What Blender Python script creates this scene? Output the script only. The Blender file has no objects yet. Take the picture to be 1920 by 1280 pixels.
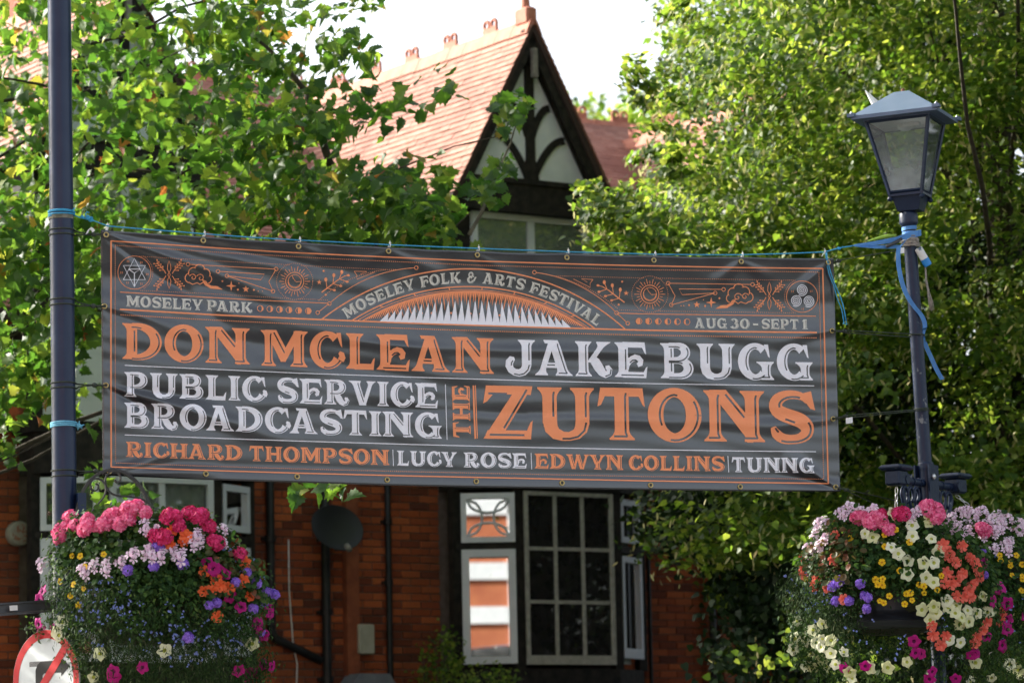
import bpy, math, random
import numpy as np
from mathutils import Vector, Matrix, Quaternion
from mathutils.geometry import delaunay_2d_cdt
random.seed(7); RNG = np.random.default_rng(7)
SC = bpy.context.scene; COL = SC.collection
rad = math.radians

# ------------------------------------------------------------------ camera, sky, sun, exposure
PITCH, ROLL, FPX = rad(7.6), rad(1.2), 6370.0
CAM = Vector((0, 0, 1.6))
FW = Vector((0, math.cos(PITCH), math.sin(PITCH)))
_R0 = Vector((1, 0, 0)); _U0 = Vector((0, -math.sin(PITCH), math.cos(PITCH)))
RT = _R0 * math.cos(ROLL) - _U0 * math.sin(ROLL)
UP = _U0 * math.cos(ROLL) + _R0 * math.sin(ROLL)
cd = bpy.data.cameras.new('camera'); cam = bpy.data.objects.new('camera', cd); COL.objects.link(cam)
cam.matrix_world = Matrix(((RT.x, UP.x, -FW.x, CAM.x), (RT.y, UP.y, -FW.y, CAM.y), (RT.z, UP.z, -FW.z, CAM.z), (0, 0, 0, 1)))
cd.sensor_width = 36; cd.lens = FPX * 36 / 1920; cd.clip_end = 2000; cd.clip_start = 0.5
cd.dof.use_dof = True; cd.dof.focus_distance = 21.4; cd.dof.aperture_fstop = 2.7
SC.camera = cam
SUN = Vector((-0.78, 0.40, 0.475)).normalized()
w = bpy.data.worlds.new('World'); SC.world = w; w.use_nodes = True
nt = w.node_tree; nt.nodes.clear()
sky = nt.nodes.new('ShaderNodeTexSky'); sky.sky_type = 'NISHITA'; sky.sun_disc = False
sky.sun_elevation = math.asin(SUN.z); sky.sun_rotation = math.atan2(SUN.x, SUN.y)
sky.air_density = 1.0; sky.dust_density = 4.0; sky.ozone_density = 1.0
bg = nt.nodes.new('ShaderNodeBackground'); bg.inputs[1].default_value = 0.15
wo = nt.nodes.new('ShaderNodeOutputWorld')
hs = nt.nodes.new('ShaderNodeHueSaturation'); hs.inputs['Saturation'].default_value = .45; nt.links.new(sky.outputs[0], hs.inputs['Color']); nt.links.new(hs.outputs[0], bg.inputs[0]); nt.links.new(bg.outputs[0], wo.inputs[0])
sd = bpy.data.lights.new('sun', 'SUN'); sd.energy = 4.8; sd.angle = rad(0.53); sd.color = (1.0, 0.94, 0.84)
so = bpy.data.objects.new('sun', sd); COL.objects.link(so)
so.rotation_euler = (-SUN).to_track_quat('-Z', 'Y').to_euler(); so.location = SUN * 60
SC.view_settings.view_transform = 'Standard'; SC.view_settings.look = 'None'
SC.view_settings.exposure = 1.4; SC.view_settings.gamma = 1.0; SC.view_settings.use_curve_mapping = False
SC.cycles.use_denoising = True
SC.cycles.max_bounces = 8; SC.cycles.transparent_max_bounces = 12; SC.cycles.caustics_reflective = False; SC.cycles.caustics_refractive = False

# ------------------------------------------------------------------ helpers
def ray(px, py):
    d = FW * FPX + RT * (px - 960) + UP * (640 - py)
    return d / d.y
def at(px, py, Y): return CAM + ray(px, py) * Y
BTH = rad(20.0)                                   # banner yaw
BN = Vector((math.sin(BTH), -math.cos(BTH), 0)); BU = Vector((math.cos(BTH), math.sin(BTH), 0))
BP0 = at(190, 430, 20.3)
def onpl(px, py, P0, n, off=0.0):
    d = ray(px, py); t = ((P0 + n * off) - CAM).dot(n) / d.dot(n)
    return CAM + d * t
def bp(px, py, off=0.0): return onpl(px, py, BP0, BN, off)

ORG = {}
def tag(o, label=None, cat=None, group=None, kind=None):
    if label: o['label'] = label
    if cat: o['category'] = cat
    if group: o['group'] = group
    if kind: o['kind'] = kind
    return o
def empty(name, loc, label, cat, group=None, rz=0.0):
    o = bpy.data.objects.new(name, None); COL.objects.link(o); o.location = loc; o.rotation_euler = (0, 0, rz)
    o.empty_display_size = 0.2
    ORG[o.name] = Vector(loc) if rz == 0 else Vector((0, 0, 0))
    return tag(o, label, cat, group)

class MB:
    def __init__(s): s.v = []; s.f = []; s.m = []
    def add(s, vs, fs, m=0):
        b = len(s.v); s.v += [tuple(v) for v in vs]; s.f += [tuple(i + b for i in f) for f in fs]; s.m += [m] * len(fs); return s
    def box(s, c, d, rot=None, m=0):
        c = Vector(c); hx, hy, hz = d[0] / 2, d[1] / 2, d[2] / 2
        vs = [Vector((x, y, z)) for x in (-hx, hx) for y in (-hy, hy) for z in (-hz, hz)]
        if rot is not None: vs = [rot @ v for v in vs]
        return s.add([v + c for v in vs], [(0, 1, 3, 2), (4, 6, 7, 5), (0, 4, 5, 1), (2, 3, 7, 6), (0, 2, 6, 4), (1, 5, 7, 3)], m)
    def cbox(s, c, d, ch=0.01, rot=None, m=0):
        """box with chamfered vertical + horizontal edges (3 stacked rings)"""
        c = Vector(c); hx, hy, hz = d[0] / 2, d[1] / 2, d[2] / 2
        def ringp(ix, iy, z):
            a = [(-ix + ch, -iy), (ix - ch, -iy), (ix, -iy + ch), (ix, iy - ch), (ix - ch, iy), (-ix + ch, iy), (-ix, iy - ch), (-ix, -iy + ch)]
            return [Vector((x, y, z)) for x, y in a]
        rs = [ringp(hx - ch, hy - ch, -hz), ringp(hx, hy, -hz + ch), ringp(hx, hy, hz - ch), ringp(hx - ch, hy - ch, hz)]
        vs = [v for r in rs for v in r]
        if rot is not None: vs = [rot @ v for v in vs]
        fs = [tuple(range(7, -1, -1)), tuple(range(24, 32))]
        for k in range(3):
            for i in range(8):
                j = (i + 1) % 8; fs.append((k * 8 + i, k * 8 + j, k * 8 + 8 + j, k * 8 + 8 + i))
        return s.add([v + c for v in vs], fs, m)
    def tube(s, pts, r, n=8, m=0, cap=True, closed=False):
        pts = [Vector(p) for p in pts]; N = len(pts); vs = []
        rr = r if isinstance(r, (list, tuple)) else [r] * N
        prev = None
        for i, p in enumerate(pts):
            if closed: t = (pts[(i + 1) % N] - pts[i - 1])
            else: t = (pts[min(i + 1, N - 1)] - pts[max(i - 1, 0)])
            t = t.normalized() if t.length > 1e-9 else Vector((0, 0, 1))
            if prev is None:
                a = Vector((0, 0, 1)) if abs(t.z) < .9 else Vector((1, 0, 0))
                u = t.cross(a).normalized()
            else:
                u = (prev - t * prev.dot(t)); u = u.normalized() if u.length > 1e-6 else t.orthogonal().normalized()
            prev = u; w_ = t.cross(u)
            for k in range(n):
                a = 2 * math.pi * k / n; vs.append(p + (u * math.cos(a) + w_ * math.sin(a)) * rr[i])
        fs = []
        for i in range(N if closed else N - 1):
            for k in range(n):
                k2 = (k + 1) % n; j = (i + 1) % N
                fs.append((i * n + k, i * n + k2, j * n + k2, j * n + k))
        if cap and not closed: fs.append(tuple(range(n - 1, -1, -1))); fs.append(tuple((N - 1) * n + k for k in range(n)))
        return s.add(vs, fs, m)
    def lathe(s, prof, c=(0, 0, 0), n=20, m=0, rot=None):
        c = Vector(c); vs = []
        for (r, z) in prof:
            for k in range(n):
                a = 2 * math.pi * k / n; v = Vector((r * math.cos(a), r * math.sin(a), z))
                if rot is not None: v = rot @ v
                vs.append(v + c)
        fs = [(i * n + k, i * n + (k + 1) % n, (i + 1) * n + (k + 1) % n, (i + 1) * n + k) for i in range(len(prof) - 1) for k in range(n)]
        return s.add(vs, fs, m)
    def strip(s, pts, wvec, th=0.002, m=0):
        """flat strap along pts with width vectors"""
        vs = []; fs = []; N = len(pts)
        for i, p in enumerate(pts):
            p = Vector(p); wv = Vector(wvec[i] if isinstance(wvec, list) else wvec)
            t = Vector(pts[min(i + 1, N - 1)]) - Vector(pts[max(i - 1, 0)])
            nn = t.cross(wv); nn = nn.normalized() * th / 2 if nn.length > 1e-9 else Vector((0, th / 2, 0))
            vs += [p - wv + nn, p + wv + nn, p + wv - nn, p - wv - nn]
        for i in range(N - 1):
            for k in range(4):
                k2 = (k + 1) % 4; fs.append((i * 4 + k, i * 4 + k2, i * 4 + 4 + k2, i * 4 + 4 + k))
        fs += [(3, 2, 1, 0), tuple((N - 1) * 4 + k for k in range(4))]
        return s.add(vs, fs, m)
    def prism(s, poly, O, ux, uy, un, th, m=0):
        """extrude a 2-D polygon (list of (a,b)) placed in the frame O, ux, uy by th along un"""
        O = Vector(O); n = len(poly)
        a = [O + ux * p[0] + uy * p[1] for p in poly]; b = [v + un * th for v in a]
        fs = [tuple(range(n)), tuple(range(2 * n - 1, n - 1, -1))] + [(i, i + n, (i + 1) % n + n, (i + 1) % n) for i in range(n)]
        return s.add(a + b, fs, m)
    def build(s, name, mats, parent=None, local=False, smooth=False, kind=None, label=None):
        me = bpy.data.meshes.new(name)
        v = s.v
        if parent is not None and not local:
            o_ = ORG.get(parent.name, Vector((0, 0, 0))); v = [(a - o_.x, b - o_.y, c - o_.z) for a, b, c in v]
        me.from_pydata(v, [], s.f)
        for mm in (mats if isinstance(mats, (list, tuple)) else [mats]): me.materials.append(mm)
        if any(s.m): me.polygons.foreach_set('material_index', s.m)
        if smooth:
            me.polygons.foreach_set('use_smooth', [True] * len(me.polygons))
        me.validate(); me.update()
        o = bpy.data.objects.new(name, me); COL.objects.link(o)
        if parent is not None:
            o.parent = parent; ORG[o.name] = ORG.get(parent.name, Vector((0, 0, 0)))
        if smooth == 'auto':
            m_ = me
            try: m_.set_sharp_from_angle(angle=rad(40))
            except Exception: pass
        if kind: o['kind'] = kind
        if label: o['label'] = label
        return o

# ------------------------------------------------------------------ materials
def new_mat(name):
    m = bpy.data.materials.new(name); m.use_nodes = True; nt = m.node_tree
    return m, nt, nt.nodes, nt.links, nt.nodes['Principled BSDF']
def rnd_value(nd, lk):
    oi = nd.new('ShaderNodeObjectInfo'); ge = nd.new('ShaderNodeNewGeometry')
    ad = nd.new('ShaderNodeMath'); ad.operation = 'ADD'; lk.new(oi.outputs['Random'], ad.inputs[0]); lk.new(ge.outputs['Random Per Island'], ad.inputs[1])
    fr = nd.new('ShaderNodeMath'); fr.operation = 'FRACT'; lk.new(ad.outputs[0], fr.inputs[0]); return fr.outputs[0]
def ramp(nd, lk, fac, stops):
    r = nd.new('ShaderNodeValToRGB'); el = r.color_ramp.elements
    while len(el) < len(stops): el.new(0.5)
    for e, (p, c) in zip(el, stops): e.position = p; e.color = (*c, 1)
    lk.new(fac, r.inputs[0]); return r.outputs[0]
def mat(name, col, rough=0.6, col2=None, scale=8.0, metal=0.0, bump=0.0, bscale=None, spec=0.5, detail=6.0, lo=.35, hi=.65, coat=0.0):
    m, nt, nd, lk, b = new_mat(name)
    b.inputs['Roughness'].default_value = rough; b.inputs['Metallic'].default_value = metal; b.inputs['Specular IOR Level'].default_value = spec
    b.inputs['Coat Weight'].default_value = coat
    tc = nd.new('ShaderNodeTexCoord')
    if col2 is not None:
        nz = nd.new('ShaderNodeTexNoise'); nz.inputs['Scale'].default_value = scale; nz.inputs['Detail'].default_value = detail
        lk.new(tc.outputs['Object'], nz.inputs['Vector'])
        lk.new(ramp(nd, lk, nz.outputs['Fac'], [(lo, col), (hi, col2)]), b.inputs['Base Color'])
    else: b.inputs['Base Color'].default_value = (*col, 1)
    if bump:
        n2 = nd.new('ShaderNodeTexNoise'); n2.inputs['Scale'].default_value = bscale or scale * 4; n2.inputs['Detail'].default_value = 5
        lk.new(tc.outputs['Object'], n2.inputs['Vector'])
        bm = nd.new('ShaderNodeBump'); bm.inputs['Strength'].default_value = bump; bm.inputs['Distance'].default_value = 0.01
        lk.new(n2.outputs['Fac'], bm.inputs['Height']); lk.new(bm.outputs[0], b.inputs['Normal'])
    return m
def rmat(name, stops, rough=0.8, bump=0.3, bscale=60, spec=0.3, dirt=None):
    """colour picked per piece (object / mesh island)"""
    m, nt, nd, lk, b = new_mat(name)
    b.inputs['Roughness'].default_value = rough; b.inputs['Specular IOR Level'].default_value = spec
    c = ramp(nd, lk, rnd_value(nd, lk), stops)
    tc = nd.new('ShaderNodeTexCoord'); n2 = nd.new('ShaderNodeTexNoise'); n2.inputs['Scale'].default_value = bscale; n2.inputs['Detail'].default_value = 4
    ge = nd.new('ShaderNodeNewGeometry')
    lk.new(ge.outputs['Position'], n2.inputs['Vector'])
    mx = nd.new('ShaderNodeMix'); mx.data_type = 'RGBA'; mx.blend_type = 'MULTIPLY'; mx.inputs['Factor'].default_value = 0.5
    lk.new(c, mx.inputs[6]); lk.new(ramp(nd, lk, n2.outputs['Fac'], [(.3, (.55, .55, .55)), (.7, (1.2, 1.2, 1.2))]), mx.inputs[7])
    outc = mx.outputs[2]
    if dirt:
        n3 = nd.new('ShaderNodeTexNoise'); n3.inputs['Scale'].default_value = 1.1; n3.inputs['Detail'].default_value = 5; lk.new(ge.outputs['Position'], n3.inputs['Vector'])
        m3 = nd.new('ShaderNodeMix'); m3.data_type = 'RGBA'
        lk.new(ramp(nd, lk, n3.outputs['Fac'], [(.45, (0, 0, 0)), (.7, (.7, .7, .7))]), m3.inputs['Factor']); lk.new(outc, m3.inputs[6]); m3.inputs[7].default_value = (*dirt, 1); outc = m3.outputs[2]
    lk.new(outc, b.inputs['Base Color'])
    bm = nd.new('ShaderNodeBump'); bm.inputs['Strength'].default_value = bump; bm.inputs['Distance'].default_value = 0.004
    lk.new(n2.outputs['Fac'], bm.inputs['Height']); lk.new(bm.outputs[0], b.inputs['Normal'])
    return m
def leafmat(name, stops, trans, tfac=0.45, rough=0.4, gloss=0.5):
    m, nt, nd, lk, b = new_mat(name)
    b.inputs['Roughness'].default_value = rough; b.inputs['Specular IOR Level'].default_value = gloss
    r = rnd_value(nd, lk); c = ramp(nd, lk, r, stops); lk.new(c, b.inputs['Base Color'])
    tr = nd.new('ShaderNodeBsdfTranslucent'); lk.new(ramp(nd, lk, r, trans), tr.inputs[0])
    mx = nd.new('ShaderNodeMixShader'); mx.inputs[0].default_value = tfac
    lk.new(b.outputs[0], mx.inputs[1]); lk.new(tr.outputs[0], mx.inputs[2]); lk.new(mx.outputs[0], nd['Material Output'].inputs[0]); return m
def glassmat(name, tint, refl=0.1, trans=0.0, rough=0.02, dirt=0.0, dirt_sheen_col=(.5, .5, .48)):  # dirt also sets the strength of reflections painted into the panes
    m, nt, nd, lk, b = new_mat(name); nd.remove(b)
    gl = nd.new('ShaderNodeBsdfGlossy'); gl.inputs['Roughness'].default_value = rough; gl.inputs['Color'].default_value = (.95, .97, 1, 1)
    df = nd.new('ShaderNodeBsdfDiffuse'); df.inputs[0].default_value = (*tint, 1)
    tp = nd.new('ShaderNodeBsdfTransparent'); tp.inputs[0].default_value = (.93, .97, .96, 1)
    m1 = nd.new('ShaderNodeMixShader'); m1.inputs[0].default_value = trans; lk.new(df.outputs[0], m1.inputs[1]); lk.new(tp.outputs[0], m1.inputs[2])
    cur = m1.outputs[0]
    if dirt:  # pale noise layer: holds both pane dirt and painted reflections
        tc = nd.new('ShaderNodeTexCoord'); nz = nd.new('ShaderNodeTexNoise'); nz.inputs['Scale'].default_value = 9; nz.inputs['Detail'].default_value = 8; lk.new(tc.outputs['Object'], nz.inputs['Vector'])
        rp = ramp(nd, lk, nz.outputs['Fac'], [(.3, (dirt * .5,) * 3), (.75, (min(1, dirt * 1.6),) * 3)])
        d2 = nd.new('ShaderNodeBsdfDiffuse'); d2.inputs[0].default_value = (*dirt_sheen_col, 1)
        t2 = nd.new('ShaderNodeBsdfTranslucent'); t2.inputs[0].default_value = (*dirt_sheen_col, 1)
        a2 = nd.new('ShaderNodeMixShader'); lk.new(d2.outputs[0], a2.inputs[1]); lk.new(t2.outputs[0], a2.inputs[2])
        m2 = nd.new('ShaderNodeMixShader'); lk.new(rp, m2.inputs[0]); lk.new(cur, m2.inputs[1]); lk.new(a2.outputs[0], m2.inputs[2]); cur = m2.outputs[0]
    fr = nd.new('ShaderNodeFresnel'); fr.inputs[0].default_value = 1.5
    mp = nd.new('ShaderNodeMath'); mp.operation = 'ADD'; mp.use_clamp = True; mp.inputs[1].default_value = refl; lk.new(fr.outputs[0], mp.inputs[0])
    m3 = nd.new('ShaderNodeMixShader'); lk.new(mp.outputs[0], m3.inputs[0]); lk.new(cur, m3.inputs[1]); lk.new(gl.outputs[0], m3.inputs[2])
    lk.new(m3.outputs[0], nd['Material Output'].inputs[0]); return m

M_navy = mat('navy paint', (.009, .020, .056), .28, (.015, .028, .066), 5, bump=.10, bscale=30, spec=.3)
M_navy2 = mat('worn navy paint', (.010, .019, .046), .36, (.16, .17, .18), 16, bump=.2, bscale=40, lo=.66, hi=.71, spec=.3)
M_iron = mat('wrought iron', (.02, .019, .018), .5, (.04, .036, .03), 20, bump=.2)
M_dark = mat('dark grey paint', (.03, .032, .036), .4, (.06, .06, .065), 10)
M_bungee = mat('bungee cord', (.02, .03, .018), .7, (.035, .045, .03), 60)
M_blackpl = mat('black plastic', (.012, .012, .012), .4)
M_bluerope = mat('blue rope', (.03, .30, .55), .6, (.06, .42, .68), 90, bump=.6, bscale=200)
M_cyanrope = mat('faded blue rope', (.12, .42, .6), .7, (.2, .55, .72), 90, bump=.6, bscale=200)
M_strap = mat('blue webbing', (.06, .20, .48), .65, (.09, .27, .58), 20, bump=.3, bscale=200)
M_greyrope = mat('grey twine', (.28, .25, .21), .9, (.42, .38, .33), 60, bump=.8, bscale=150)
M_white = mat('white plastic', (.72, .72, .70), .4, (.8, .8, .78), 20)
M_brass = mat('brass', (.42, .31, .12), .32, (.6, .46, .2), 40, metal=.85)
M_green = mat('green cord', (.25, .42, .05), .7)
M_steel = mat('galvanised steel', (.5, .5, .5), .35, (.65, .65, .65), 50, metal=.9)
M_rust = mat('rusted steel', (.12, .05, .025), .8, (.25, .12, .06), 60)
M_orange = mat('orange print', (.93, .33, .15), .5, spec=.2)
M_paper = mat('pale print', (.86, .86, .90), .5, spec=.2)
M_cream = mat('cream print', (.62, .60, .52), .42, spec=.4)
M_vinyl = mat('charcoal vinyl', (.020, .021, .025), .24, spec=.8, coat=.45)
M_vinyl.node_tree.nodes['Principled BSDF'].inputs['Coat Roughness'].default_value = .22
M_mortar = mat('mortar', (.11, .085, .07), .95, (.17, .13, .11), 15, bump=.3)
M_brick = rmat('red brick', [(0, (.15, .036, .016)), (.25, (.36, .080, .024)), (.6, (.45, .115, .036)), (.85, (.27, .060, .022)), (1, (.11, .032, .018))], .9, .5, 55, dirt=(.09, .035, .022))
M_tile = rmat('clay roof tile', [(0, (.33, .16, .12)), (.4, (.40, .20, .145)), (.75, (.46, .25, .19)), (1, (.36, .17, .12))], .85, .4, 40, dirt=(.24, .11, .085))
M_ridge = mat('ridge clay', (.36, .12, .07), .8, (.46, .18, .11), 9, bump=.2)
M_black = mat('black stained timber', (.010, .009, .008), .75, (.03, .025, .02), 14, bump=.5, bscale=45, spec=.25)
M_plaster = mat('white render', (.62, .66, .67), .9, (.72, .75, .75), 5, bump=.2, bscale=60)
M_upvc = mat('white window frame', (.62, .65, .70), .35, (.68, .71, .75), 8)
M_sash = mat('old cream sash paint', (.36, .35, .30), .6, (.5, .49, .43), 22, bump=.2)
M_pipe = mat('black drainpipe', (.009, .009, .010), .45, (.02, .019, .02), 8, spec=.3)
M_gold = None
M_bark = mat('mottled plane bark', (.10, .085, .06), .9, (.24, .22, .17), 6, bump=.8, bscale=20)
M_bark2 = mat('dark bark', (.035, .028, .02), .95, (.07, .055, .04), 12, bump=.8, bscale=30)
M_glassdark = glassmat('dark window glass', (.012, .012, .014), .015, 0, .03, .10, (.30, .27, .25))  # its pale noise imitates dim reflections in the panes
M_glassmir = glassmat('reflective double glazing', (.02, .02, .02), .42, 0, .004)
M_curtain = mat('net curtain', (.46, .50, .46), .9, (.62, .66, .60), 14, bump=.2)
M_glassclear = glassmat('clear window glass', (.3, .3, .3), .05, .85)
M_lampglass = glassmat('lantern glass with dust and sheen', (.4, .42, .42), .015, .97, .03, .10, (.72, .78, .82))
def _pane_sheen():  # dust on the panes made paler downwards to imitate a white reflection
    nt = M_lampglass.node_tree; nd, lk = nt.nodes, nt.links
    rp = [n for n in nd if n.type == 'VALTORGB'][0]; tc = [n for n in nd if n.type == 'TEX_COORD'][0]; dst = [l.to_socket for l in rp.outputs[0].links][0]
    sp = nd.new('ShaderNodeSeparateXYZ'); lk.new(tc.outputs['Object'], sp.inputs[0])
    mr = nd.new('ShaderNodeMapRange'); mr.inputs[1].default_value = SHEEN_Z[0]; mr.inputs[2].default_value = SHEEN_Z[1]; mr.inputs[3].default_value = 5.2; mr.inputs[4].default_value = .8; lk.new(sp.outputs[2], mr.inputs[0])
    mu = nd.new('ShaderNodeMath'); mu.operation = 'MULTIPLY'; mu.use_clamp = True; lk.new(rp.outputs[0], mu.inputs[0]); lk.new(mr.outputs[0], mu.inputs[1]); lk.new(mu.outputs[0], dst)

# ------------------------------------------------------------------ ground, road, pavements
def sheet(name, x0, x1, y0, y1, z, m, n=1):
    mb = MB()
    for i in range(n):
        for j in range(n):
            a, b = x0 + (x1 - x0) * i / n, x0 + (x1 - x0) * (i + 1) / n; c, d = y0 + (y1 - y0) * j / n, y0 + (y1 - y0) * (j + 1) / n
            mb.add([(a, c, z), (b, c, z), (b, d, z), (a, d, z)], [(0, 1, 2, 3)])
    return tag(mb.build(name, m), kind='structure')
M_earth = mat('dry grass and earth', (.040, .050, .036), .95, (.06, .065, .055), 1.5, bump=.4)
M_asph = mat('asphalt', (.045, .045, .047), .85, (.065, .063, .06), 30, bump=.4, bscale=200)
M_flag = mat('paving concrete', (.22, .21, .19), .85, (.30, .29, .27), 4, bump=.2)
M_line = mat('road paint', (.75, .75, .72), .6)
sheet('ground', -600, 600, -600, 600, 0.0, M_earth)
sheet('road', -80, 80, -8, 16.5, 0.004, M_asph)
mb = MB(); mb.box((0, 18.6 + .1, .06), (160, 4.0, .12)); tag(mb.build('pavement', M_flag), kind='structure')
mb = MB(); mb.box((0, -9.6, .06), (160, 3.0, .12)); tag(mb.build('pavement', M_flag), kind='structure')
mb = MB(); mb.box((0, 16.62, .065), (160, .15, .13)); tag(mb.build('kerb', M_flag), kind='structure')
mb = MB()
for k in range(-16, 17): mb.box((k * 5, 4.2, .009), (2.4, .12, .002))
tag(mb.build('road_markings', M_line), kind='structure')

# ------------------------------------------------------------------ terrace of gabled brick houses
HTH = rad(34.0); HO = at(860, 1000, 34.0); HO.z = 0
TAN = math.tan(rad(61.4)); GC = .54; ZA = 9.36
def brick_mesh():
    return MB().cbox((0, 0, 0), (.215, .05, .065), .004)
def brick_field(parent, spans, npart, zr, seed=1):
    """spans: list (u0, u1, z0, z1, y). courses of stretcher/header bricks proud of the mortar"""
    rnd = random.Random(seed); items = []
    for (u0, u1, z0, z1, y) in spans:
        k0 = int(math.ceil(z0 / .075))
        k = k0
        while k * .075 + .0375 < z1:
            z = k * .075 + .0375; x = u0 + (0 if k % 2 else -.1125)
            while x < u1:
                a, b = max(x, u0), min(x + .215, u1)
                if b - a > .04: items.append(((a + b) / 2, z, (b - a), y))
                x += .225
            k += 1
    vis = [it for it in items if zr(it[0], it[1])]
    rnd.shuffle(vis); own = set(id(i) for i in vis[:npart])
    base = MB().cbox((0, 0, 0), (1, 1, 1), .02)
    me = None; rest = MB()
    for it in items:
        u, z, L, y = it; dy = rnd.uniform(0, .005)
        if id(it) in own:
            if me is None:
                o0 = MB().cbox((0, 0, 0), (.215, .05, .065), .004).build('brick', M_brick, parent, local=True); me = o0.data; o = o0
            else:
                o = bpy.data.objects.new('brick', me); COL.objects.link(o); o.parent = parent
            o.location = (u, y + .014 - dy, z); o.scale = (L / .215, 1, 1)
        else:
            c = (u, y + .014 - dy, z); hx = L / 2; hz = .0325; yf = c[1] - .025
            rest.add([(u - hx, yf, z - hz), (u + hx, yf, z - hz), (u + hx, yf, z + hz), (u - hx, yf, z + hz), (u - hx, y + .003, z - hz), (u + hx, y + .003, z - hz), (u + hx, y + .003, z + hz), (u - hx, y + .003, z + hz)],
                     [(0, 1, 2, 3), (0, 4, 5, 1), (1, 5, 6, 2), (2, 6, 7, 3), (3, 7, 4, 0)])
    if rest.v: rest.build('brickwork', M_brick, parent, local=True, kind='stuff')

def window(parent, P, ux, W, z0, z1, fr=.05, cols=1, rows=1, fm=None, gm=None, bar=.025, name='window', label=None, depth=.05, un=None, bot=0, tilt=0):
    """P: lower-left point on the facade plane (local), ux: unit vector along; builds frame + panes (sub-parts)"""
    P = Vector(P); ux = Vector(ux); uz = Vector((0, 0, 1)); un = Vector(un) if un else ux.cross(uz)   # outward = towards -y for ux=+x
    H = z1 - z0; mb = MB(); O = Vector((P.x, P.y, z0))
    bt = bot or fr
    def bar_(a0, a1, b0, b1, d=depth): mb.prism([(a0, b0), (a1, b0), (a1, b1), (a0, b1)], O, ux, uz, un, d)
    bar_(0, W, 0, bt); bar_(0, W, H - fr, H); bar_(0, fr, bt, H - fr); bar_(W - fr, W, bt, H - fr)
    cw = (W - 2 * fr) / cols; chh = (H - fr - bt) / rows
    for i in range(1, cols): bar_(fr + cw * i - bar / 2, fr + cw * i + bar / 2, bt, H - fr, depth * .8)
    for j in range(1, rows): bar_(fr, W - fr, bt + chh * j - bar / 2, bt + chh * j + bar / 2, depth * .74)
    o = mb.build(name, fm, parent, local=True, label=label)
    for i in range(cols):
        for j in range(rows):
            p = MB(); a0 = fr + cw * i + .001; a1 = a0 + cw - .002; b0 = bt + chh * j + .001; b1 = b0 + chh - .002
            a0 += 0 if i == 0 else bar / 2 ; a1 -= 0 if i == cols - 1 else bar / 2; b0 += 0 if j == 0 else bar / 2; b1 -= 0 if j == rows - 1 else bar / 2
            p.prism([(a0, b0), (a1, b0), (a1, b1), (a0, b1)], O + un * .012, ux, uz, un, .006)
            if tilt: 
                cz = z0 + H / 2; R_ = Matrix.Rotation(tilt, 3, ux); cc_ = O + uz * H / 2 + ux * W / 2 + un * .02; p.v = [tuple(cc_ + R_ @ (Vector(q_) - cc_)) for q_ in p.v]
            p.build('pane', gm, o, local=True)
    return o

def roof_slope(parent, O, ux, ud, un, L, S, gauge, tw, npart, seed=3, keep=None, clip=None):
    """tiles laid in courses: O top corner, ux along the ridge, ud down the slope, un outward"""
    rnd = random.Random(seed); ux, ud, un, O = Vector(ux), Vector(ud), Vector(un), Vector(O)
    rows = int(S / gauge); cols = int(L / tw) + 1; items = []
    for j in range(rows):
        off = 0 if j % 2 else -tw / 2
        for i in range(cols + 2):
            x = i * tw if j % 2 == 0 else i * tw - tw / 2; hw_ = 1.0
            if j % 2 and i == 0: x, hw_ = -tw / 4, .5
            if x > L - tw * .5: continue
            if clip and not clip(x, j * gauge): continue
            items.append((x, j * gauge, hw_))
    vis = [it for it in items if keep is None or keep(it[0], it[1])]
    rnd.shuffle(vis); own = set(vis[:npart]) if npart else set()
    def tile(mb, x, d, hw_, R):
        g = gauge * 1.25; lift = .016 + R.uniform(-.002, .004); wv = tw * .485 * hw_; sk = R.uniform(-.002, .002)
        a = [O + ux * (x + s * wv) + ud * (d + e + (sk * s if e > 0 else 0)) + un * h for s, e, h in ((-1, 0, .004), (1, 0, .004), (1, g, lift), (-1, g, lift), (-1, g, lift - .014), (1, g, lift - .014))]
        mb.add(a, [(0, 3, 2, 1) if True else (0, 1, 2, 3), (3, 4, 5, 2), (0, 4, 3), (1, 2, 5)])
    rest = MB(); me = None
    Rm = Matrix((ux, ud, un)).transposed()
    for it in items:
        if it in own:
            if me is None:
                tb = MB(); g = gauge * 1.25; wv = tw * .485
                tb.add([(-wv, 0, .004), (wv, 0, .004), (wv, g, .018), (-wv, g, .018), (-wv, g, .004), (wv, g, .004)], [(0, 3, 2, 1), (3, 4, 5, 2), (0, 4, 3), (1, 2, 5)])
                o = tb.build('tile', M_tile, parent, local=True); me = o.data
            else:
                o = bpy.data.objects.new('tile', me); COL.objects.link(o); o.parent = parent
            o.matrix_local = Matrix.Translation(O + ux * it[0] + ud * it[1] + un * rnd.uniform(0, .004)) @ Rm.to_4x4() @ Matrix.Rotation(rnd.uniform(-.015, .015), 4, 'Z') @ Matrix.Diagonal((it[2], 1, 1, 1))
        else: tile(rest, it[0], it[1], it[2], rnd)
    if rest.v: rest.build('tiling', M_tile, parent, local=True, kind='stuff')

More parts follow.
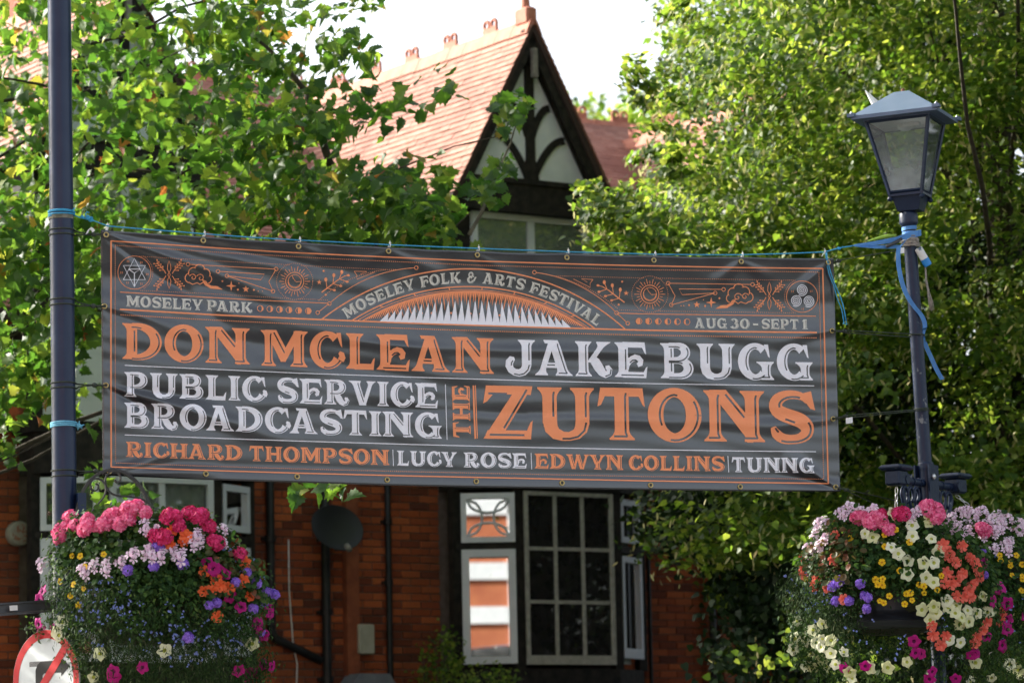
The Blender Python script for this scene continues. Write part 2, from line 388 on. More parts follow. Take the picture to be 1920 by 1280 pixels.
def house(k, label, nb, nt, detail):
    """one bay of the terrace, local frame: x along the facade, y into the house, z up"""
    c, s = math.cos(HTH), math.sin(HTH)
    loc = Vector((HO.x + c * 4.6 * k, HO.y + s * 4.6 * k, 0))
    h = empty('terraced_house', loc, label, 'house', 'gabled terrace houses', HTH)
    X, Y, Z = Vector((1, 0, 0)), Vector((0, 1, 0)), Vector((0, 0, 1))
    # main wall (mortar slab) from x=-2.62 to 1.98 ; bay hole is simply covered by the bay
    wl = MB(); wl.box((-.32, .2, 3.1), (4.6, .4, 6.2)); wall = wl.build('wall', M_mortar, h, local=True)
    spans = [(-2.60, -.24, 2.2, 5.0, -.0), (-2.60, -.24, 5.3, 6.15, -.0)]
    if k == 1: spans = [(-2.60, -.24, 2.2, 5.0, 0)]
    brick_field(wall, spans, nb, lambda u, z: (2.7 < z < 4.75 and (k != 0 or -2.4 < u < -.2)), 5 + k)
    # pilasters
    pl = MB(); pl.box((-1.42 + .14 - .02, -.045, 3.1), (.14, .09, 6.1)); pl.build('pilaster', M_brickplain, wall, local=True)
    pl = MB(); pl.box((-2.42, -.03, 5.15), (.3, .06, .26)); pl.box((-1.25, -.04, 5.15), (2.04, .08, .26)); pl.build('timber_band', M_black, wall, local=True)
    # bay (plan polygon) from z 2.5 to 4.8, black timber
    bay = [(-.2, 0), (-.2, -.28), (.33, -.60), (1.52, -.60), (2.05, -.28), (2.05, 0)]
    def plan(mb, z0, z1, inset=0.0, y0=0.0):
        cx = .92; pts = [(x + (inset if x < cx else -inset), y + (inset if y < 0 else 0)) for x, y in bay]
        n = len(pts); a = [(x, y, z0) for x, y in pts]; b = [(x, y, z1) for x, y in pts]
        mb.add(a + b, [tuple(range(n)), tuple(range(2 * n - 1, n - 1, -1))] + [(i, i + n, (i + 1) % n + n, (i + 1) % n) for i in range(n)])
    b = MB(); plan(b, 2.55, 2.84); plan(b, 4.62, 5.0, -.03)
    P1, P2, P3, P4 = Vector((-.2, -.28, 0)), Vector((.33, -.60, 0)), Vector((1.52, -.60, 0)), Vector((2.05, -.28, 0))
    for p in (P1, P2, P3, P4):
        b.box((p.x + (.0), p.y + .045, 3.73), (.10, .09, 1.79))
    dl = (P2 - P1).normalized(); dr = (P4 - P3).normalized()
    q = P1 + dl * (P2 - P1).length / 2 + Vector((0, .035, 0)); b.box((q.x, q.y, 4.05), ((P2 - P1).length, .07, .07), Matrix.Rotation(math.atan2(dl.y, dl.x), 3, 'Z'))
    q = P3 + dr * (P4 - P3).length / 2 + Vector((0, .035, 0)); b.box((q.x, q.y, 4.05), ((P4 - P3).length, .07, .07), Matrix.Rotation(math.atan2(dr.y, dr.x), 3, 'Z'))
    by = b.build('bay_window', M_black, h, local=True)
    br = MB(); plan(br, 0.0, 2.55, .03); br.build('bay_base', M_brickplain, h, local=True)
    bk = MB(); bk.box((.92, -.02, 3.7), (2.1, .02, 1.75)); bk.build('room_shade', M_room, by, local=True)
    wl_, fm = (P2 - P1).length, M_upvc
    ins = .055
    if k == 0:
        window(by, P1 + dl * ins + Vector((0, .03, 0)), dl, wl_ - 2 * ins + .03, 4.09, 4.58, .055, 1, 1, M_upvc, M_glassmir, label='small square window with distorted reflections', tilt=rad(-2.4))
        tw_ = by.children[-1]; tw_ = [c for c in by.children if c.name.startswith('window')][-1]
        cO = P1 + dl * (wl_ / 2 + .015) + Vector((0, .03, 4.335)); nO = dl.cross(Vector((0, 0, 1))); hwid = (wl_ - 2 * ins + .03) / 2 - .06; hh_ = .185
        for (cx, cz, a0) in ((1, 0, 90), (-1, 0, -90), (0, 1, 180), (0, -1, 0)):
            m = MB(); P_ = []
            for i_ in range(11):
                t_ = -1 + 2 * i_ / 10; dpt = 1 - .72 * math.sqrt(max(0, 1 - t_ * t_))
                q_ = (cx * dpt * hwid, t_ * hh_) if cx else (t_ * hwid, cz * dpt * hh_); P_.append(cO + dl * q_[0] + Vector((0, 0, q_[1])) + nO * .026)
            m.tube(P_, .013, 5); m.build('glazing_bar', M_upvc, tw_, local=True)
        window(by, P1 + dl * ins + Vector((0, .03, 0)), dl, wl_ - 2 * ins + .03, 2.89, 4.02, .075, 1, 1, M_upvc, M_glassmir, label='tall window mirroring a brick house', tilt=rad(-3.3))
        window(by, (.39, -.57, 0), (1, 0, 0), 1.08, 2.88, 4.60, .04, 3, 3, M_sash, M_glassdark, .035, label='old nine pane sash window', bot=.09, depth=.045)
    else:
        window(by, P1 + dl * ins + Vector((0, .03, 0)), dl, wl_ - 2 * ins + .03, 4.09, 4.58, .055, 1, 1, M_upvc, M_glassclear)
        window(by, P1 + dl * ins + Vector((0, .03, 0)), dl, wl_ - 2 * ins + .03, 2.89, 4.02, .075, 1, 1, M_upvc, M_glassclear)
        window(by, (.39, -.57, 0), (1, 0, 0), 1.08, 2.88, 4.60, .06, 2, 1, M_upvc, M_glassclear, .06)
        cu = MB()
        n = 40
        vs = []; fs = []
        for i in range(n + 1):
            x = .42 + 1.02 * i / n; y = -.50 + .012 * math.sin(i * 1.3)
            vs += [(x, y, 2.9), (x, y, 4.57)]
        for i in range(n): fs.append((2 * i, 2 * i + 2, 2 * i + 3, 2 * i + 1))
        cu.add(vs, fs); cu.build('net_curtain', M_curtain, by, local=True)
    q = P3 + dr * ins + Vector((0, .03, 0))
    window(by, q, dr, wl_ - 2 * ins, 4.12, 4.56, .06, 1, 1, M_upvc, M_glassclear)
    window(by, q, dr, wl_ - 2 * ins, 2.95, 3.98, .06, 1, 1, M_upvc, M_glassclear, bot=.1)
    cu = MB(); q2 = q + Vector((-.05, .07, 0)); cu.box(q2 + dr * .25 + Vector((0, 0, 3.7)), (.42, .012, 1.6), Matrix.Rotation(math.atan2(dr.y, dr.x), 3, 'Z')); cu.build('blind', M_curtain, by, local=True)
    # upper gable storey
    g = MB(); g.box((.59, -.02, 6.35), (1.8, .9, 2.72)); gs = g.build('gable_storey', M_black, h, local=True)
    pn = MB()
    pn.box((.59, -.475, 5.45), (1.62, .02, .7)); pn.build('render_panel', M_plaster, gs, local=True)
    window(gs, (-.10, -.47, 0), (1, 0, 0), 1.43, 6.15, 7.40, .06, 2, 1, M_upvc, M_glassmid, .075, label=None)
    cu = MB(); cu.box((.61, -.4725, 6.78), (1.3, .002, 1.1)); cu.build('net_curtain', M_curtain, gs, local=True)
    # gable triangle
    zb = 7.72; f = -.54
    def hw(z): return (ZA - .06 - z) / TAN
    gt = MB(); gt.prism([(GC - hw(zb) - .02, zb), (GC + hw(zb) + .02, zb), (GC, ZA - .03)], (0, f + .1, 0), X, Z, -Y, .1); gable = gt.build('gable', M_plaster, h, local=True)
    pp = MB(); yy = f - .04
    pp.box((GC, f - .03, 7.56), (1.86, .13, .30)); pp.box((GC, f - .05, 7.72), (1.8, .14, .05)); pp.box((GC, f - .045, 7.43), (1.8, .12, .05)); pp.build('bressummer', M_black, gable, local=True)
    pp = MB(); pp.prism([(GC + .0, 7.74), (GC + .105, 7.74), (GC + .095, 9.1), (GC + .0, 9.1)], (0, f, 0), X, Z, -Y, .035)
    pp.prism([(GC - .03, 7.74), (GC + .15, 7.74), (GC + .1, 8.0), (GC + .0, 8.0)], (0, f, 0), X, Z, -Y, .032); pp.build('king_post', M_black, gable, local=True)
    def brace(sgn, x0, z0, x1, z1, w0=.036, bul=.12):
        m = MB(); pa = []; pb = []
        for i in range(13):
            t = i / 12; x = x0 + (x1 - x0) * t; z = z0 + (z1 - z0) * (1 - (1 - t) ** 2 * (1 - bul) - bul * (1 - t)) if False else z0 + (z1 - z0) * math.sin(t * math.pi / 2) ** .85
            dx, dz = (x1 - x0), (z1 - z0) * math.cos(t * math.pi / 2) + .05; l = math.hypot(dx, dz)
            pa.append((GC + .05 + sgn * (x - dz / l * w0), z + dx / l * w0)); pb.append((GC + .05 + sgn * (x + dz / l * w0), z - dx / l * w0))
        m.prism(pa + pb[::-1], (0, f, 0), X, Z, -Y, .028); m.build('curved_brace', M_black, gable, local=True)
    for sg in (1, -1):
        brace(sg, .03, 7.76, .42, 8.20); brace(sg, .03, 8.22, .24, 8.52)
    # raking timbers and bargeboards
    for sg in (1, -1):
        m = MB(); a = math.atan(TAN); dn = Vector((sg * math.cos(a), 0, -math.sin(a))); nn = Vector((sg * math.sin(a), 0, math.cos(a)))
        O = Vector((GC, 0, ZA - .02)); L = (ZA - 7.60) / math.sin(a)
        m.prism([(0, -.0), (L, 0), (L, -.13), (.02, -.13)], O + Vector((0, -.70, 0)), dn, nn, Y, .045)
        # scalloped lower edge of the old board: small teeth
        m.build('bargeboard', M_black, h, local=True)
        m = MB(); m.prism([(0, -.05), (L, -.05), (L, -.10), (.02, -.10)], O + Vector((0, -.585, 0)), dn, nn, Y, .05); m.build('raking_timber', M_black, gable, local=True)
        m = MB(); m.prism([(0, -.03), (L, -.03), (L, -.055), (.02, -.055)], O + Vector((0, -.655, 0)), dn, nn, Y, .20); m.build('soffit', M_black, h, local=True)
    m = MB(); m.box((GC, -.735, 8.93), (.055, .05, .30)); m.build('hanging_post', M_weather, h, local=True)
    # roofs
    rf = MB()
    yb = 5.2; hs = (ZA - 7.5) / TAN
    rf.prism([(GC - hs, 7.5), (GC, ZA - .012), (GC + hs, 7.5), (GC + hs - .05, 7.47), (GC, ZA - .1), (GC - hs + .05, 7.47)], (0, -.73, 0), X, Z, Y, yb + .73)
    gr = rf.build('gable_roof', M_under, h, local=True)
    a = math.atan(TAN); S = (ZA - 7.5) / math.sin(a)
    dn = Vector((-math.cos(a), 0, -math.sin(a))); nn = Vector((-math.sin(a), 0, math.cos(a)))
    def behind(x, d):   # drop tiles that lie inside the main roof
        z = ZA - d * math.sin(a); y = -.75 + x
        return z > 6.11 + .74 * (y + .3) - .1
    roof_slope(gr, (GC, -.68, ZA), Y, dn, nn, yb + .7, S, .074, .165, nt, 11 + k, keep=lambda x, d: x < 3.4, clip=behind)
    dn = Vector((math.cos(a), 0, -math.sin(a))); nn = Vector((math.sin(a), 0, math.cos(a)))
    roof_slope(gr, (GC, -.68, ZA), Y, dn, nn, 2.0, S, .074, .165, 0, 12 + k, clip=behind)
    # cut main slope
    mr = MB(); y0, z0, y1, z1 = -.3, 6.11, 4.5, 6.11 + 4.8 * .74
    mr.prism([(y0, z0), (y1, z1), (y1 + 3.2, z0 + 1.0), (y1 + 3.2, z0 + .9), (y1, z1 - .1), (y0, z0 - .1)], (-2.62, 0, 0), Y, Z, X, 4.6)
    mo = mr.build('main_roof', M_under, h, local=True)
    b_ = math.atan(.74); dn = Vector((0, -math.cos(b_), -math.sin(b_))); nn = Vector((0, -math.sin(b_), math.cos(b_)))
    def outside(x, d):
        u = -2.62 + x; z = z1 - d * math.sin(b_)
        return z < 7.45 or z > ZA - abs(u - GC) * TAN - .25
    roof_slope(mo, (-2.62, y1, z1), X, dn, nn, 4.6, 5.9, .088, .165, 0 if k else 0, 13 + k, clip=outside)
    # ridge tiles with twin-ring crests
    def ridge(parent, O, d, L, crest_every=.62, start=.35):
        O, d = Vector(O), Vector(d); n = int(L / .3); side = d.cross(Z)
        me = None
        for i in range(n):
            p = O + d * (.3 * i + .15)
            if me is None:
                m = MB(); prof = [(-.10, -.13), (-.06, -.03), (-.03, .025), (.03, .025), (.06, -.03), (.10, -.13), (.085, -.13), (.045, -.04), (-.045, -.04), (-.085, -.13)]
                m.prism(prof, -d * .147, side, Z, d, .294); o = m.build('ridge_tile', M_ridge, parent, local=True); me = o.data
            else: o = bpy.data.objects.new('ridge_tile', me); COL.objects.link(o); o.parent = parent
            o.location = p + Z * RNG.uniform(-.004, .004)
        t = start; mc = None
        while t < L:
            if mc is None:
                m = MB(); m.box((0, 0, .03), (.25, .03, .075)) if abs(d.x) > .5 else m.box((0, 0, .03), (.03, .25, .075))
                for sg in (-1, 1):
                    ring = [Vector((0, 0, .10)) + (d * math.cos(q_) + Z * math.sin(q_)) * .046 + d * sg * .068 for q_ in [2 * math.pi * e / 14 for e in range(14)]]
                    m.tube(ring, .018, 6, closed=True)
                    m.box(d * sg * .068 + Vector((0, 0, .06)), (.03, .03, .03))
                o = m.build('ridge_crest', M_ridge, parent, local=True); mc = o.data
            else: o = bpy.data.objects.new('ridge_crest', mc); COL.objects.link(o); o.parent = parent
            o.location = O + d * t + Z * .02; t += crest_every
    ridge(gr, (GC, -.75, ZA), (0, 1, 0), 5.1, .76, .80)
    ridge(mo, (-2.62, y1, z1 + .01), (1, 0, 0), 4.6, .62, .3)
    m = MB(); m.cbox((GC, -.60, ZA + .07), (.13, .24, .18), .02); m.lathe([(.055, ZA + .14), (.045, ZA + .2), (.04, ZA + .32), (.062, ZA + .34), (.062, ZA + .36), (.04, ZA + .38), (.075, ZA + .45), (.08, ZA + .50), (.06, ZA + .56), (.0, ZA + .6)], (GC, -.60, 0), 12)
    m.build('finial', M_ridge, h, local=True)
    return h, wall
def glass_for_gable():
    return glassmat('gable window glass', (.30, .34, .31), .12, .5)
M_glassmid = glass_for_gable()
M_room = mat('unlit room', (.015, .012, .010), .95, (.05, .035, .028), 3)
M_weather = mat('weathered timber', (.16, .14, .12), .9, (.26, .24, .2), 20)
M_under = mat('roof felt', (.05, .03, .025), .95)
M_brickplain = mat('moulded red brick', (.20, .05, .022), .9, (.30, .085, .035), 9, bump=.4)
def chimney(h, u, y, z0, z1):
    m = MB(); m.box((u, y, (z0 + z1) / 2), (.42, .6, z1 - z0)); c = m.build('chimney', M_brickplain, h, local=True)
    m = MB(); m.box((u, y, z1 - .02), (.52, .7, .09)); m.box((u, y, z1 - .28), (.48, .66, .07)); m.build('chimney_cap', M_brickplain, c, local=True)
    for k in (-1, 1):
        m = MB(); m.lathe([(.10, z1 + .02), (.09, z1 + .06), (.085, z1 + .30), (.105, z1 + .32), (.105, z1 + .36), (.07, z1 + .36)], (u, y + k * .16, 0), 14); m.build('chimney_pot', M_ridge, c, local=True, smooth='auto')
H2, wall2 = house(0, 'black and white gabled brick house with the sunlit tiled roof and nine pane bay window', 300, 300, True)
H1, wall1 = house(-1, 'brick terrace house behind the plane tree with net curtains in its bay', 120, 0, False)
H3, wall3 = house(1, 'brick terrace house mostly hidden behind the lime tree', 60, 0, False)

chimney(H1, 1.35, 3.2, 8.2, 10.55)
# fixtures on the houses (local frame of the middle house -> own things in world space)
def HL(u, f, z): return Vector((HO.x + math.cos(HTH) * u + math.sin(HTH) * f, HO.y + math.sin(HTH) * u - math.cos(HTH) * f, z))
def pipe(name, pts, r, label, group=None, brackets=()):
    P = [HL(*p) for p in pts]; e = empty(name, P[-1], label, 'drainpipe', group)
    mb = MB(); mb.tube(P, r, 10); mb.build('pipe', M_pipe, e, smooth=True)
    for (u, f, z) in brackets:
        b = MB(); b.lathe([(r * 1.01, -.03), (r * 1.35, -.03), (r * 1.35, .03), (r * 1.01, .03)], HL(u, f, z), 10); b.box(HL(u, f - .04, z), (r * 3.6, .03, .03), Matrix.Rotation(HTH, 3, 'Z')); b.build('pipe_bracket', M_pipe, e)
    return e
zt = 5.9
pipe('drainpipe', [(-2.21, .07, zt), (-2.21, .07, 3.22), (-2.17, .07, 3.14), (-1.66, .07, 2.93)], .042, 'black waste pipe that bends across the bricks to the right of the flowers'.replace('to the right of', 'beside'), 'black drainpipes on the terrace', [(-2.21, .07, 4.1), (-2.21, .07, 3.5)])
pipe('drainpipe', [(-1.60, .08, zt), (-1.60, .08, 0)], .046, 'black drainpipe behind the dark satellite dish', 'black drainpipes on the terrace', [(-1.6, .08, 3.4), (-1.6, .08, 2.75)])
pipe('drainpipe', [(-.875, .07, zt), (-.875, .07, 0)], .032, 'slim black drainpipe between meter box and bay window', 'black drainpipes on the terrace', [(-.875, .07, 3.70), (-.875, .07, 4.3)])
pipe('drainpipe', [(2.30, .06, zt), (2.30, .06, 0)], .022, 'thin black pipe just beyond the nine pane bay', 'black drainpipes on the terrace')
pipe('drainpipe', [(3.10, .08, zt), (3.10, .08, 0)], .04, 'black drainpipe below the drooping lime branches', 'black drainpipes on the terrace')
pipe('drainpipe', [(3.95, .08, zt), (3.95, .08, 0)], .05, 'black drainpipe half hidden by lime leaves near the flower basket', 'black drainpipes on the terrace')
mb = MB(); mb.tube([HL(-1.98, .02, 4.1), HL(-1.98, .02, 3.6), HL(-1.95, .03, 3.1), HL(-1.90, .02, 2.9), HL(-1.91, .02, 2.7), HL(-1.95, .02, 2.66)], .007, 6)
tag(mb.build('cable', M_white, smooth=True), 'thin white cable hanging down the bricks under the satellite dish', 'cable')
mb = MB(); mb.box(HL(-1.30, .012, 3.6), (.10, .024, 6.0), Matrix.Rotation(HTH, 3, 'Z')); tag(mb.build('recess_strip', M_pipe), 'dark vertical strip on the bricks above the grey cowl', 'wall strip')
# satellite dish
dc = HL(-1.66, .36, 4.18); e = empty('satellite_dish', HL(-1.66, .1, 4.1), 'dark grey oval satellite dish on the brick wall', 'satellite dish')
dn = (Vector((.55, -.80, .30))).normalized(); dm = dn.to_track_quat('Z', 'Y').to_matrix()
mb = MB(); prof = [(0, 0), (.08, .004), (.16, .018), (.22, .034), (.255, .05), (.262, .052), (.255, .044), (.22, .026), (.16, .010), (.08, -.004), (0, -.008)]
mb.lathe([(r, z) for r, z in prof], (0, 0, 0), 28); mb.v = [tuple(dc + dm @ Vector((a * 1.12, b * .9, c))) for a, b, c in mb.v]; mb.build('reflector', mat('dish charcoal', (.010, .011, .014), .5), e, smooth=True)
mb = MB(); lnb = dc + dn * .28 + Vector((.0, 0, -.30)); mb.tube([dc + Vector((0, 0, -.2)), lnb], .011, 6); mb.build('feed_arm', M_dark, e)
mb = MB(); mb.tube([lnb, lnb + (dc - lnb) * .22], .028, 10); mb.build('feed_horn', M_weather, e, smooth=True)
mb = MB(); mb.tube([dc - dn * .01, HL(-1.66, .03, 4.1)], .02, 8); mb.build('wall_mount', M_dark, e)
# meter box, cowl, round vent
mb = MB(); mb.cbox(HL(-1.17, .07, 3.14), (.18, .12, .29), .012, Matrix.Rotation(HTH, 3, 'Z')); mo = mb.build('meter_box', mat('cream meter box paint', (.34, .33, .26), .6, (.42, .40, .33), 9)); tag(mo, 'cream meter box on the brick wall above a grey cowl', 'meter box')
M_lead = mat('grey lead', (.12, .13, .16), .6, (.18, .19, .22), 6)
mb = MB(); R3 = Matrix.Rotation(HTH, 3, 'Z'); ux = R3 @ Vector((1, 0, 0)); un_ = R3 @ Vector((0, -1, 0))
mb.prism([(-.26, 0), (.26, 0), (.26, .26), (.17, .38), (-.17, .38), (-.26, .26)], HL(-1.19, .03, 2.42), ux, Vector((0, 0, 1)), un_, .26)
tag(mb.build('flue_cowl', M_lead), 'grey lead cowl with cut corners against the bricks', 'cowl')
mb = MB(); ring = [HL(-.96 + .19 * math.cos(a), .33, 2.42 + .19 * math.sin(a)) for a in [math.pi * i / 14 for i in range(15)]]
mb.tube(ring, .035, 8); mb.box(HL(-.96, .30, 2.48), (.3, .03, .2), R3); tag(mb.build('bin_lid', M_dark, smooth=True), 'black domed bin lid beside the grey cowl', 'bin')
e = empty('alarm_siren', HL(-4.87, .05, 4.08), 'round stained siren on the brick wall beyond the lamp column', 'siren')
rot = un_.to_track_quat('Z', 'Y').to_matrix(); cc = HL(-4.87, .0, 4.08)
mb = MB(); mb.lathe([(.11, 0), (.115, .02), (.115, .09), (.105, .11), (.0, .112)], cc, 24, rot=rot); mb.build('housing', mat('stained cream plastic', (.26, .25, .20), .6, (.36, .34, .28), 9), e, smooth='auto')
mb = MB(); mb.lathe([(.09, .112), (.09, .118), (.06, .12), (.03, .12), (0, .114)], cc, 20, rot=rot); mb.build('faceplate', mat('rust streaks', (.28, .25, .20), .7, (.25, .09, .04), 30, lo=.5, hi=.6), e, smooth='auto')
# plants at the foot of the bay are built with the trees

# ------------------------------------------------------------------ sunlit house across the street, seen in the bay's glass
hx = empty('brick_house', (-9.0, -16, 0), 'white banded brick house seen only as a reflection in the bay window', 'house')
M_bw = mat('sunlit brick', (.34, .10, .045), .9, (.42, .14, .06), 3, bump=.3)
mb = MB(); mb.box((-9, -18, 8), (34, 4, 16)); hw_ = mb.build('wall', M_bw, hx)
for z in (1.2, 3.0, 4.4, 6.2, 7.4, 8.5, 9.6, 10.7, 11.8, 12.9, 14.0, 15.1):
    mb = MB(); mb.box((-9, -15.95, z), (34.04, .12, .42)); mb.build('stone_band', M_plaster, hw_)
for i in range(-5, 6):
    mb = MB(); mb.box((-9 + i * 2.6 + 1.1, -15.94, 12.2), (.55, .1, 7.4)); mb.build('stone_pilaster', M_plaster, hw_)
    for z in (3.5, 6.5):
        mb = MB(); mb.box((-9 + i * 3.0 + .6, -15.93, z), (1.5, .16, 2.2)); wo_ = mb.build('window', M_plaster, hx)
        mb = MB(); mb.box((-9 + i * 3.0 + .6, -15.84, z), (1.0, .04, 1.7)); mb.build('pane', M_glassdark, wo_)
mb = MB(); mb.prism([(-20.4, 16), (-15.6, 16), (-18, 18.4)], (-26.2, 0, 0), Vector((0, 1, 0)), Vector((0, 0, 1)), Vector((1, 0, 0)), 34.4); mb.build('roof', M_tile, hx)

# ================================================================== the festival banner
TOPE = [(189, 430), (200, 432), (290, 439), (381, 443.5), (470, 450.5), (560, 454), (644, 459.5), (728.5, 463.5), (812, 468.5), (895, 470.5), (979, 475), (1063, 475), (1145, 478.5), (1226, 479), (1308, 482), (1389.7, 481.5), (1470, 484), (1553, 484), (1563, 484)]
BOTE = [(192.6, 891), (386, 899), (557, 904), (726, 909.5), (893, 913), (1054, 915.5), (1220, 918), (1388, 920.5), (1567, 921.5), (1576, 921)]
def pl(tab, s):
    x0, x1 = tab[0][0], tab[-1][0]; x = x0 + (x1 - x0) * s
    return np.array([x, np.interp(x, [t[0] for t in tab], [t[1] for t in tab])]) if np.isscalar(s) else np.stack([x, np.interp(x, [t[0] for t in tab], [t[1] for t in tab])], -1)
def _g(x): return np.exp(-x * x)
FOLDS = [  # (x0, y0, x1, y1, width px start, width px end, amplitude m)
    (200, 440, 640, 600, 5, 26, .015), (200, 445, 470, 640, 5, 20, -.011), (210, 438, 760, 520, 6, 20, -.016), (215, 440, 560, 500, 5, 13, .009),
    (199, 722, 560, 830, 5, 20, .015), (199, 724, 330, 800, 4, 11, -.011), (199, 722, 470, 760, 4, 12, -.008), (196, 574, 420, 640, 4, 18, .009), (210, 590, 780, 700, 9, 20, -.007),
    (300, 560, 900, 672, 14, 26, .009), (380, 640, 900, 740, 10, 18, -.006), (560, 462, 640, 500, 5, 20, .007), (728, 470, 840, 520, 5, 20, .007), (728, 470, 650, 510, 5, 20, .006),
    (895, 478, 960, 520, 5, 18, .006), (1389, 490, 1330, 540, 5, 16, .008), (1389, 490, 1450, 525, 5, 16, .007), (1553, 492, 1480, 560, 4, 16, .009),
    (900, 655, 1330, 668, 8, 12, .006), (620, 760, 1300, 790, 7, 10, -.004), (1000, 780, 1520, 800, 6, 12, .005), (1100, 690, 1500, 715, 7, 10, -.004), (1562, 785, 1420, 800, 5, 16, .007),
    (1562, 785, 1350, 770, 5, 16, -.006), (1567, 913, 1470, 850, 4, 16, .012), (1567, 913, 1440, 885, 4, 14, -.010), (205, 885, 330, 850, 4, 16, .012), (205, 888, 420, 882, 4, 12, .008),
    (1560, 620, 1450, 640, 4, 16, .006), (980, 700, 1200, 712, 6, 9, .004), (640, 640, 1000, 665, 6, 12, .006)]
def disp(x, y):
    """height of the fabric off its mean plane (m), as a smooth function over the cloth"""
    x = np.asarray(x, float); y = np.asarray(y, float)
    yt = np.interp(x, [t[0] for t in TOPE], [t[1] for t in TOPE]); yb = np.interp(x, [t[0] for t in BOTE], [t[1] for t in BOTE])
    t = np.clip((y - yt) / (yb - yt), 0, 1); s = (x - 189) / 1380
    d = .05 * np.sin(np.pi * np.clip(t, 0, 1)) * 0 + .034 * np.exp(-t / .085)                       # top hem leans back
    d += -.022 * np.exp(-((t - .20) / .075) ** 2) * (.55 + .45 * np.sin(s * 9 + .6)) * (1 - .6 * s)        # long roll under the hem
    d += .012 * np.exp(-((1 - t) / .06) ** 2) - .004 * _g((t - .94) / .02)
    d += .0018 * np.sin(y * .085 + x * .013 + 1.5 * np.sin(x * .007)) * np.sin(np.pi * t) + .0013 * np.sin(y * .19 - x * .021 + 2 * np.sin(x * .011 + 1)) * np.sin(np.pi * t)
    d += .0012 * np.sin(x * .09 + 3 * np.sin(y * .02)) * np.exp(-t / .12) * 2
    for (x0, y0, x1, y1, w0, w1, a) in FOLDS:
        L = math.hypot(x1 - x0, y1 - y0); ux, uy = (x1 - x0) / L, (y1 - y0) / L
        p = ((x - x0) * ux + (y - y0) * uy) / L; q = (x - x0) * -uy + (y - y0) * ux
        pc = np.clip(p, 0, 1); wd = w0 + (w1 - w0) * pc
        d += 1.3 * a * np.sin(np.pi * np.clip(p * .92 + .08, 0, 1)) ** .8 * (p > -.02) * _g(q / wd)
    return d
def bpd(x, y, lift=0.0):
    return bp(float(x), float(y), float(disp(x, y)) + lift)
bn_root = empty('festival_banner', bp(880, 905), 'dark grey printed festival banner with orange and white names stretched between two posts', 'banner')
NS, NT = 420, 132
S_, T_ = np.meshgrid(np.linspace(0, 1, NS + 1), np.linspace(0, 1, NT + 1))
topp = pl(TOPE, S_); botp = pl(BOTE, S_); PX = topp * (1 - T_[..., None]) + botp * T_[..., None]
D_ = disp(PX[..., 0], PX[..., 1])
mb = MB()
vv = [bp(PX[j, i, 0], PX[j, i, 1], D_[j, i]) for j in range(NT + 1) for i in range(NS + 1)]
ff = [(j * (NS + 1) + i, (j + 1) * (NS + 1) + i, (j + 1) * (NS + 1) + i + 1, j * (NS + 1) + i + 1) for j in range(NT) for i in range(NS)]
mb.add(vv, ff); fab = mb.build('fabric', M_vinyl, bn_root, smooth=True)
sm = fab.modifiers.new('thickness', 'SOLIDIFY'); sm.thickness = .004; sm.offset = -1 if True else 1

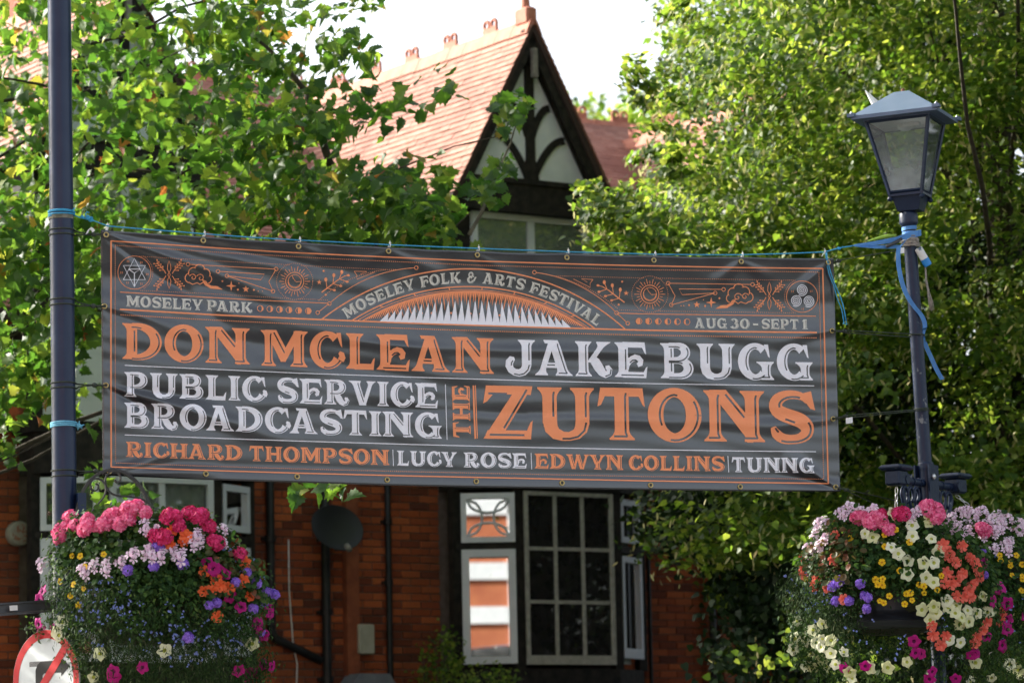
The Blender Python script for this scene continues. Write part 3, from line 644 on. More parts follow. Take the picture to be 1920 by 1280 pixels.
# -------- flat print: polygons in picture of the artwork, wrapped on the cloth
class Print:
    def __init__(s): s.v = []; s.f = []
    def tri(s, a, b, c, mx=9.0, dep=0):
        L = [math.dist(a, b), math.dist(b, c), math.dist(c, a)]; k = L.index(max(L))
        if L[k] > mx and dep < 12:
            if k == 0: m = ((a[0] + b[0]) / 2, (a[1] + b[1]) / 2); s.tri(a, m, c, mx, dep + 1); s.tri(m, b, c, mx, dep + 1)
            elif k == 1: m = ((c[0] + b[0]) / 2, (c[1] + b[1]) / 2); s.tri(a, b, m, mx, dep + 1); s.tri(a, m, c, mx, dep + 1)
            else: m = ((c[0] + a[0]) / 2, (c[1] + a[1]) / 2); s.tri(a, b, m, mx, dep + 1); s.tri(m, b, c, mx, dep + 1)
            return
        n = len(s.v); s.v += [a, b, c]
        ar = (b[0] - a[0]) * (c[1] - a[1]) - (b[1] - a[1]) * (c[0] - a[0])
        s.f.append((n, n + 1, n + 2) if ar < 0 else (n, n + 2, n + 1))
    def quad(s, a, b, c, d): s.tri(a, b, c); s.tri(a, c, d)
    def poly(s, p):
        from mathutils.geometry import tessellate_polygon
        for t in tessellate_polygon([[Vector((x, y, 0)) for x, y in p]]): s.tri(p[t[0]], p[t[1]], p[t[2]])
    def line(s, pts, w, closed=False):
        n = len(pts); P = []
        for i, p in enumerate(pts):
            a = pts[i - 1] if (i or closed) else p; b = pts[(i + 1) % n] if (i < n - 1 or closed) else p
            dx, dy = b[0] - a[0], b[1] - a[1]; l = math.hypot(dx, dy) or 1
            ww = (w[i] if isinstance(w, list) else w) / 2
            P.append(((p[0] - dy / l * ww, p[1] + dx / l * ww), (p[0] + dy / l * ww, p[1] - dx / l * ww)))
        for i in range(n if closed else n - 1):
            j = (i + 1) % n; s.quad(P[i][0], P[i][1], P[j][1], P[j][0])
    def ring(s, c, r, w, n=28): s.line([(c[0] + r * math.cos(2 * math.pi * k / n), c[1] + r * math.sin(2 * math.pi * k / n)) for k in range(n)], w, True)
    def disc(s, c, r, n=12, a=1.0):
        q = [(c[0] + r * math.cos(2 * math.pi * k / n), c[1] + r * a * math.sin(2 * math.pi * k / n)) for k in range(n)]
        for k in range(1, n - 1): s.tri(q[0], q[k], q[k + 1])
    def dots(s, pts, step, r):
        acc = 0.0
        for (a, b) in zip(pts[:-1], pts[1:]):
            L = math.dist(a, b)
            while acc < L:
                t = acc / L; s.disc((a[0] + (b[0] - a[0]) * t, a[1] + (b[1] - a[1]) * t), r, 6); acc += step
            acc -= L
    def build(s, name, m, lift=.0016):
        x = np.array([p[0] for p in s.v]); y = np.array([p[1] for p in s.v]); d = disp(x, y) + lift
        mb = MB(); mb.add([bp(float(a), float(b), float(c)) for a, b, c in zip(x, y, d)], s.f)
        return mb.build(name, m, bn_root)

# -------- slab-serif display alphabet (cap height 1, y up), thick strokes with an inline groove
def flare(t): return 1.0 if t <= .03 else max(0.0, (1 - (t - .03) / .19)) ** 2.4
class G:
    def __init__(s, w): s.w = w; s.p = []; s.g = []
    def leg(s, xb, xt, w, *a_, **k_): return s._leg(xb, xt, w + (.035 if w > .2 else .045), *a_, **k_)
    def _leg(s, xb, xt, w, eb=.10, et=.10, y0=0.0, y1=1.0, groove=True, ebl=None, etl=None):
        ebl = eb if ebl is None else ebl; etl = et if etl is None else etl
        ts = [0, .03, .05, .08, .12, .17, .22]; L = []; R = []
        H = y1 - y0
        ys = [y0 + t for t in ts] + [y1 - t for t in ts[::-1]]
        for i, y in enumerate(ys):
            xc = xb + (xt - xb) * (y - y0) / H
            t = (y - y0) if i < len(ts) else (y1 - y)
            el = (ebl if i < len(ts) else etl) * flare(t); er = (eb if i < len(ts) else et) * flare(t)
            L.append((xc - w / 2 - el, y)); R.append((xc + w / 2 + er, y))
        for i in range(len(ys) - 1): s.p.append([L[i], R[i], R[i + 1], L[i + 1]])
        if groove and w > .17:
            gx = w * .25; a = .07 if eb > .03 else .12; b = .07 if et > .03 else .12
            f = lambda y: xb + (xt - xb) * (y - y0) / H + gx
            s.g.append([(f(y0 + .13) + (.0), y0 + .14), (f(y1 - .16), y1 - .16), (f(y1 - .09) + .018, y1 - .09)])
            if eb > .03: s.g.append([(xb - w / 2 - .01, y0 + .07), (f(y0 + .07) + .03, y0 + .07), (f(y0 + .14), y0 + .15)])
        return s
    def rib(s, pts, ws, groove=True, sub=True):
        n = len(pts); P = []
        for i, p in enumerate(pts):
            a = pts[max(i - 1, 0)]; b = pts[min(i + 1, n - 1)]; dx, dy = b[0] - a[0], b[1] - a[1]; l = math.hypot(dx, dy) or 1
            P.append((p, (-dy / l, dx / l), (ws[i] if isinstance(ws, list) else ws) + .032))
        for i in range(n - 1):
            (p, q, w), (p2, q2, w2) = P[i], P[i + 1]
            s.p.append([(p[0] + q[0] * w / 2, p[1] + q[1] * w / 2), (p[0] - q[0] * w / 2, p[1] - q[1] * w / 2), (p2[0] - q2[0] * w2 / 2, p2[1] - q2[1] * w2 / 2), (p2[0] + q2[0] * w2 / 2, p2[1] + q2[1] * w2 / 2)])
        if groove:
            cur = []; sg0 = 0
            for (p, q, w) in P:
                dv = q[0] * .8 - q[1] * .6; sg = 1 if dv > 0 else -1
                if w > .10 and abs(dv) > .28 and (sg == sg0 or not cur): cur.append((p[0] + q[0] * sg * w * .27, p[1] + q[1] * sg * w * .27)); sg0 = sg
                else:
                    if len(cur) > 2: s.g.append(cur)
                    cur = []; sg0 = sg
            if len(cur) > 2: s.g.append(cur)
        return s
    def poly(s, p, e=.014):
        n = len(p); ar = sum(p[i][0] * p[(i + 1) % n][1] - p[(i + 1) % n][0] * p[i][1] for i in range(n))
        if ar < 0: p = p[::-1]
        q = []
        for i in range(n):
            a, b, c = p[i - 1], p[i], p[(i + 1) % n]; l1 = math.dist(a, b) or 1; l2 = math.dist(b, c) or 1
            n1 = ((b[1] - a[1]) / l1, -(b[0] - a[0]) / l1); n2 = ((c[1] - b[1]) / l2, -(c[0] - b[0]) / l2); k = 1 + n1[0] * n2[0] + n1[1] * n2[1]; k = max(k, .6)
            q.append((b[0] + (n1[0] + n2[0]) / k * e, b[1] + (n1[1] + n2[1]) / k * e))
        s.p.append(q); return s
def bowl(g, x0, yt, yb, xr, th=.13, tv=.26, n=14):
    """bowl from the stem at the top, round to the right, back at the bottom"""
    yc = (yt + yb) / 2; ry = (yt - yb) / 2 - th / 2; rx = min(xr - tv / 2 - x0 - .02, ry * 1.25 + .02); xm = xr - tv / 2 - rx
    pts = [(x0, yc + ry)]; ws = [th]
    for i in range(n + 1):
        a = math.pi / 2 - math.pi * i / n; pts.append((xm + rx * math.cos(a), yc + ry * math.sin(a))); ws.append(th + (tv - th) * max(0, math.cos(a)) ** 1.3)
    pts.append((x0, yc - ry)); ws.append(th); g.rib(pts, ws)
def oval(g, cx, cy, rx, ry, a0, a1, wl=.27, wt=.14, n=34, e0=None, e1=None):
    pts = []; ws = []
    for i in range(n + 1):
        a = rad(a0 + (a1 - a0) * i / n); w = wt + (wl - wt) * abs(math.cos(a)) ** 1.4
        pts.append((cx + (rx - w / 2) * math.cos(a), cy + (ry - w / 2) * math.sin(a))); ws.append(w)
    g.rib(pts, ws); return pts, ws
def beak(g, x, y, h, dirn=-1, w=.06):
    """vertical serif wedge at the end of an arm. dirn -1: hangs down from y, +1: rises from y"""
    g.poly([(x - .10, y), (x, y), (x + w * .8, y + dirn * (h + .02)), (x + w * .3, y + dirn * h * .95), (x - .06, y + dirn * .13)])
GL = {}
def mk(ch, w): g = G(w); GL[ch] = g; return g
g = mk('A', 1.16); g.leg(.17, .50, .13, .11, 0, groove=False, ebl=.09); g.leg(.86, .55, .27, .10, -.02, ebl=.10); g.poly([(.30, .93), (.62, .93), (.66, 1.0), (.27, 1.0)]); g.poly([(.32, .23), (.74, .23), (.72, .35), (.35, .35)]); g.g.append([(.36, .30), (.58, .30)])
g = mk('B', 1.0); g.leg(.24, .24, .25, .0, .0, ebl=.11, etl=.11, groove=False); bowl(g, .24, 1.0, .47, .86, .12, .25); bowl(g, .24, .56, 0, .95, .13, .27); g.g.append([(.31, .2), (.31, .46)]); g.g.append([(.31, .60), (.31, .84)])
g = mk('C', 1.0); oval(g, .52, .5, .50, .52, 52, 322, .28, .14); beak(g, .90, .98, .36); g.rib([(.90, .22), (.95, .31), (.93, .40), (.86, .45)], [.15, .16, .13, .05], False)
g = mk('D', 1.06); g.leg(.24, .24, .25, 0, 0, ebl=.12, etl=.12, groove=False); bowl(g, .24, 1.0, 0, 1.04, .12, .28, 20); g.g.append([(.31, .22), (.31, .80)])
def curlE(g):
    g.rib([(.36, .22), (.37, .34), (.42, .45), (.50, .53), (.60, .57), (.69, .55), (.75, .48), (.74, .39), (.66, .35)], [.05, .07, .11, .14, .15, .15, .15, .13, .08], False); g.g.append([(.44, .42), (.52, .49), (.61, .50), (.67, .45)])
g = mk('E', .98); g.leg(.24, .24, .25, 0, 0, ebl=.11, etl=.11, groove=False); g.poly([(.24, 1), (.84, 1), (.84, .87), (.24, .87)]); beak(g, .87, 1.0, .30); g.poly([(.24, 0), (.90, 0), (.88, .14), (.24, .14)]); beak(g, .90, 0, .29, 1); g.poly([(.24, .44), (.42, .44), (.52, .55), (.24, .56)]); curlE(g); g.g.append([(.31, .22), (.31, .80)]); g.g.append([(.18, .06), (.84, .06)])
g = mk('F', .90); g.leg(.24, .24, .25, .10, 0, ebl=.11, etl=.11); g.poly([(.24, 1), (.82, 1), (.82, .87), (.24, .87)]); beak(g, .85, 1.0, .30); g.poly([(.24, .42), (.42, .42), (.52, .55), (.24, .56)]); curlE(g)
g = mk('G', 1.08); oval(g, .52, .5, .50, .52, 52, 305, .28, .14); beak(g, .90, .98, .34); g.leg(.84, .84, .22, .10, .10, -.02, .50, True, .02, .16)
g = mk('H', 1.10); g.leg(.23, .23, .25); g.leg(.87, .87, .25); g.poly([(.3, .44), (.8, .44), (.8, .57), (.3, .57)])
g = mk('I', .48); g.leg(.24, .24, .25)
g = mk('J', .92); g.leg(.68, .68, .25, 0, .11, .28, 1.0, groove=True); g.rib([(.68, .30), (.65, .18), (.57, .09), (.45, .05), (.32, .07), (.21, .14), (.16, .25), (.17, .36), (.24, .44), (.32, .46)], [.25, .24, .21, .18, .17, .18, .20, .20, .17, .05])
g = mk('K', 1.10); g.leg(.23, .23, .25, .10, .10); g.leg(.42, .86, .13, 0, .10, .40, 1.0, False, 0, .14); g.rib([(.46, .56), (.58, .42), (.68, .26), (.78, .12), (.88, .06), (.98, .10), (1.0, .20), (.95, .27), (.88, .27)], [.14, .25, .25, .21, .17, .15, .14, .12, .05])
g = mk('L', .84); g.leg(.24, .24, .25, 0, .11, ebl=.11); g.poly([(.24, 0), (.76, 0), (.75, .14), (.24, .14)]); beak(g, .77, 0, .30, 1)
g = mk('M', 1.32); g.leg(.20, .20, .18, .10, .0, etl=.11); g.leg(1.08, 1.08, .26, .10, .11, etl=0); g.poly([(.12, 1), (.42, 1), (.76, .38), (.64, .14), (.56, .14)]); g.poly([(.56, .14), (.68, .14), (1.16, 1), (.98, 1), (.60, .34)]); g.g.append([(.36, .94), (.66, .38)])
g = mk('N', 1.18); g.leg(.20, .20, .18, .11, 0, etl=.11); g.leg(.94, .94, .24, .11, .11, .0, 1.0, etl=.10, ebl=.02); g.poly([(.11, 1), (.42, 1), (.98, .34), (.94, .0), (.84, .0), (.80, .12)]); g.g.append([(.42, .92), (.78, .48)])
g = mk('O', 1.06); oval(g, .53, .5, .52, .52, 0, 360, .28, .15, 40)
g = mk('P', .96); g.leg(.24, .24, .25, .10, 0, ebl=.11, etl=.11, groove=True); bowl(g, .24, 1.0, .36, .92, .12, .27)
g = mk('R', 1.04); g.leg(.24, .24, .25, .10, 0, ebl=.11, etl=.11, groove=True); bowl(g, .24, 1.0, .42, .90, .12, .26); g.rib([(.44, .46), (.54, .36), (.62, .22), (.71, .10), (.82, .04), (.92, .07), (.96, .16), (.92, .25), (.85, .27)], [.10, .22, .24, .21, .17, .15, .15, .12, .05])
g = mk('S', .92)
_sp = [(.80, .80), (.70, .90), (.56, .94), (.38, .93), (.23, .86), (.16, .75), (.19, .63), (.32, .55), (.50, .49), (.67, .42), (.77, .31), (.76, .18), (.64, .09), (.46, .06), (.28, .08), (.16, .17), (.10, .30)]
_sw = [.06, .11, .13, .15, .20, .23, .24, .25, .26, .26, .25, .21, .16, .15, .17, .17, .06]
def catm(P, W, k=3):
    P_ = [P[0]] + list(P) + [P[-1]]; o = []; w_ = []
    for i in range(1, len(P_) - 2):
        for j in range(k):
            t = j / k; a, b, c, d = P_[i - 1], P_[i], P_[i + 1], P_[i + 2]
            o.append(tuple(.5 * (2 * b[q] + (c[q] - a[q]) * t + (2 * a[q] - 5 * b[q] + 4 * c[q] - d[q]) * t * t + (3 * b[q] - a[q] - 3 * c[q] + d[q]) * t ** 3) for q in (0, 1)))
            w_.append(W[i - 1] + (W[i] - W[i - 1]) * t)
    return o + [P[-1]], w_ + [W[-1]]
_sp2, _sw2 = catm(_sp, _sw); g.rib(_sp2, _sw2); g.poly([(.70, .96), (.86, 1.0), (.93, .66), (.86, .68), (.74, .84)])
g = mk('T', .98); g.leg(.49, .49, .25, .11, 0); g.poly([(.08, 1.0), (.90, 1.0), (.90, .86), (.08, .86)]); beak(g, .90, 1.0, .32); g.poly([(.18, 1), (.08, 1), (.02, .66), (.07, .69), (.15, .86)])
g = mk('U', 1.14); g.leg(.24, .24, .25, 0, .10, .30, 1.0); g.rib([(.24, .34), (.27, .20), (.36, .10), (.50, .055), (.63, .055), (.77, .10), (.86, .20), (.89, .34)], [.25, .24, .20, .15, .14, .18, .23, .25]); g.leg(.89, .89, .24, 0, .10, .30, 1.0)
g = mk('V', 1.14); g.leg(.56, .24, .26, 0, .09, 0, 1.0, True, 0, .13); g.leg(.60, .93, .12, 0, .10, 0, 1.0, False, 0, .12)
g = mk('W', 1.62); g.leg(.50, .23, .25, 0, .06, 0, 1.0, True, 0, .12); g.leg(.54, .80, .11, 0, 0, 0, 1.0, False); g.leg(1.08, .80, .25, 0, 0, 0, 1.0, True); g.leg(1.12, 1.42, .11, 0, .10, 0, 1.0, False, 0, .12)
g = mk('Y', 1.12); g.leg(.56, .56, .25, .11, 0, 0, .52); g.leg(.50, .24, .25, 0, .09, .36, 1.0, True, 0, .13); g.leg(.62, .93, .12, 0, .10, .38, 1.0, False, 0, .12)
g = mk('Z', 1.02); g.poly([(.10, 1), (.98, 1), (.95, .86), (.12, .86)]); g.poly([(.64, .90), (.98, 1.0), (.40, .10), (.02, 0)]); g.poly([(.04, 0), (.94, 0), (.92, .14), (.10, .14)]); beak(g, .94, 0, .32, 1); g.poly([(.20, 1), (.08, 1), (.02, .68), (.08, .72), (.20, .86)]); g.g.append([(.88, .94), (.42, .20)]); g.g.append([(.14, .065), (.82, .065)]); g.g.append([(.12, .86), (.48, .86)])
g = mk('&', 1.06); oval(g, .44, .74, .26, .27, -60, 250, .15, .11, 22); oval(g, .42, .28, .36, .31, 60, 350, .24, .13, 26); g.rib([(.74, .22), (.80, .36), (.88, .50), (.98, .55)], [.15, .12, .13, .05], False); g.rib([(.30, .62), (.55, .58), (.75, .60)], [.06, .12, .05], False)
g = mk('0', .96); oval(g, .48, .5, .46, .51, 0, 360, .27, .13, 36)
g = mk('1', .46); g.leg(.26, .26, .25, .09, 0); g.poly([(.14, .98), (.38, 1.0), (.2, .8), (.02, .78)])
g = mk('3', .88); oval(g, .42, .74, .36, .27, 150, -85, .24, .12, 20); oval(g, .42, .29, .42, .31, 88, -160, .27, .13, 22)
g = mk('-', .62); g.poly([(.08, .36), (.54, .36), (.54, .52), (.08, .52)])
_gc = {}
def glyph_tris(ch, groove=True):
    key = (ch, groove)
    if key in _gc: return _gc[key]
    g = GL[ch]; vs = []; fs = []; isg = []
    def addp(p, fl):
        b = len(vs)
        ar = sum(p[i][0] * p[(i + 1) % len(p)][1] - p[(i + 1) % len(p)][0] * p[i][1] for i in range(len(p)))
        if abs(ar) < 1e-6: return
        if ar < 0: p = p[::-1]
        vs.extend([Vector(q) for q in p]); fs.append(list(range(b, b + len(p)))); isg.append(fl)
    for p in g.p: addp(p, False)
    if groove:
        for l in g.g:
            n = len(l)
            for i in range(n - 1):
                a, b = l[i], l[i + 1]; dx, dy = b[0] - a[0], b[1] - a[1]; q = math.hypot(dx, dy) or 1; h = .019
                ex, ey = dx / q * .006, dy / q * .006
                addp([(a[0] - dy / q * h - ex, a[1] + dx / q * h - ey), (a[0] + dy / q * h - ex, a[1] - dx / q * h - ey), (b[0] + dy / q * h + ex, b[1] - dx / q * h + ey), (b[0] - dy / q * h + ex, b[1] + dx / q * h + ey)], True)
    rv, re, rf, ov, oe, of = delaunay_2d_cdt(vs, [], fs, 0, 1e-5, True)
    out = [[tuple(rv[i]) for i in f] for f, o in zip(rf, of) if o and not any(isg[k] for k in o)]
    _gc[key] = out; return out
KERN = {'PA': -.13, 'CA': -.09, 'AS': -.06, 'LY': -.14, 'EY': -.04, 'UC': -.03, 'CY': -.06, 'WY': -.09, 'YN': -.05, 'RV': -.05, 'VI': -.03, 'VA': -.16, 'AN': -.03, 'EA': -.05, 'OA': -.09, 'AD': -.04, 'JA': -.06, 'AK': -.03, 'RT': -.05, 'ST': -.04, 'TO': -.04, 'HA': -.05, 'AR': -.03, 'LE': -.03, 'FO': -.05, 'TI': -.02, 'UT': -.03}
def lean(x): return rad(.15 + 1.35 * (x - 200) / 1350)
def set_text(pr, txt, p0, p1, h0, h1, base=None, groove=True, sp=.075, space=.42, rot=None):
    """letters along the base line p0 -> p1 (artwork px); base: optional function s -> (point, unit tangent)"""
    total = 0; xs = []
    for ci, ch in enumerate(txt):
        if ch == ' ': total += space; xs.append(None); continue
        total += KERN.get(txt[ci - 1:ci + 1], 0) if ci else 0
        xs.append(total); total += GL[ch].w + sp
    total -= sp
    for ch, x0 in zip(txt, xs):
        if x0 is None: continue
        s0 = x0 / total; gw = GL[ch].w
        def mp(q):
            if base is None:
                s = (x0 + q[0]) / total; h = h0 + (h1 - h0) * s; bx = p0[0] + (p1[0] - p0[0]) * s; by = p0[1] + (p1[1] - p0[1]) * s
                le = lean(bx); return (bx - math.sin(le) * q[1] * h, by - math.cos(le) * q[1] * h)
            if rot is None:
                (bx, by), (tx, ty) = base((x0 + gw / 2) / total); k = base.L / total; h = h0 + (h1 - h0) * s0
                dx = (q[0] - gw / 2) * k; return (bx + tx * dx + ty * q[1] * h, by + ty * dx - tx * q[1] * h)
        for t in glyph_tris(ch, groove):
            p = [mp(q) for q in t]
            for k in range(1, len(p) - 1): pr.tri(p[0], p[k], p[k + 1])
def circ3(a, b, c):
    ax, ay, bx, by, cx, cy = *a, *b, *c; d = 2 * (ax * (by - cy) + bx * (cy - ay) + cx * (ay - by))
    ux = ((ax * ax + ay * ay) * (by - cy) + (bx * bx + by * by) * (cy - ay) + (cx * cx + cy * cy) * (ay - by)) / d
    uy = ((ax * ax + ay * ay) * (cx - bx) + (bx * bx + by * by) * (ax - cx) + (cx * cx + cy * cy) * (bx - ax)) / d
    r = math.dist((ux, uy), a); return (ux, uy), r, math.atan2(ay - uy, ax - ux), math.atan2(cy - uy, cx - ux)
def arcpts(a, b, c, n=60, t0=0, t1=1):
    o, r, A, B = circ3(a, b, c); return [(o[0] + r * math.cos(A + (B - A) * (t0 + (t1 - t0) * i / n)), o[1] + r * math.sin(A + (B - A) * (t0 + (t1 - t0) * i / n))) for i in range(n + 1)]

def row(name, txt, *a, m=None, **k):
    pr = Print(); set_text(pr, txt, *a, **k); return pr.build(name, m)
row('lettering', 'DON', (231, 672.5), (467.8, 683), 67, 67, m=M_orange)
row('lettering', 'MCLEAN', (491, 685), (925.5, 700.5), 66.5, 66, m=M_orange)
row('lettering', 'JAKE', (945, 701.5), (1216, 707.8), 65.5, 65, m=M_paper)
row('lettering', 'BUGG', (1240, 708.5), (1525, 711.5), 65.5, 65, m=M_paper)
row('lettering', 'PUBLIC', (233.8, 743), (500, 752.5), 46, 45.5, m=M_paper)
row('lettering', 'SERVICE', (519, 754), (822.5, 764.3), 46, 45, m=M_paper)
row('lettering', 'BROADCASTING', (233.8, 801.3), (829, 821), 47, 46, m=M_paper)
row('lettering', 'ZUTONS', (906, 820.5), (1527.5, 829.8), 97, 95, m=M_orange)
row('lettering', 'RICHARD', (236.6, 855.8), (454.5, 863), 28, 28, m=M_orange)
row('lettering', 'THOMPSON', (467, 863.5), (730, 871.3), 28, 28, m=M_orange)
row('lettering', 'LUCY', (745, 871.8), (857.5, 875), 27.5, 27.5, m=M_paper)
row('lettering', 'ROSE', (870, 875.3), (988.5, 877.3), 27.5, 27.5, m=M_paper)
row('lettering', 'EDWYN', (1003, 877.5), (1168.5, 880.5), 27.5, 27.5, m=M_orange)
row('lettering', 'COLLINS', (1179, 880.8), (1358.8, 882.7), 27.3, 27.3, m=M_orange)
row('lettering', 'TUNNG', (1372, 884.4), (1527.7, 885.8), 27.5, 27.5, m=M_paper)
row('lettering', 'MOSELEY', (237, 574.3), (381, 582), 20.3, 20, m=M_cream)
row('lettering', 'PARK', (388, 582.4), (474, 586.7), 20, 19.5, m=M_cream)
row('lettering', 'AUG', (1302.5, 614.7), (1363.5, 615.7), 18.6, 18.6, m=M_cream)
row('lettering', '30', (1369, 615.8), (1406, 616.4), 18.6, 18.6, m=M_cream)
row('lettering', '-', (1411, 616.2), (1423, 616.4), 18.6, 18.6, m=M_cream)
row('lettering', 'SEPT', (1428, 616.5), (1498, 617.2), 18.6, 18.6, m=M_cream)
row('lettering', '1', (1504, 617.2), (1514, 617.3), 18.6, 18.6, m=M_cream)
# THE, reading upwards
pr = Print(); tot = sum(GL[c].w + .075 for c in 'THE') - .075; x0 = 0
for c in 'THE':
    for t in glyph_tris(c):
        p = []
        for q in t:
            s = (x0 + q[0]) / tot; bx, by = 882.8 + (879.8 - 882.8) * s, 820.5 + (722.0 - 820.5) * s; p.append((bx - q[1] * 32.5, by - q[1] * .6))
        for k in range(1, len(p) - 1): pr.tri(p[0], p[k], p[k + 1])
    x0 += GL[c].w + .075
pr.poly([(886, 722.3), (892.3, 722), (894.0, 746), (896, 821.5), (890, 822.6), (888.4, 800)]) if False else None
pr.build('lettering', M_orange); pr = Print(); pr.line([(887.6, 722.3), (888.6, 760), (891.2, 822.2)], 3.2); pr.build('printed_bar', M_orange); pr = Print(); pr.line([(891.4, 722.0), (892.6, 760), (895.0, 821.6)], 1.8); pr.build('printed_bar', M_orange)
# arched title
A0, AM, A1 = (651, 598), (886, 530.5), (1119, 611.5)
def arcbase(t):
    o, r, A, B = circ3(A0, AM, A1); a = A + (B - A) * t; return (o[0] + r * math.cos(a), o[1] + r * math.sin(a)), (-math.sin(a), math.cos(a))
_o, _r, _A, _B = circ3(A0, AM, A1); arcbase.L = abs(_B - _A) * _r
pr = Print(); set_text(pr, 'MOSELEY FOLK & ARTS FESTIVAL', None, None, 20.5, 20, base=arcbase, space=.45); pr.build('lettering', M_cream)

# orange rules, frames and ornaments
O = Print(); W = Print()
O.line([(208, 451.7), (290, 457), (400, 464.5), (520, 472), (620, 477), (760, 483.5), (900, 489.5), (1020, 493.2), (1120, 496.3), (1200, 498), (1380, 501.5), (1542.6, 503.4)], 2.3)
O.line([(1542.6, 503.4), (1546, 640), (1549, 760), (1553, 906)], 2.6); O.line([(208.3, 451), (208.0, 600), (208.2, 760), (208.6, 875)], 2.8)
O.line([(208, 874.8), (380, 881), (560, 886.5), (780, 892), (1000, 896.6), (1200, 900.6), (1380, 903.6), (1554, 905.9)], 2.3)
O.dots([(216.5, 460), (400, 472.5), (620, 485), (900, 497.5), (1200, 505.5), (1534.5, 510)], 3.65, .95); O.dots([(1535.5, 512), (1538.5, 640), (1541, 760), (1544.5, 897)], 3.65, .95)
O.dots([(216, 462), (216, 600), (216.2, 760), (216.5, 866)], 3.65, .95); O.dots([(218, 867.4), (380, 873), (560, 878.5), (780, 884), (1000, 888.7), (1200, 892.5), (1380, 895.5), (1543, 897.8)], 3.65, .95)
O.line([(225, 579.8), (400, 590), (580, 598.2), (800, 606.7), (1020, 613.6), (1200, 618.7), (1370, 621.5), (1531.6, 623.2)], 2.9)
O.dots([(227, 590), (400, 600), (620, 610.2), (800, 617), (1020, 623.7), (1200, 628), (1531.6, 633.3)], 4.0, 1.25)
O.line([(225, 547.5), (340, 554.5), (480, 562.5), (613, 568.3)], 1.5); O.line([(1160, 586.9), (1200, 588.2), (1360, 590.5), (1529.6, 592.6)], 1.5)
W.line([(233.8, 684.6), (400, 692), (560, 699.2), (780, 707), (1000, 713.6), (1200, 718.6), (1370, 721.3), (1526.5, 723)], 1.5)
W.line([(233.8, 814.9), (400, 821), (560, 826.4), (780, 833), (1000, 838.5), (1200, 842.3), (1370, 844.8), (1530, 846.4)], 1.6)
for a, b in (((835, 720), (838.2, 824)), ((736.5, 842.5), (737.6, 873)), ((995.7, 848.5), (997, 879)), ((1364.8, 854.5), (1366.4, 885))): W.line([a, b], 1.3)
def node(p, q, r=3.0): pass
def link(pts, ends=(1, 1), w=1.2, r=3.4):
    P = [list(p) for p in pts]
    for k, e, j in ((0, ends[0], 1), (-1, ends[1], -2)):
        if e:
            a, b = pts[k], pts[j]; L = math.dist(a, b); O.ring(a, r, w, 14); P[k] = [a[0] + (b[0] - a[0]) * r / L, a[1] + (b[1] - a[1]) * r / L]
    O.line([tuple(p) for p in P], w)
# title arches
O.line(arcpts((603, 598.8), (875, 504), (1172, 616.8), 80), 2.4)
O.line(arcpts((660, 600.8), (888, 537.4), (1115, 615.5), 70), 2.3); O.line(arcpts((670, 601), (888, 543), (1105, 615.3), 70), 1.2)
for t in (.12, .26, .40, .53, .66, .79, .91):
    a = arcpts((660, 600.8), (888, 537.4), (1115, 615.5), 100)[int(t * 100)]; b = arcpts((670, 601), (888, 543), (1105, 615.3), 100)[int(t * 100)]; O.line([a, b], 1.8)
link(arcpts((617.5, 569), (693, 521), (780.5, 502), 24), (1, 1), 1.3); link([(617.5, 569), (595.6, 586)], (0, 1), 1.3)
link(arcpts((1002, 510.5), (1085, 535), (1156, 586.5), 24), (1, 1), 1.3); link([(1156, 586.5), (1177, 606)], (0, 1), 1.3)
O.dots(arcpts((598, 563), (660, 522), (742, 505), 20), 3.6, .8); O.dots(arcpts((1040, 517), (1110, 545), (1160, 580), 20), 3.6, .8)
# sunburst: orange teeth from the arch, white spikes from the rule
C0, CR, CA, CB = circ3((678.5, 602), (887, 546), (1097.6, 614.5))
def basey(x): return np.interp(x, [580, 800, 1020, 1200], [598.2, 606.7, 613.6, 618.7]) - 1.2
n = 27
for i in range(n):
    x = 720 + i * (1062 - 720) / (n - 1); yb_ = basey(x); rel = (x - C0[0]) / CR
    top = C0[1] - math.sqrt(CR * CR - (x - C0[0]) ** 2); Hh = yb_ - top
    hh = Hh * .74; k = (x - 888) / 420
    W.tri((x - 7.4 + k * 2, yb_), (x + 7.4 + k * 2, yb_ + .2), (x - 9 * k * 2.4, yb_ - hh)) if hh > 3 else None
na = 130
arc = [(C0[0] + CR * math.cos(CA + (CB - CA) * i / na), C0[1] + CR * math.sin(CA + (CB - CA) * i / na)) for i in range(na + 1)]
O.line(arc, 2.0)
for i in range(na):
    a, b = arc[i], arc[i + 1]; L = [27, 12, 36, 14, 22][i % 5]; mx_ = (a[0] + b[0]) / 2; my = (a[1] + b[1]) / 2
    dx, dy = C0[0] - mx_, C0[1] - my; q = math.hypot(dx, dy); dx, dy = dx / q, dy / q
    L = min(L, (basey(mx_) - my) * .80)
    if L > 1.2: O.tri((a[0] + .2, a[1]), (b[0] + .5, b[1]), (mx_ + dx * L - .0, my + dy * L))
for i in range(12): x = 773 + i * 18.2; O.disc((x, basey(x) - (15.5 + 5 * math.cos((i - 5.5) / 6.2 * 1.4))), 1.9, 8)
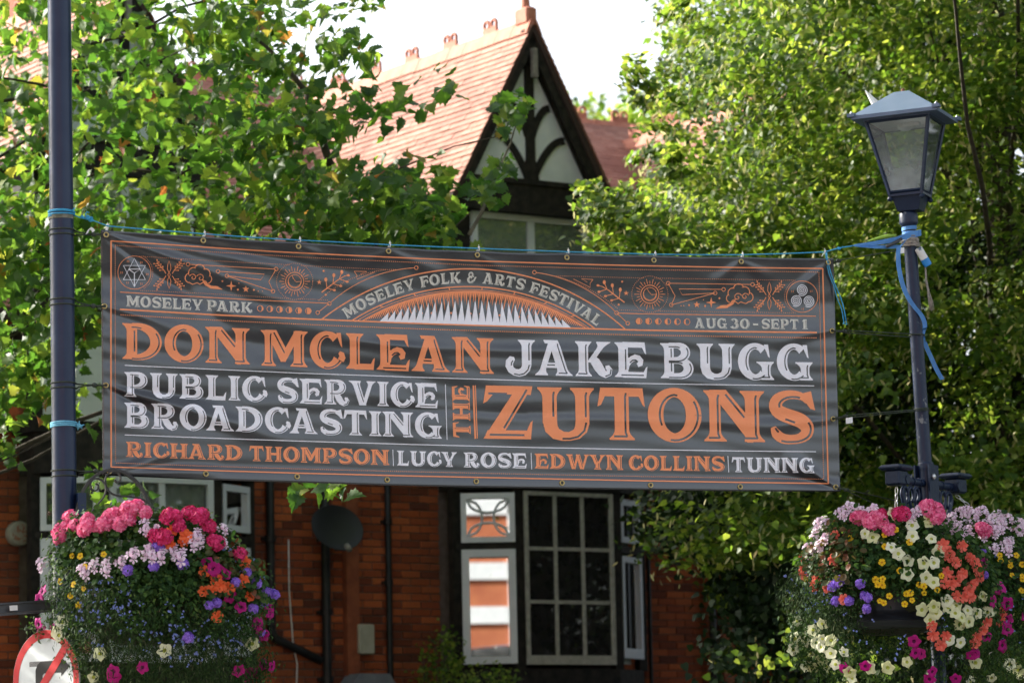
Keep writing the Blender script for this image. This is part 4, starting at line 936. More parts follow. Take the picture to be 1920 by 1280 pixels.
# moons
for i in range(6):
    for (cx, cy, r, wd) in ((488 + i * 18, 578.2 + i * .95, 6.1, .35 + .12 * i), (1478 - 187 - i * 18 - 4 * 0 - 3, 603.2 - i * .25, 6.1, .35 + .12 * i)):
        O.ring((cx, cy), r - .5, 1.0, 18)
        sgn = 1 if cx < 900 else -1; P_ = []
        for k in range(9):
            a = -math.pi / 2 + math.pi * k / 8; P_.append((cx + sgn * math.cos(a) * r * .95, cy + math.sin(a) * r * .95))
        Q_ = [(cx + sgn * math.cos(-math.pi / 2 + math.pi * k / 8) * r * .95 * (1 - 2 * wd * .78), cy + math.sin(-math.pi / 2 + math.pi * k / 8) * r * .95) for k in range(9)]
        for k in range(8): O.quad(P_[k], P_[k + 1], Q_[k + 1], Q_[k])
# emblem rings
def emb(c, r): O.ring(c, r, 1.1, 44); O.dots([(c[0] + (r + 3.6) * math.cos(a) * (1 if c[0] < 900 else -1), c[1] + (r + 3.6) * math.sin(a)) for a in [rad(-62 + 124 * i / 24) for i in range(25)]], 3.3, .75)
emb((252, 511), 31); emb((1504, 556), 29.3)
def star6(c, R):
    for off in (0, 180):
        p = [(c[0] + R * math.sin(rad(off + 120 * k)) * .9, c[1] - R * math.cos(rad(off + 120 * k)) * 1.0) for k in range(3)]; W.line(p, 1.7, True)
    W.line([(c[0] - 11, c[1] - 6.5), (c[0] + 11, c[1] - 6.5), (c[0], c[1] + 1), (c[0] - 11, c[1] - 6.5)], 1.5); W.line([(c[0], c[1] + 1), (c[0], c[1] + R)], 1.5)
star6((252, 511), 26.5)
for (cx, cy) in ((1503.5, 543.5), (1492.5, 563.5), (1516, 564.5)):
    pts = []
    for i in range(90):
        a = rad(i * 13.5); r = .8 + i * .115; pts.append((cx + r * math.cos(a), cy + r * math.sin(a)))
    W.line(pts, 1.35)
def snow(cx, cy, s=1):
    for sx in (-1, 1):
        for sy in (-1, 1):
            O.line([(cx + sx * 6, cy + sy * 2), (cx + sx * 10, cy + sy * 9), (cx + sx * 23, cy + sy * 22)], 1.5)
            for t in (.25, .5, .75, .98):
                x, y = cx + sx * (7 + 15 * t), cy + sy * (4 + 17 * t)
                O.line([(x, y), (x + sx * 1, y + sy * 6.5)], 1.0); O.disc((x + sx * 1, y + sy * 7), 1.5, 6); O.line([(x, y), (x + sx * 6, y + sy * 0)], 1.0); O.disc((x + sx * 6.5, y), 1.5, 6)
    for sy in (-1, 1):
        O.line([(cx, cy + sy * 3), (cx - 3.2, cy + sy * 11), (cx - 2.4, cy + sy * 19), (cx, cy + sy * 26), (cx + 2.6, cy + sy * 19), (cx + 3.4, cy + sy * 11), (cx, cy + sy * 3)], 1.2)
    O.ring((cx, cy), 2.3, 1.1, 10)
snow(317, 515); snow(1442.5, 555)
def cloud(cx, cy, f=1):
    out = []
    for (a0, a1, ox, oy, r) in ((100, 250, -14, 4, 9), (150, 300, -7, -6, 9.5), (200, 350, 4, -11, 10), (250, 400, 15, -4, 9), (-60, 80, 19, 6, 8)):
        out += [(cx + f * (ox + r * math.cos(rad(a0 + (a1 - a0) * i / 8))), cy + oy + r * math.sin(rad(a0 + (a1 - a0) * i / 8))) for i in range(9)]
    O.line(out, 1.7)
    O.line([(cx + f * (-16), cy + 12), (cx + f * (-9), cy + 16), (cx + f * (0), cy + 13), (cx + f * 5, cy + 16), (cx + f * 11, cy + 12), (cx + f * 17, cy + 13)], 1.6)
    for (sx, sy, R_) in ((-8, 3, 7), (6, 4, 8)):
        O.line([(cx + f * (sx + R_ * (1 - i / 20) * math.cos(rad(200 + i * 24))), cy + sy + R_ * (1 - i / 20) * math.sin(rad(200 + i * 24))) for i in range(19)], 1.4)
    for o_ in (0, 3, 6): O.line([(cx + f * (9 + o_), cy + 6 + o_ * .5), (cx + f * (14 + o_ * .9), cy + 16), (cx + f * 26, cy + 23 - o_ * .5), (cx + f * 37, cy + 24 - o_ * .6), (cx + f * 47, cy + 25.5)], [1.2, 2.0, 2.6, 2.2, .6])
cloud(370, 517, 1); cloud(1389, 553, -1)
link([(352.5, 495.5), (517.8, 504.5)]); link([(517.8, 504.5), (504, 528), (512, 546)], (0, 1)); link([(408.7, 508.7), (495.5, 514), (489, 524.5), (425.5, 517)], (1, 1)); link([(425.5, 517), (512, 546)], (0, 0))
link([(1252.8, 531), (1411, 533.3)]); link([(1252.8, 531), (1265.8, 554.8), (1258.5, 571.5)], (0, 1)); link([(1356.7, 542.5), (1273, 541.5), (1279, 552.4), (1341, 549.3)], (1, 1)); link([(1341, 549.3), (1258.5, 571.5)], (0, 0))
def star(c, r, n=5, q=.42, rot=0): O.poly([(c[0] + (r if k % 2 == 0 else r * q) * math.sin(math.pi * k / n + rot), c[1] - (r if k % 2 == 0 else r * q) * math.cos(math.pi * k / n + rot)) for k in range(2 * n)])
star((433.5, 536), 10, 4, .28); star((461, 542), 6.5); star((598.5, 529), 5); star((1333.5, 567), 10, 4, .28); star((1306.5, 571), 6.5); star((1174, 549.5), 5)
for (x, y, r) in ((417, 527, 1.8), (446, 543, 2), (476, 543.5, 1.9), (484, 546, 1), (492, 546, 1), (448, 531, 1), (607, 508, 2), (611, 552.5, 2), (1292, 572, 1.9), (1282, 573, 1), (1322, 573.5, 2), (1349, 559, 1.9), (1319, 562, 1), (1160, 571, 2), (1166.5, 528, 2), (1277, 573, 1)): O.disc((x, y), r, 8)
def sun(c):
    O.ring(c, 17, 1.5, 36); O.ring(c, 12.5, 1.0, 30)
    for k in range(28): a = 2 * math.pi * k / 28; r2 = 29 if k % 2 == 0 else 25; O.line([(c[0] + 19.5 * math.cos(a), c[1] + 19.5 * math.sin(a)), (c[0] + r2 * math.cos(a), c[1] + r2 * math.sin(a))], 1.1)
    O.line([(c[0] + 12 * math.cos(a) * 1 , c[1] - 1 + 12 * math.sin(a)) for a in [rad(5 + i * 24) for i in range(11)]] + [(c[0] - 3, c[1] - 6), (c[0] + 3, c[1] + 1), (c[0] + 12, c[1])], 1.1)
    O.dots([(c[0] + 34 * math.cos(rad(i * 6)), c[1] + 34 * math.sin(rad(i * 6))) for i in range(61)], 3.6, .75)
sun((552.5, 527.5)); sun((1218.5, 551.5))
def branch(c, f=1):
    P_ = lambda x, y: (c[0] + f * x, c[1] + y)
    O.line([P_(-24, 20), P_(-8, 8), P_(6, -3), P_(18, -10)], [2.4, 2.2, 1.8, 1.2])
    for (a, b) in (((-14, 12), (-16, -4)), ((-14, 12), (0, 16)), ((-3, 4), (-1, -12)), ((-3, 4), (12, 8)), ((9, -5), (14, -18)), ((9, -5), (24, 0)), ((18, -10), (26, -12))):
        O.line([P_(*a), P_(*b)], 1.3); O.disc(P_(b[0], b[1] - .0), 3.0, 8, 1.35 if abs(b[0] - a[0]) < 7 else .75)
branch((627, 528), 1); branch((1147, 547), -1)
O.line([(664, 508.5), (688, 509), (676, 514)], 1.0); O.line([(664, 508.5), (669, 516), (669, 523.5), (703, 510)], 1.0)
O.line([(1112, 524), (1090, 522.5), (1101, 529)], 1.0); O.line([(1112, 524), (1106.5, 531), (1107, 539), (1075, 523)], 1.0)
O.dots([(262, 480.5), (400, 489), (545, 496.5)], 3.6, .75); O.dots([(264, 544.5), (400, 551), (543, 559.5)], 3.6, .75); O.dots([(565, 498), (660, 502.5), (742, 506)], 3.6, .75); O.dots([(560, 560), (616, 562.5)], 3.6, .75)
O.dots([(1040, 517), (1130, 519.5), (1207, 521)], 3.6, .75); O.dots([(1228, 521.5), (1360, 523.5), (1494, 525.5)], 3.6, .75); O.dots([(1228, 583), (1360, 584.8), (1494, 586.5)], 3.6, .75); O.dots([(1162, 581), (1208, 582.5)], 3.6, .75)
for (x, y) in ((240, 490), (265, 492), (228, 511), (276, 514), (239, 530), (265, 532), (1486, 546), (1521, 546), (1505, 579)): O.line([(x - 1.5, y - 2), (x - 1.5, y + 2)], .8); O.line([(x + 1.5, y - 2), (x + 1.5, y + 2)], .8)
O.build('orange_artwork', M_orange, .0018); W.build('white_artwork', M_paper, .0020)
# hem seams: raised welts
for pts in ([(PX[3, i, 0], PX[3, i, 1] + 0) for i in range(0, NS + 1, 3)],): pass
# brass eyelets: ring with a dark hole
EY = [(199, 440), (381, 451), (559.7, 462), (728.5, 470.8), (895, 478), (1062.8, 482.8), (1226, 487.8), (1389.7, 490.3), (1553, 491.9), (196, 574), (198.5, 722), (205, 883.5), (1560, 620), (1562, 785), (1567, 912.5), (386, 888), (557, 893), (726, 899), (893, 902), (1054, 905), (1220, 909), (1388, 912)]
ey = None; hole = None
Rb = Matrix((BU, Vector((0, 0, 1)), BN)).transposed()
for (x, y) in EY:
    p = bpd(x, y, .004)
    if ey is None:
        mb = MB(); mb.tube([(.0135 * math.cos(a), .0135 * math.sin(a), 0) for a in [2 * math.pi * k / 20 for k in range(20)]], .0048, 6, closed=True); o = mb.build('eyelet', M_brass, bn_root, local=True, smooth=True); ey = o.data
        mb = MB(); mb.lathe([(.0001, .0), (.012, .0)], (0, 0, 0), 16); h_ = mb.build('eyelet_hole', M_blackpl, o, local=True); hole = h_.data
    else:
        o = bpy.data.objects.new('eyelet', ey); COL.objects.link(o); o.parent = bn_root
        h_ = bpy.data.objects.new('eyelet_hole', hole); COL.objects.link(h_); h_.parent = o
    o.matrix_local = Matrix.Translation(p - bn_root.location) @ Rb.to_4x4()

# ================================================================== trees
def inpoly(poly, x, y):
    c = np.zeros(len(x), bool); n = len(poly)
    for i in range(n):
        x1, y1 = poly[i]; x2, y2 = poly[(i + 1) % n]
        k = ((y1 > y) != (y2 > y)) & (x < (x2 - x1) * (y - y1) / ((y2 - y1) or 1e-9) + x1); c ^= k
    return c
def px_to_world(px, py, Y):
    d = np.array(FW)[None] * FPX + np.array(RT)[None] * (px - 960)[:, None] + np.array(UP)[None] * (640 - py)[:, None]
    return np.array(CAM)[None] + d * (Y / d[:, 1])[:, None]
def clumpy(P, ph):
    x, y, z = P[:, 0] + ph, P[:, 1], P[:, 2]
    a = 1.2 * np.sin(x * 3.7 + 2 * np.sin(z * 1.9) + y * .9) + 1.1 * np.sin(z * 6.1 + 1.9 * np.sin(x * 2.3 + y * 1.1)) + np.sin(y * 3.1 + x * 2.1 + z * 2.7) + .6 * np.sin(x * 9.7 - z * 7.1)
    return a
def sample(poly, n, Y0, Y1, rng, clump=None):
    if clump is not None and n > 60:
        Q = sample(poly, int(n * 2.6), Y0, Y1, rng); a = clumpy(Q, clump); return Q[np.argsort(-a)[:n]][rng.permutation(n)]
    xs = [p[0] for p in poly]; ys = [p[1] for p in poly]; out = []
    tot = 0; X = []; Yp = []
    while tot < n:
        x = rng.uniform(min(xs), max(xs), n * 2); y = rng.uniform(min(ys), max(ys), n * 2); k = inpoly(poly, x, y); X.append(x[k]); Yp.append(y[k]); tot += k.sum()
    x = np.concatenate(X)[:n]; y = np.concatenate(Yp)[:n]
    return px_to_world(x, y, rng.uniform(Y0, Y1, n))
def frames(n, rng, up=.6, out=None, droop=.5):
    """leaf frames: T along the leaf, N its normal"""
    N = rng.normal(size=(n, 3)) * .55; N[:, 2] += up
    if out is not None: N += out
    N /= np.linalg.norm(N, axis=1)[:, None]
    T = rng.normal(size=(n, 3)); T[:, 2] -= droop; T -= N * (T * N).sum(1)[:, None]; T /= np.linalg.norm(T, axis=1)[:, None]
    B = np.cross(N, T); return T, B, N
def scatter(name, tv, tf, P, T, B, N, size, m, parent, kind='stuff'):
    """many copies of a small template in one mesh, each its own island"""
    tv = np.array(tv, float); n = len(P); k = len(tv)
    V = P[:, None, :] + size[:, None, None] * (tv[None, :, 0, None] * T[:, None, :] + tv[None, :, 1, None] * B[:, None, :] + tv[None, :, 2, None] * N[:, None, :])
    V = V.reshape(-1, 3) - np.array(ORG.get(parent.name, (0, 0, 0)))[None]
    ls = np.array([len(f) for f in tf]); li = np.concatenate([np.array(f) for f in tf])
    me = bpy.data.meshes.new(name); me.vertices.add(n * k); me.vertices.foreach_set('co', V.ravel().astype(np.float32))
    me.loops.add(n * len(li)); me.loops.foreach_set('vertex_index', (li[None] + (np.arange(n) * k)[:, None]).ravel().astype(np.int32))
    st = np.concatenate([[0], np.cumsum(ls)[:-1]]); me.polygons.add(n * len(tf))
    me.polygons.foreach_set('loop_start', (st[None] + (np.arange(n) * len(li))[:, None]).ravel().astype(np.int32))
    me.materials.append(m); me.update(calc_edges=True); me.validate()
    o = bpy.data.objects.new(name, me); COL.objects.link(o); o.parent = parent; ORG[o.name] = ORG.get(parent.name, Vector())
    if kind: o['kind'] = kind
    return o
def pieces(name, tv, tf, P, T, B, N, size, m, parent, smooth=False):
    """single objects that share one mesh"""
    me = bpy.data.meshes.new(name); me.from_pydata([tuple(v) for v in tv], [], [tuple(f) for f in tf]); me.materials.append(m); me.update()
    org = np.array(ORG.get(parent.name, (0, 0, 0)))
    for i in range(len(P)):
        o = bpy.data.objects.new(name, me); COL.objects.link(o); o.parent = parent
        R_ = Matrix((Vector(T[i]), Vector(B[i]), Vector(N[i]))).transposed().to_4x4()
        o.matrix_local = Matrix.Translation(Vector(P[i] - org)) @ R_ @ Matrix.Scale(float(size[i]), 4)
# plane leaf: five pointed lobes, folded a little
_pl = [(0, 0), (.02, .16), (-.06, .34), (.10, .30), (.12, .50), (.26, .40), (.38, .52), (.46, .36), (.56, .34), (.60, .22), (.74, .22), (.80, .10), (1.0, 0)]
PLV = [(.32, 0, 0)]; 
_out = _pl + [(x, -y) for x, y in _pl[-2:0:-1]]
PLV += [(x, y * .98, .22 * abs(y) - .30 * max(0, x - .3) ** 2 * 1.6) for x, y in _out]
PLF = [(0, i, i + 1) for i in range(1, len(_out))] + [(0, len(_out), 1)]
# lime leaf: heart
_hl = [(0, 0), (-.04, .34), (.28, .47), (.66, .28), (1.0, 0)]; _o2 = _hl + [(x, -y) for x, y in _hl[-2:0:-1]]
HLV = [(.3, 0, 0)] + [(x, y, .14 * abs(y) - .12 * x * x) for x, y in _o2]; HLF = [(0, i, i + 1) for i in range(1, len(_o2))] + [(0, len(_o2), 1)]
BRV = [(0, 0, 0), (.3, .13, .02), (.75, .12, .03), (1.0, 0, -.02), (.7, -.10, .02), (.3, -.12, .02)]; BRF = [(0, 1, 2, 3, 4, 5)]
M_plane = leafmat('plane leaf', [(0, (.022, .065, .012)), (.35, (.038, .095, .016)), (.7, (.065, .14, .022)), (.93, (.11, .19, .03)), (.975, (.26, .22, .04)), (.99, (.28, .07, .02)), (1, (.16, .035, .02))],
                  [(0, (.07, .20, .02)), (.5, (.15, .32, .03)), (.82, (.29, .45, .045)), (.95, (.45, .58, .06)), (.985, (.5, .4, .06)), (1, (.4, .10, .03))], .48, .5, .35)
M_lime = leafmat('lime leaf', [(0, (.022, .055, .009)), (.4, (.045, .095, .013)), (.8, (.09, .145, .018)), (1, (.15, .19, .03))], [(0, (.10, .22, .018)), (.6, (.32, .50, .045)), (1, (.60, .68, .09))], .46, .5, .3)
M_bract = leafmat('lime bract', [(0, (.38, .38, .13)), (.6, (.60, .56, .26)), (1, (.42, .32, .14))], [(0, (.5, .52, .2)), (1, (.7, .64, .34))], .4, .6, .3)
def limb(mb, a, b, r0, r1, rng, n=9, sag=.0, wob=.12):
    a, b = Vector(a), Vector(b); L = (b - a).length; pts = []; rs = []; off = Vector((0, 0, 0))
    for i in range(n + 1):
        t = i / n; off += Vector(rng.normal(size=3)) * wob * L / n * .35
        pts.append(a.lerp(b, t) + off * math.sin(math.pi * t) + Vector((0, 0, sag * math.sin(math.pi * t)))); rs.append(r0 + (r1 - r0) * t)
    mb.tube(pts, rs, 7); return pts
def cframes(idx, nc, rng, up, out, droop, spread):
    C = rng.normal(size=(nc, 3)) * .45; C[:, 2] += up; C += out; N = C[idx] + rng.normal(size=(len(idx), 3)) * spread
    N /= np.linalg.norm(N, axis=1)[:, None]; T = rng.normal(size=(len(idx), 3)); T[:, 2] -= droop; T -= N * (T * N).sum(1)[:, None]; T /= np.linalg.norm(T, axis=1)[:, None]
    return T, np.cross(N, T), N
def clusters(regions, rng, clump=None):
    return np.concatenate([sample(poly, n, y0, y1, rng, clump) for (poly, n, y0, y1) in regions])

# ---------------- London plane behind the banner, beside the lamp column
rng = np.random.default_rng(21)
pt = empty('plane_tree', (-6.2, 26.5, 0), 'broad plane tree with large lobed leaves in front of the houses', 'tree')
RG = [([(-260, -300), (430, -300), (520, -60), (450, 40), (520, 200), (420, 330), (300, 500), (-260, 520)], 420, 22.6, 27.5),
      ([(420, -260), (690, -200), (700, 10), (620, 30), (560, 60), (480, 30), (440, 60)], 44, 23, 26),
      ([(420, 20), (520, 30), (560, 90), (640, 150), (600, 210), (620, 300), (600, 440), (380, 440), (400, 120)], 105, 22.8, 26),
      ([(600, 70), (680, 60), (715, 95), (680, 130), (640, 150)], 16, 23, 25),
      ([(640, 20), (700, -30), (690, 15), (670, 50)], 5, 23, 25), ([(590, 150), (680, 160), (760, 200), (700, 240), (620, 260)], 16, 23, 25),
      ([(600, 330), (700, 300), (780, 335), (840, 320), (860, 345), (850, 400), (835, 440), (840, 470), (600, 480)], 88, 22.8, 25.5),
      ([(820, 120), (860, 130), (870, 155), (820, 170)], 4, 23, 24), ([(730, 180), (860, 150), (850, 180), (760, 215)], 7, 23, 24),
      ([(950, 180), (980, 180), (985, 215), (955, 230), (940, 280), (975, 300), (970, 330), (945, 370), (900, 390), (870, 330), (905, 300), (935, 230)], 22, 23.2, 24.2),
      ([(-200, 420), (200, 420), (190, 620), (100, 760), (30, 800), (-200, 840)], 135, 22.6, 26),
      ([(100, 740), (195, 700), (190, 900), (140, 880)], 9, 23, 25), ([(-80, 800), (90, 780), (60, 860), (-80, 870)], 7, 23, 25),
      ([(565, 908), (600, 900), (665, 905), (662, 925), (600, 932), (570, 925)], 6, 22.8, 23.3), ([(180, 915), (270, 905), (275, 935), (200, 945)], 4, 23, 23.6),
      ([(560, 480), (900, 470), (880, 620), (560, 700), (200, 760), (200, 480)], 80, 23, 25.5)]
RG = [(a, b, c + 2.2, d + 2.6) if i not in (13, 14) else (a, b, c, d) for i, (a, b, c, d) in enumerate(RG)]
RG.append(([(-1500, -500), (-120, -420), (-120, 860), (-500, 960), (-1500, 900)], 600, 21.8, 25.5))  # unseen crown added past the left edge to keep sun off the basket
cc = clusters(RG, rng)
cnt = np.array([13] * 420 + [9] * 44 + [12] * 105 + [5] * 16 + [3] * 5 + [6] * 16 + [12] * 88 + [2] * 4 + [3] * 7 + [5] * 22 + [12] * 135 + [5] * 9 + [4] * 7 + [3] * 6 + [3] * 4 + [7] * 80 + [16] * 600)
idx = np.repeat(np.arange(len(cc)), cnt); sg = np.where(cnt[idx] < 8, .05, np.where(cnt[idx] == 12, .09, .15))[:, None]
P = cc[idx] + rng.normal(size=(len(idx), 3)) * sg * np.array([1, 1.2, .8])
T, B, N = cframes(idx, len(cc), rng, .55, np.array([[-.25, -.35, 0]]), .7, .50); sz = rng.uniform(.075, .145, len(P)) * np.where(rng.random(len(P)) < .12, 1.25, 1)
# nearest to the camera and inside the frame: these are the leaves one can pick out
F3 = np.array([FW, RT, UP]); dd = P - np.array(CAM)[None]; q = dd @ F3.T; ppx = 960 + FPX * q[:, 1] / q[:, 0]; ppy = 640 - FPX * q[:, 2] / q[:, 0]
banned = (ppx > 192) & (ppx < 1570) & (ppy > 450) & (ppy < 905)
score = sz / P[:, 1] ** 2.2 * ((ppx > 0) & (ppx < 1920) & (ppy > 0) & (ppy < 1280) & ~banned)
own = np.zeros(len(P), bool); own[np.argsort(-score)[:300]] = True
pieces('leaf', PLV, PLF, P[own], T[own], B[own], N[own], sz[own], M_plane, pt)
scatter('foliage', PLV, PLF, P[~own], T[~own], B[~own], N[~own], sz[~own], M_plane, pt)
mb = MB(); base = Vector((-6.2, 26.5, 0)); top = Vector((-5.6, 26.8, 9.5))
tp = limb(mb, base, top, .32, .12, rng, 12, 0, .1); mb.build('trunk', M_bark, pt, smooth=True)
for (x, y, Y, k, r_) in ((640, 250, 27.8, 5, .035), (420, 55, 28.0, 6, .035), (880, 400, 26.8, 4, .035), (140, 520, 27, 3, .035), (960, 250, 26.6, 4, .022), (480, 440, 27.4, 4, .03), (690, -60, 27.5, 7, .03)):
    mb = MB(); a = tp[k]; b = at(x, y, Y); pts = limb(mb, a, b, r_ * .8, .005, rng, 12, .5, .9)
    for j in range(3, 10, 2):
        e_ = pts[j] + Vector(rng.normal(size=3)) * .45; limb(mb, pts[j], e_, .014, .004, rng, 5, 0, .3)
    mb.build('branch', M_bark2, pt, smooth=True)
mb = MB(); limb(mb, at(572, 170, 27), at(620, 310, 27), .026, .034, rng, 6, 0, .25); limb(mb, at(440, 30, 27), at(575, 175, 27), .010, .024, rng, 6, 0, .25); mb.build('branch', M_bark2, pt, smooth=True)
mb = MB(); limb(mb, at(975, 215, 26.4), at(880, 440, 26.5), .004, .018, rng, 8, 0, .5); mb.build('branch', M_bark, pt, smooth=True)

LIME = 1
# ---------------- lime tree behind the lamp
rng = np.random.default_rng(5)
lt = empty('lime_tree', (4.6, 31, 0), 'tall lime tree hung with cream bracts behind the lantern', 'tree')
RG = [([(1262, -420), (2700, -420), (2700, 60), (1960, 130), (1800, 330), (1730, 640), (1560, 700), (1500, 480), (1160, 480), (1150, 440), (1180, 400), (1205, 350), (1260, 330), (1310, 290), (1290, 230), (1290, 180), (1300, 100), (1262, 60)], 2900, 27.0, 33.5),
      ([(1185, 100), (1215, 85), (1230, 120), (1275, 140), (1280, 190), (1230, 205), (1180, 180), (1178, 140)], 16, 28, 29.5), ([(1245, -30), (1300, -40), (1290, 30), (1250, 20)], 8, 28, 29.5),
      ([(1090, 330), (1110, 345), (1150, 360), (1190, 335), (1200, 400), (1150, 430), (1105, 410), (1095, 360)], 36, 27.4, 29), ([(1115, 435), (1150, 440), (1170, 470), (1125, 475)], 9, 27.4, 29),
      ([(1190, 230), (1260, 220), (1290, 260), (1270, 320), (1200, 330), (1180, 280)], 14, 28, 30),
      ([(1570, 480), (2600, 480), (2600, 1000), (1580, 1000)], 620, 27, 33),
      ([(1250, 925), (1580, 920), (1580, 1010), (1440, 1040), (1380, 1060), (1300, 1050), (1215, 1020), (1215, 1005), (1255, 980), (1255, 950)], 80, 27, 31.5),
      ([(1480, 920), (2500, 920), (2500, 1350), (1400, 1350), (1420, 1180)], 190, 27, 32), ([(1345, 1200), (1400, 1210), (1460, 1220), (1420, 1290), (1340, 1300)], 9, 30, 32), ([(1300, 1060), (1420, 1060), (1440, 1130), (1360, 1130)], 12, 29.5, 31.5),
      ([(1150, 480), (1570, 480), (1570, 900), (1300, 900), (1150, 700)], 420, 27, 31)]
RG.append(([(1500, -420), (2900, -420), (2900, -60), (1500, -60)], 900, 21.5, 26)); RG.append(([(1800, 100), (2500, 60), (2500, 560), (1700, 600)], 260, 27.5, 32))  # first patch: unseen overhang added to shade the leaves below
cc = clusters(RG, rng, 3.0); nc = len(cc)
cnt = rng.integers(26, 46, nc); idx = np.repeat(np.arange(nc), cnt)
small = np.zeros(nc, bool); acc = 0
for (poly, n, y0, y1) in RG:
    if n < 40: small[acc:acc + n] = True
    acc += n
sg = np.where(small[idx], .045, .14)[:, None]
P = cc[idx] + rng.normal(size=(len(idx), 3)) * sg * np.array([1.2, 1.2, .6]); P[:, 2] -= .02
T, B, N = cframes(idx, nc, rng, .8, np.array([[-.25, -.3, 0]]), .9, .30); sz = rng.uniform(.048, .078, len(P))
dd = P - np.array(CAM)[None]; q = dd @ F3.T; ppx = 960 + FPX * q[:, 1] / q[:, 0]; ppy = 640 - FPX * q[:, 2] / q[:, 0]
banned = (ppx > 192) & (ppx < 1570) & (ppy > 480) & (ppy < 915)
score = sz / P[:, 1] ** 3 * ((ppx > 0) & (ppx < 1920) & (ppy > 0) & (ppy < 1000) & ~banned)
own = np.zeros(len(P), bool); own[np.argsort(-score)[:300]] = True
pieces('leaf', HLV, HLF, P[own], T[own], B[own], N[own], sz[own], M_lime, lt)
scatter('foliage', HLV, HLF, P[~own], T[~own], B[~own], N[~own], sz[~own], M_lime, lt)
nb = 24000; bi = rng.integers(0, nc, nb)
P2 = cc[bi] + rng.normal(size=(nb, 3)) * np.where(small[bi], .07, .17)[:, None] * np.array([1.1, 1.1, .6]); P2[:, 2] -= .05
T, B, N = frames(nb, rng, .0, np.array([[-.2, -.5, 0]]), 2.2); scatter('bracts', BRV, BRF, P2, T, B, N, rng.uniform(.055, .095, nb), M_bract, lt)
mb = MB(); tp = limb(mb, (4.6, 31, 0), (4.5, 30.8, 10), .30, .1, rng, 12, 0, .08); mb.build('trunk', M_bark2, lt, smooth=True)
for i in range(14):
    c = cc[rng.integers(0, nc)]; k = int(np.clip(c[2] - 1.5, 1, 11)); mb = MB(); limb(mb, tp[k], c, .035, .006, rng, 9, .2, .1); mb.build('branch', M_bark2, lt, smooth=True)
# added dark leaves under and behind the lime's crown: shade put into leaf colour
rng = np.random.default_rng(17)
M_lime_shade = leafmat('shade-dark lime leaf', [(0, (.008, .022, .008)), (.6, (.014, .034, .011)), (1, (.03, .055, .016))], [(0, (.01, .03, .005)), (1, (.03, .07, .01))], .12, .55, .25)
hl = empty('shade_foliage', (5.6, 31.5, 0), 'added dark leaf mass imitating shade under the lime behind the flower baskets', 'tree')
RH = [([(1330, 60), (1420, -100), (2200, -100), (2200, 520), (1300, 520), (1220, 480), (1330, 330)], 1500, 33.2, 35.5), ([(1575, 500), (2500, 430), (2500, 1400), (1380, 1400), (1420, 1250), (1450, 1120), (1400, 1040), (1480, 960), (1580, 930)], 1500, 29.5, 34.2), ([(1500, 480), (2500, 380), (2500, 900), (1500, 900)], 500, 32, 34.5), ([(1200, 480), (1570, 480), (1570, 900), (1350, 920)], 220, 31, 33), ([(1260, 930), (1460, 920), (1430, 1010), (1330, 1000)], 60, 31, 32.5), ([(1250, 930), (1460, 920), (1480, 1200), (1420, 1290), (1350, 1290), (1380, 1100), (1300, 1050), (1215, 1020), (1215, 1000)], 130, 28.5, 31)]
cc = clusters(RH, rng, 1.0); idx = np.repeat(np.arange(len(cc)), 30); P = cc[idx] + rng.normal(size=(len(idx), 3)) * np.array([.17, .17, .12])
T, B, N = cframes(idx, len(cc), rng, .5, np.array([[0, -.4, 0]]), .5, .5); scatter('foliage', HLV, HLF, P, T, B, N, rng.uniform(.05, .085, len(P)), M_lime_shade, hl)
mb = MB(); limb(mb, (5.6, 31.5, 0), (5.6, 31.6, 7.5), .2, .06, rng); mb.build('trunk', M_bark2, hl, smooth=True)
# a far tree seen over the ridge
rng = np.random.default_rng(9)
ft = empty('distant_tree', (5.5, 52, 0), 'small hazy tree top showing above the tiled ridge', 'tree')
cc = sample([(1085, 215), (1105, 202), (1135, 208), (1160, 222), (1185, 214), (1215, 200), (1290, 190), (1330, 240), (1330, 330), (1085, 330)], 90, 50, 54, rng)
P = np.repeat(cc, 26, 0) + rng.normal(size=(90 * 26, 3)) * .22; T, B, N = frames(len(P), rng); scatter('foliage', HLV, HLF, P, T, B, N, rng.uniform(.10, .16, len(P)), M_lime, ft)
mb = MB(); limb(mb, (5.5, 52, 0), (4.6, 52, 13), .35, .1, rng); mb.build('trunk', M_bark2, ft, smooth=True)
# climbing plant at the foot of the bay, weeds on the wall
rng = np.random.default_rng(3)
for (nm, lab, poly, n, Y0, Y1, foot) in (('garden_shrub', 'pale green shrub at the foot of the bay window', [(800, 1190), (850, 1185), (858, 1230), (870, 1300), (780, 1300), (790, 1230)], 34, 32.6, 33.4, (825, 1290, 33)),
                           ('lavender_bush', 'mauve flowering bush under the nine pane sash', [(840, 1268), (960, 1262), (1000, 1300), (840, 1300)], 24, 31.6, 32.4, (920, 1295, 32))):
    f = at(*foot); sh = empty(nm, (f.x, f.y, 0), lab, 'shrub'); cc = sample(poly, n, Y0, Y1, rng)
    P = np.repeat(cc, 16, 0) + rng.normal(size=(n * 16, 3)) * .06; T, B, N = frames(len(P), rng); scatter('foliage', HLV, HLF, P, T, B, N, rng.uniform(.03, .05, len(P)), M_lime, sh)
    mb = MB()
    for c in cc[:14]: limb(mb, (f.x, f.y, 0), c, .012, .004, rng, 6)
    mb.build('stems', M_bark2, sh, kind='stuff')
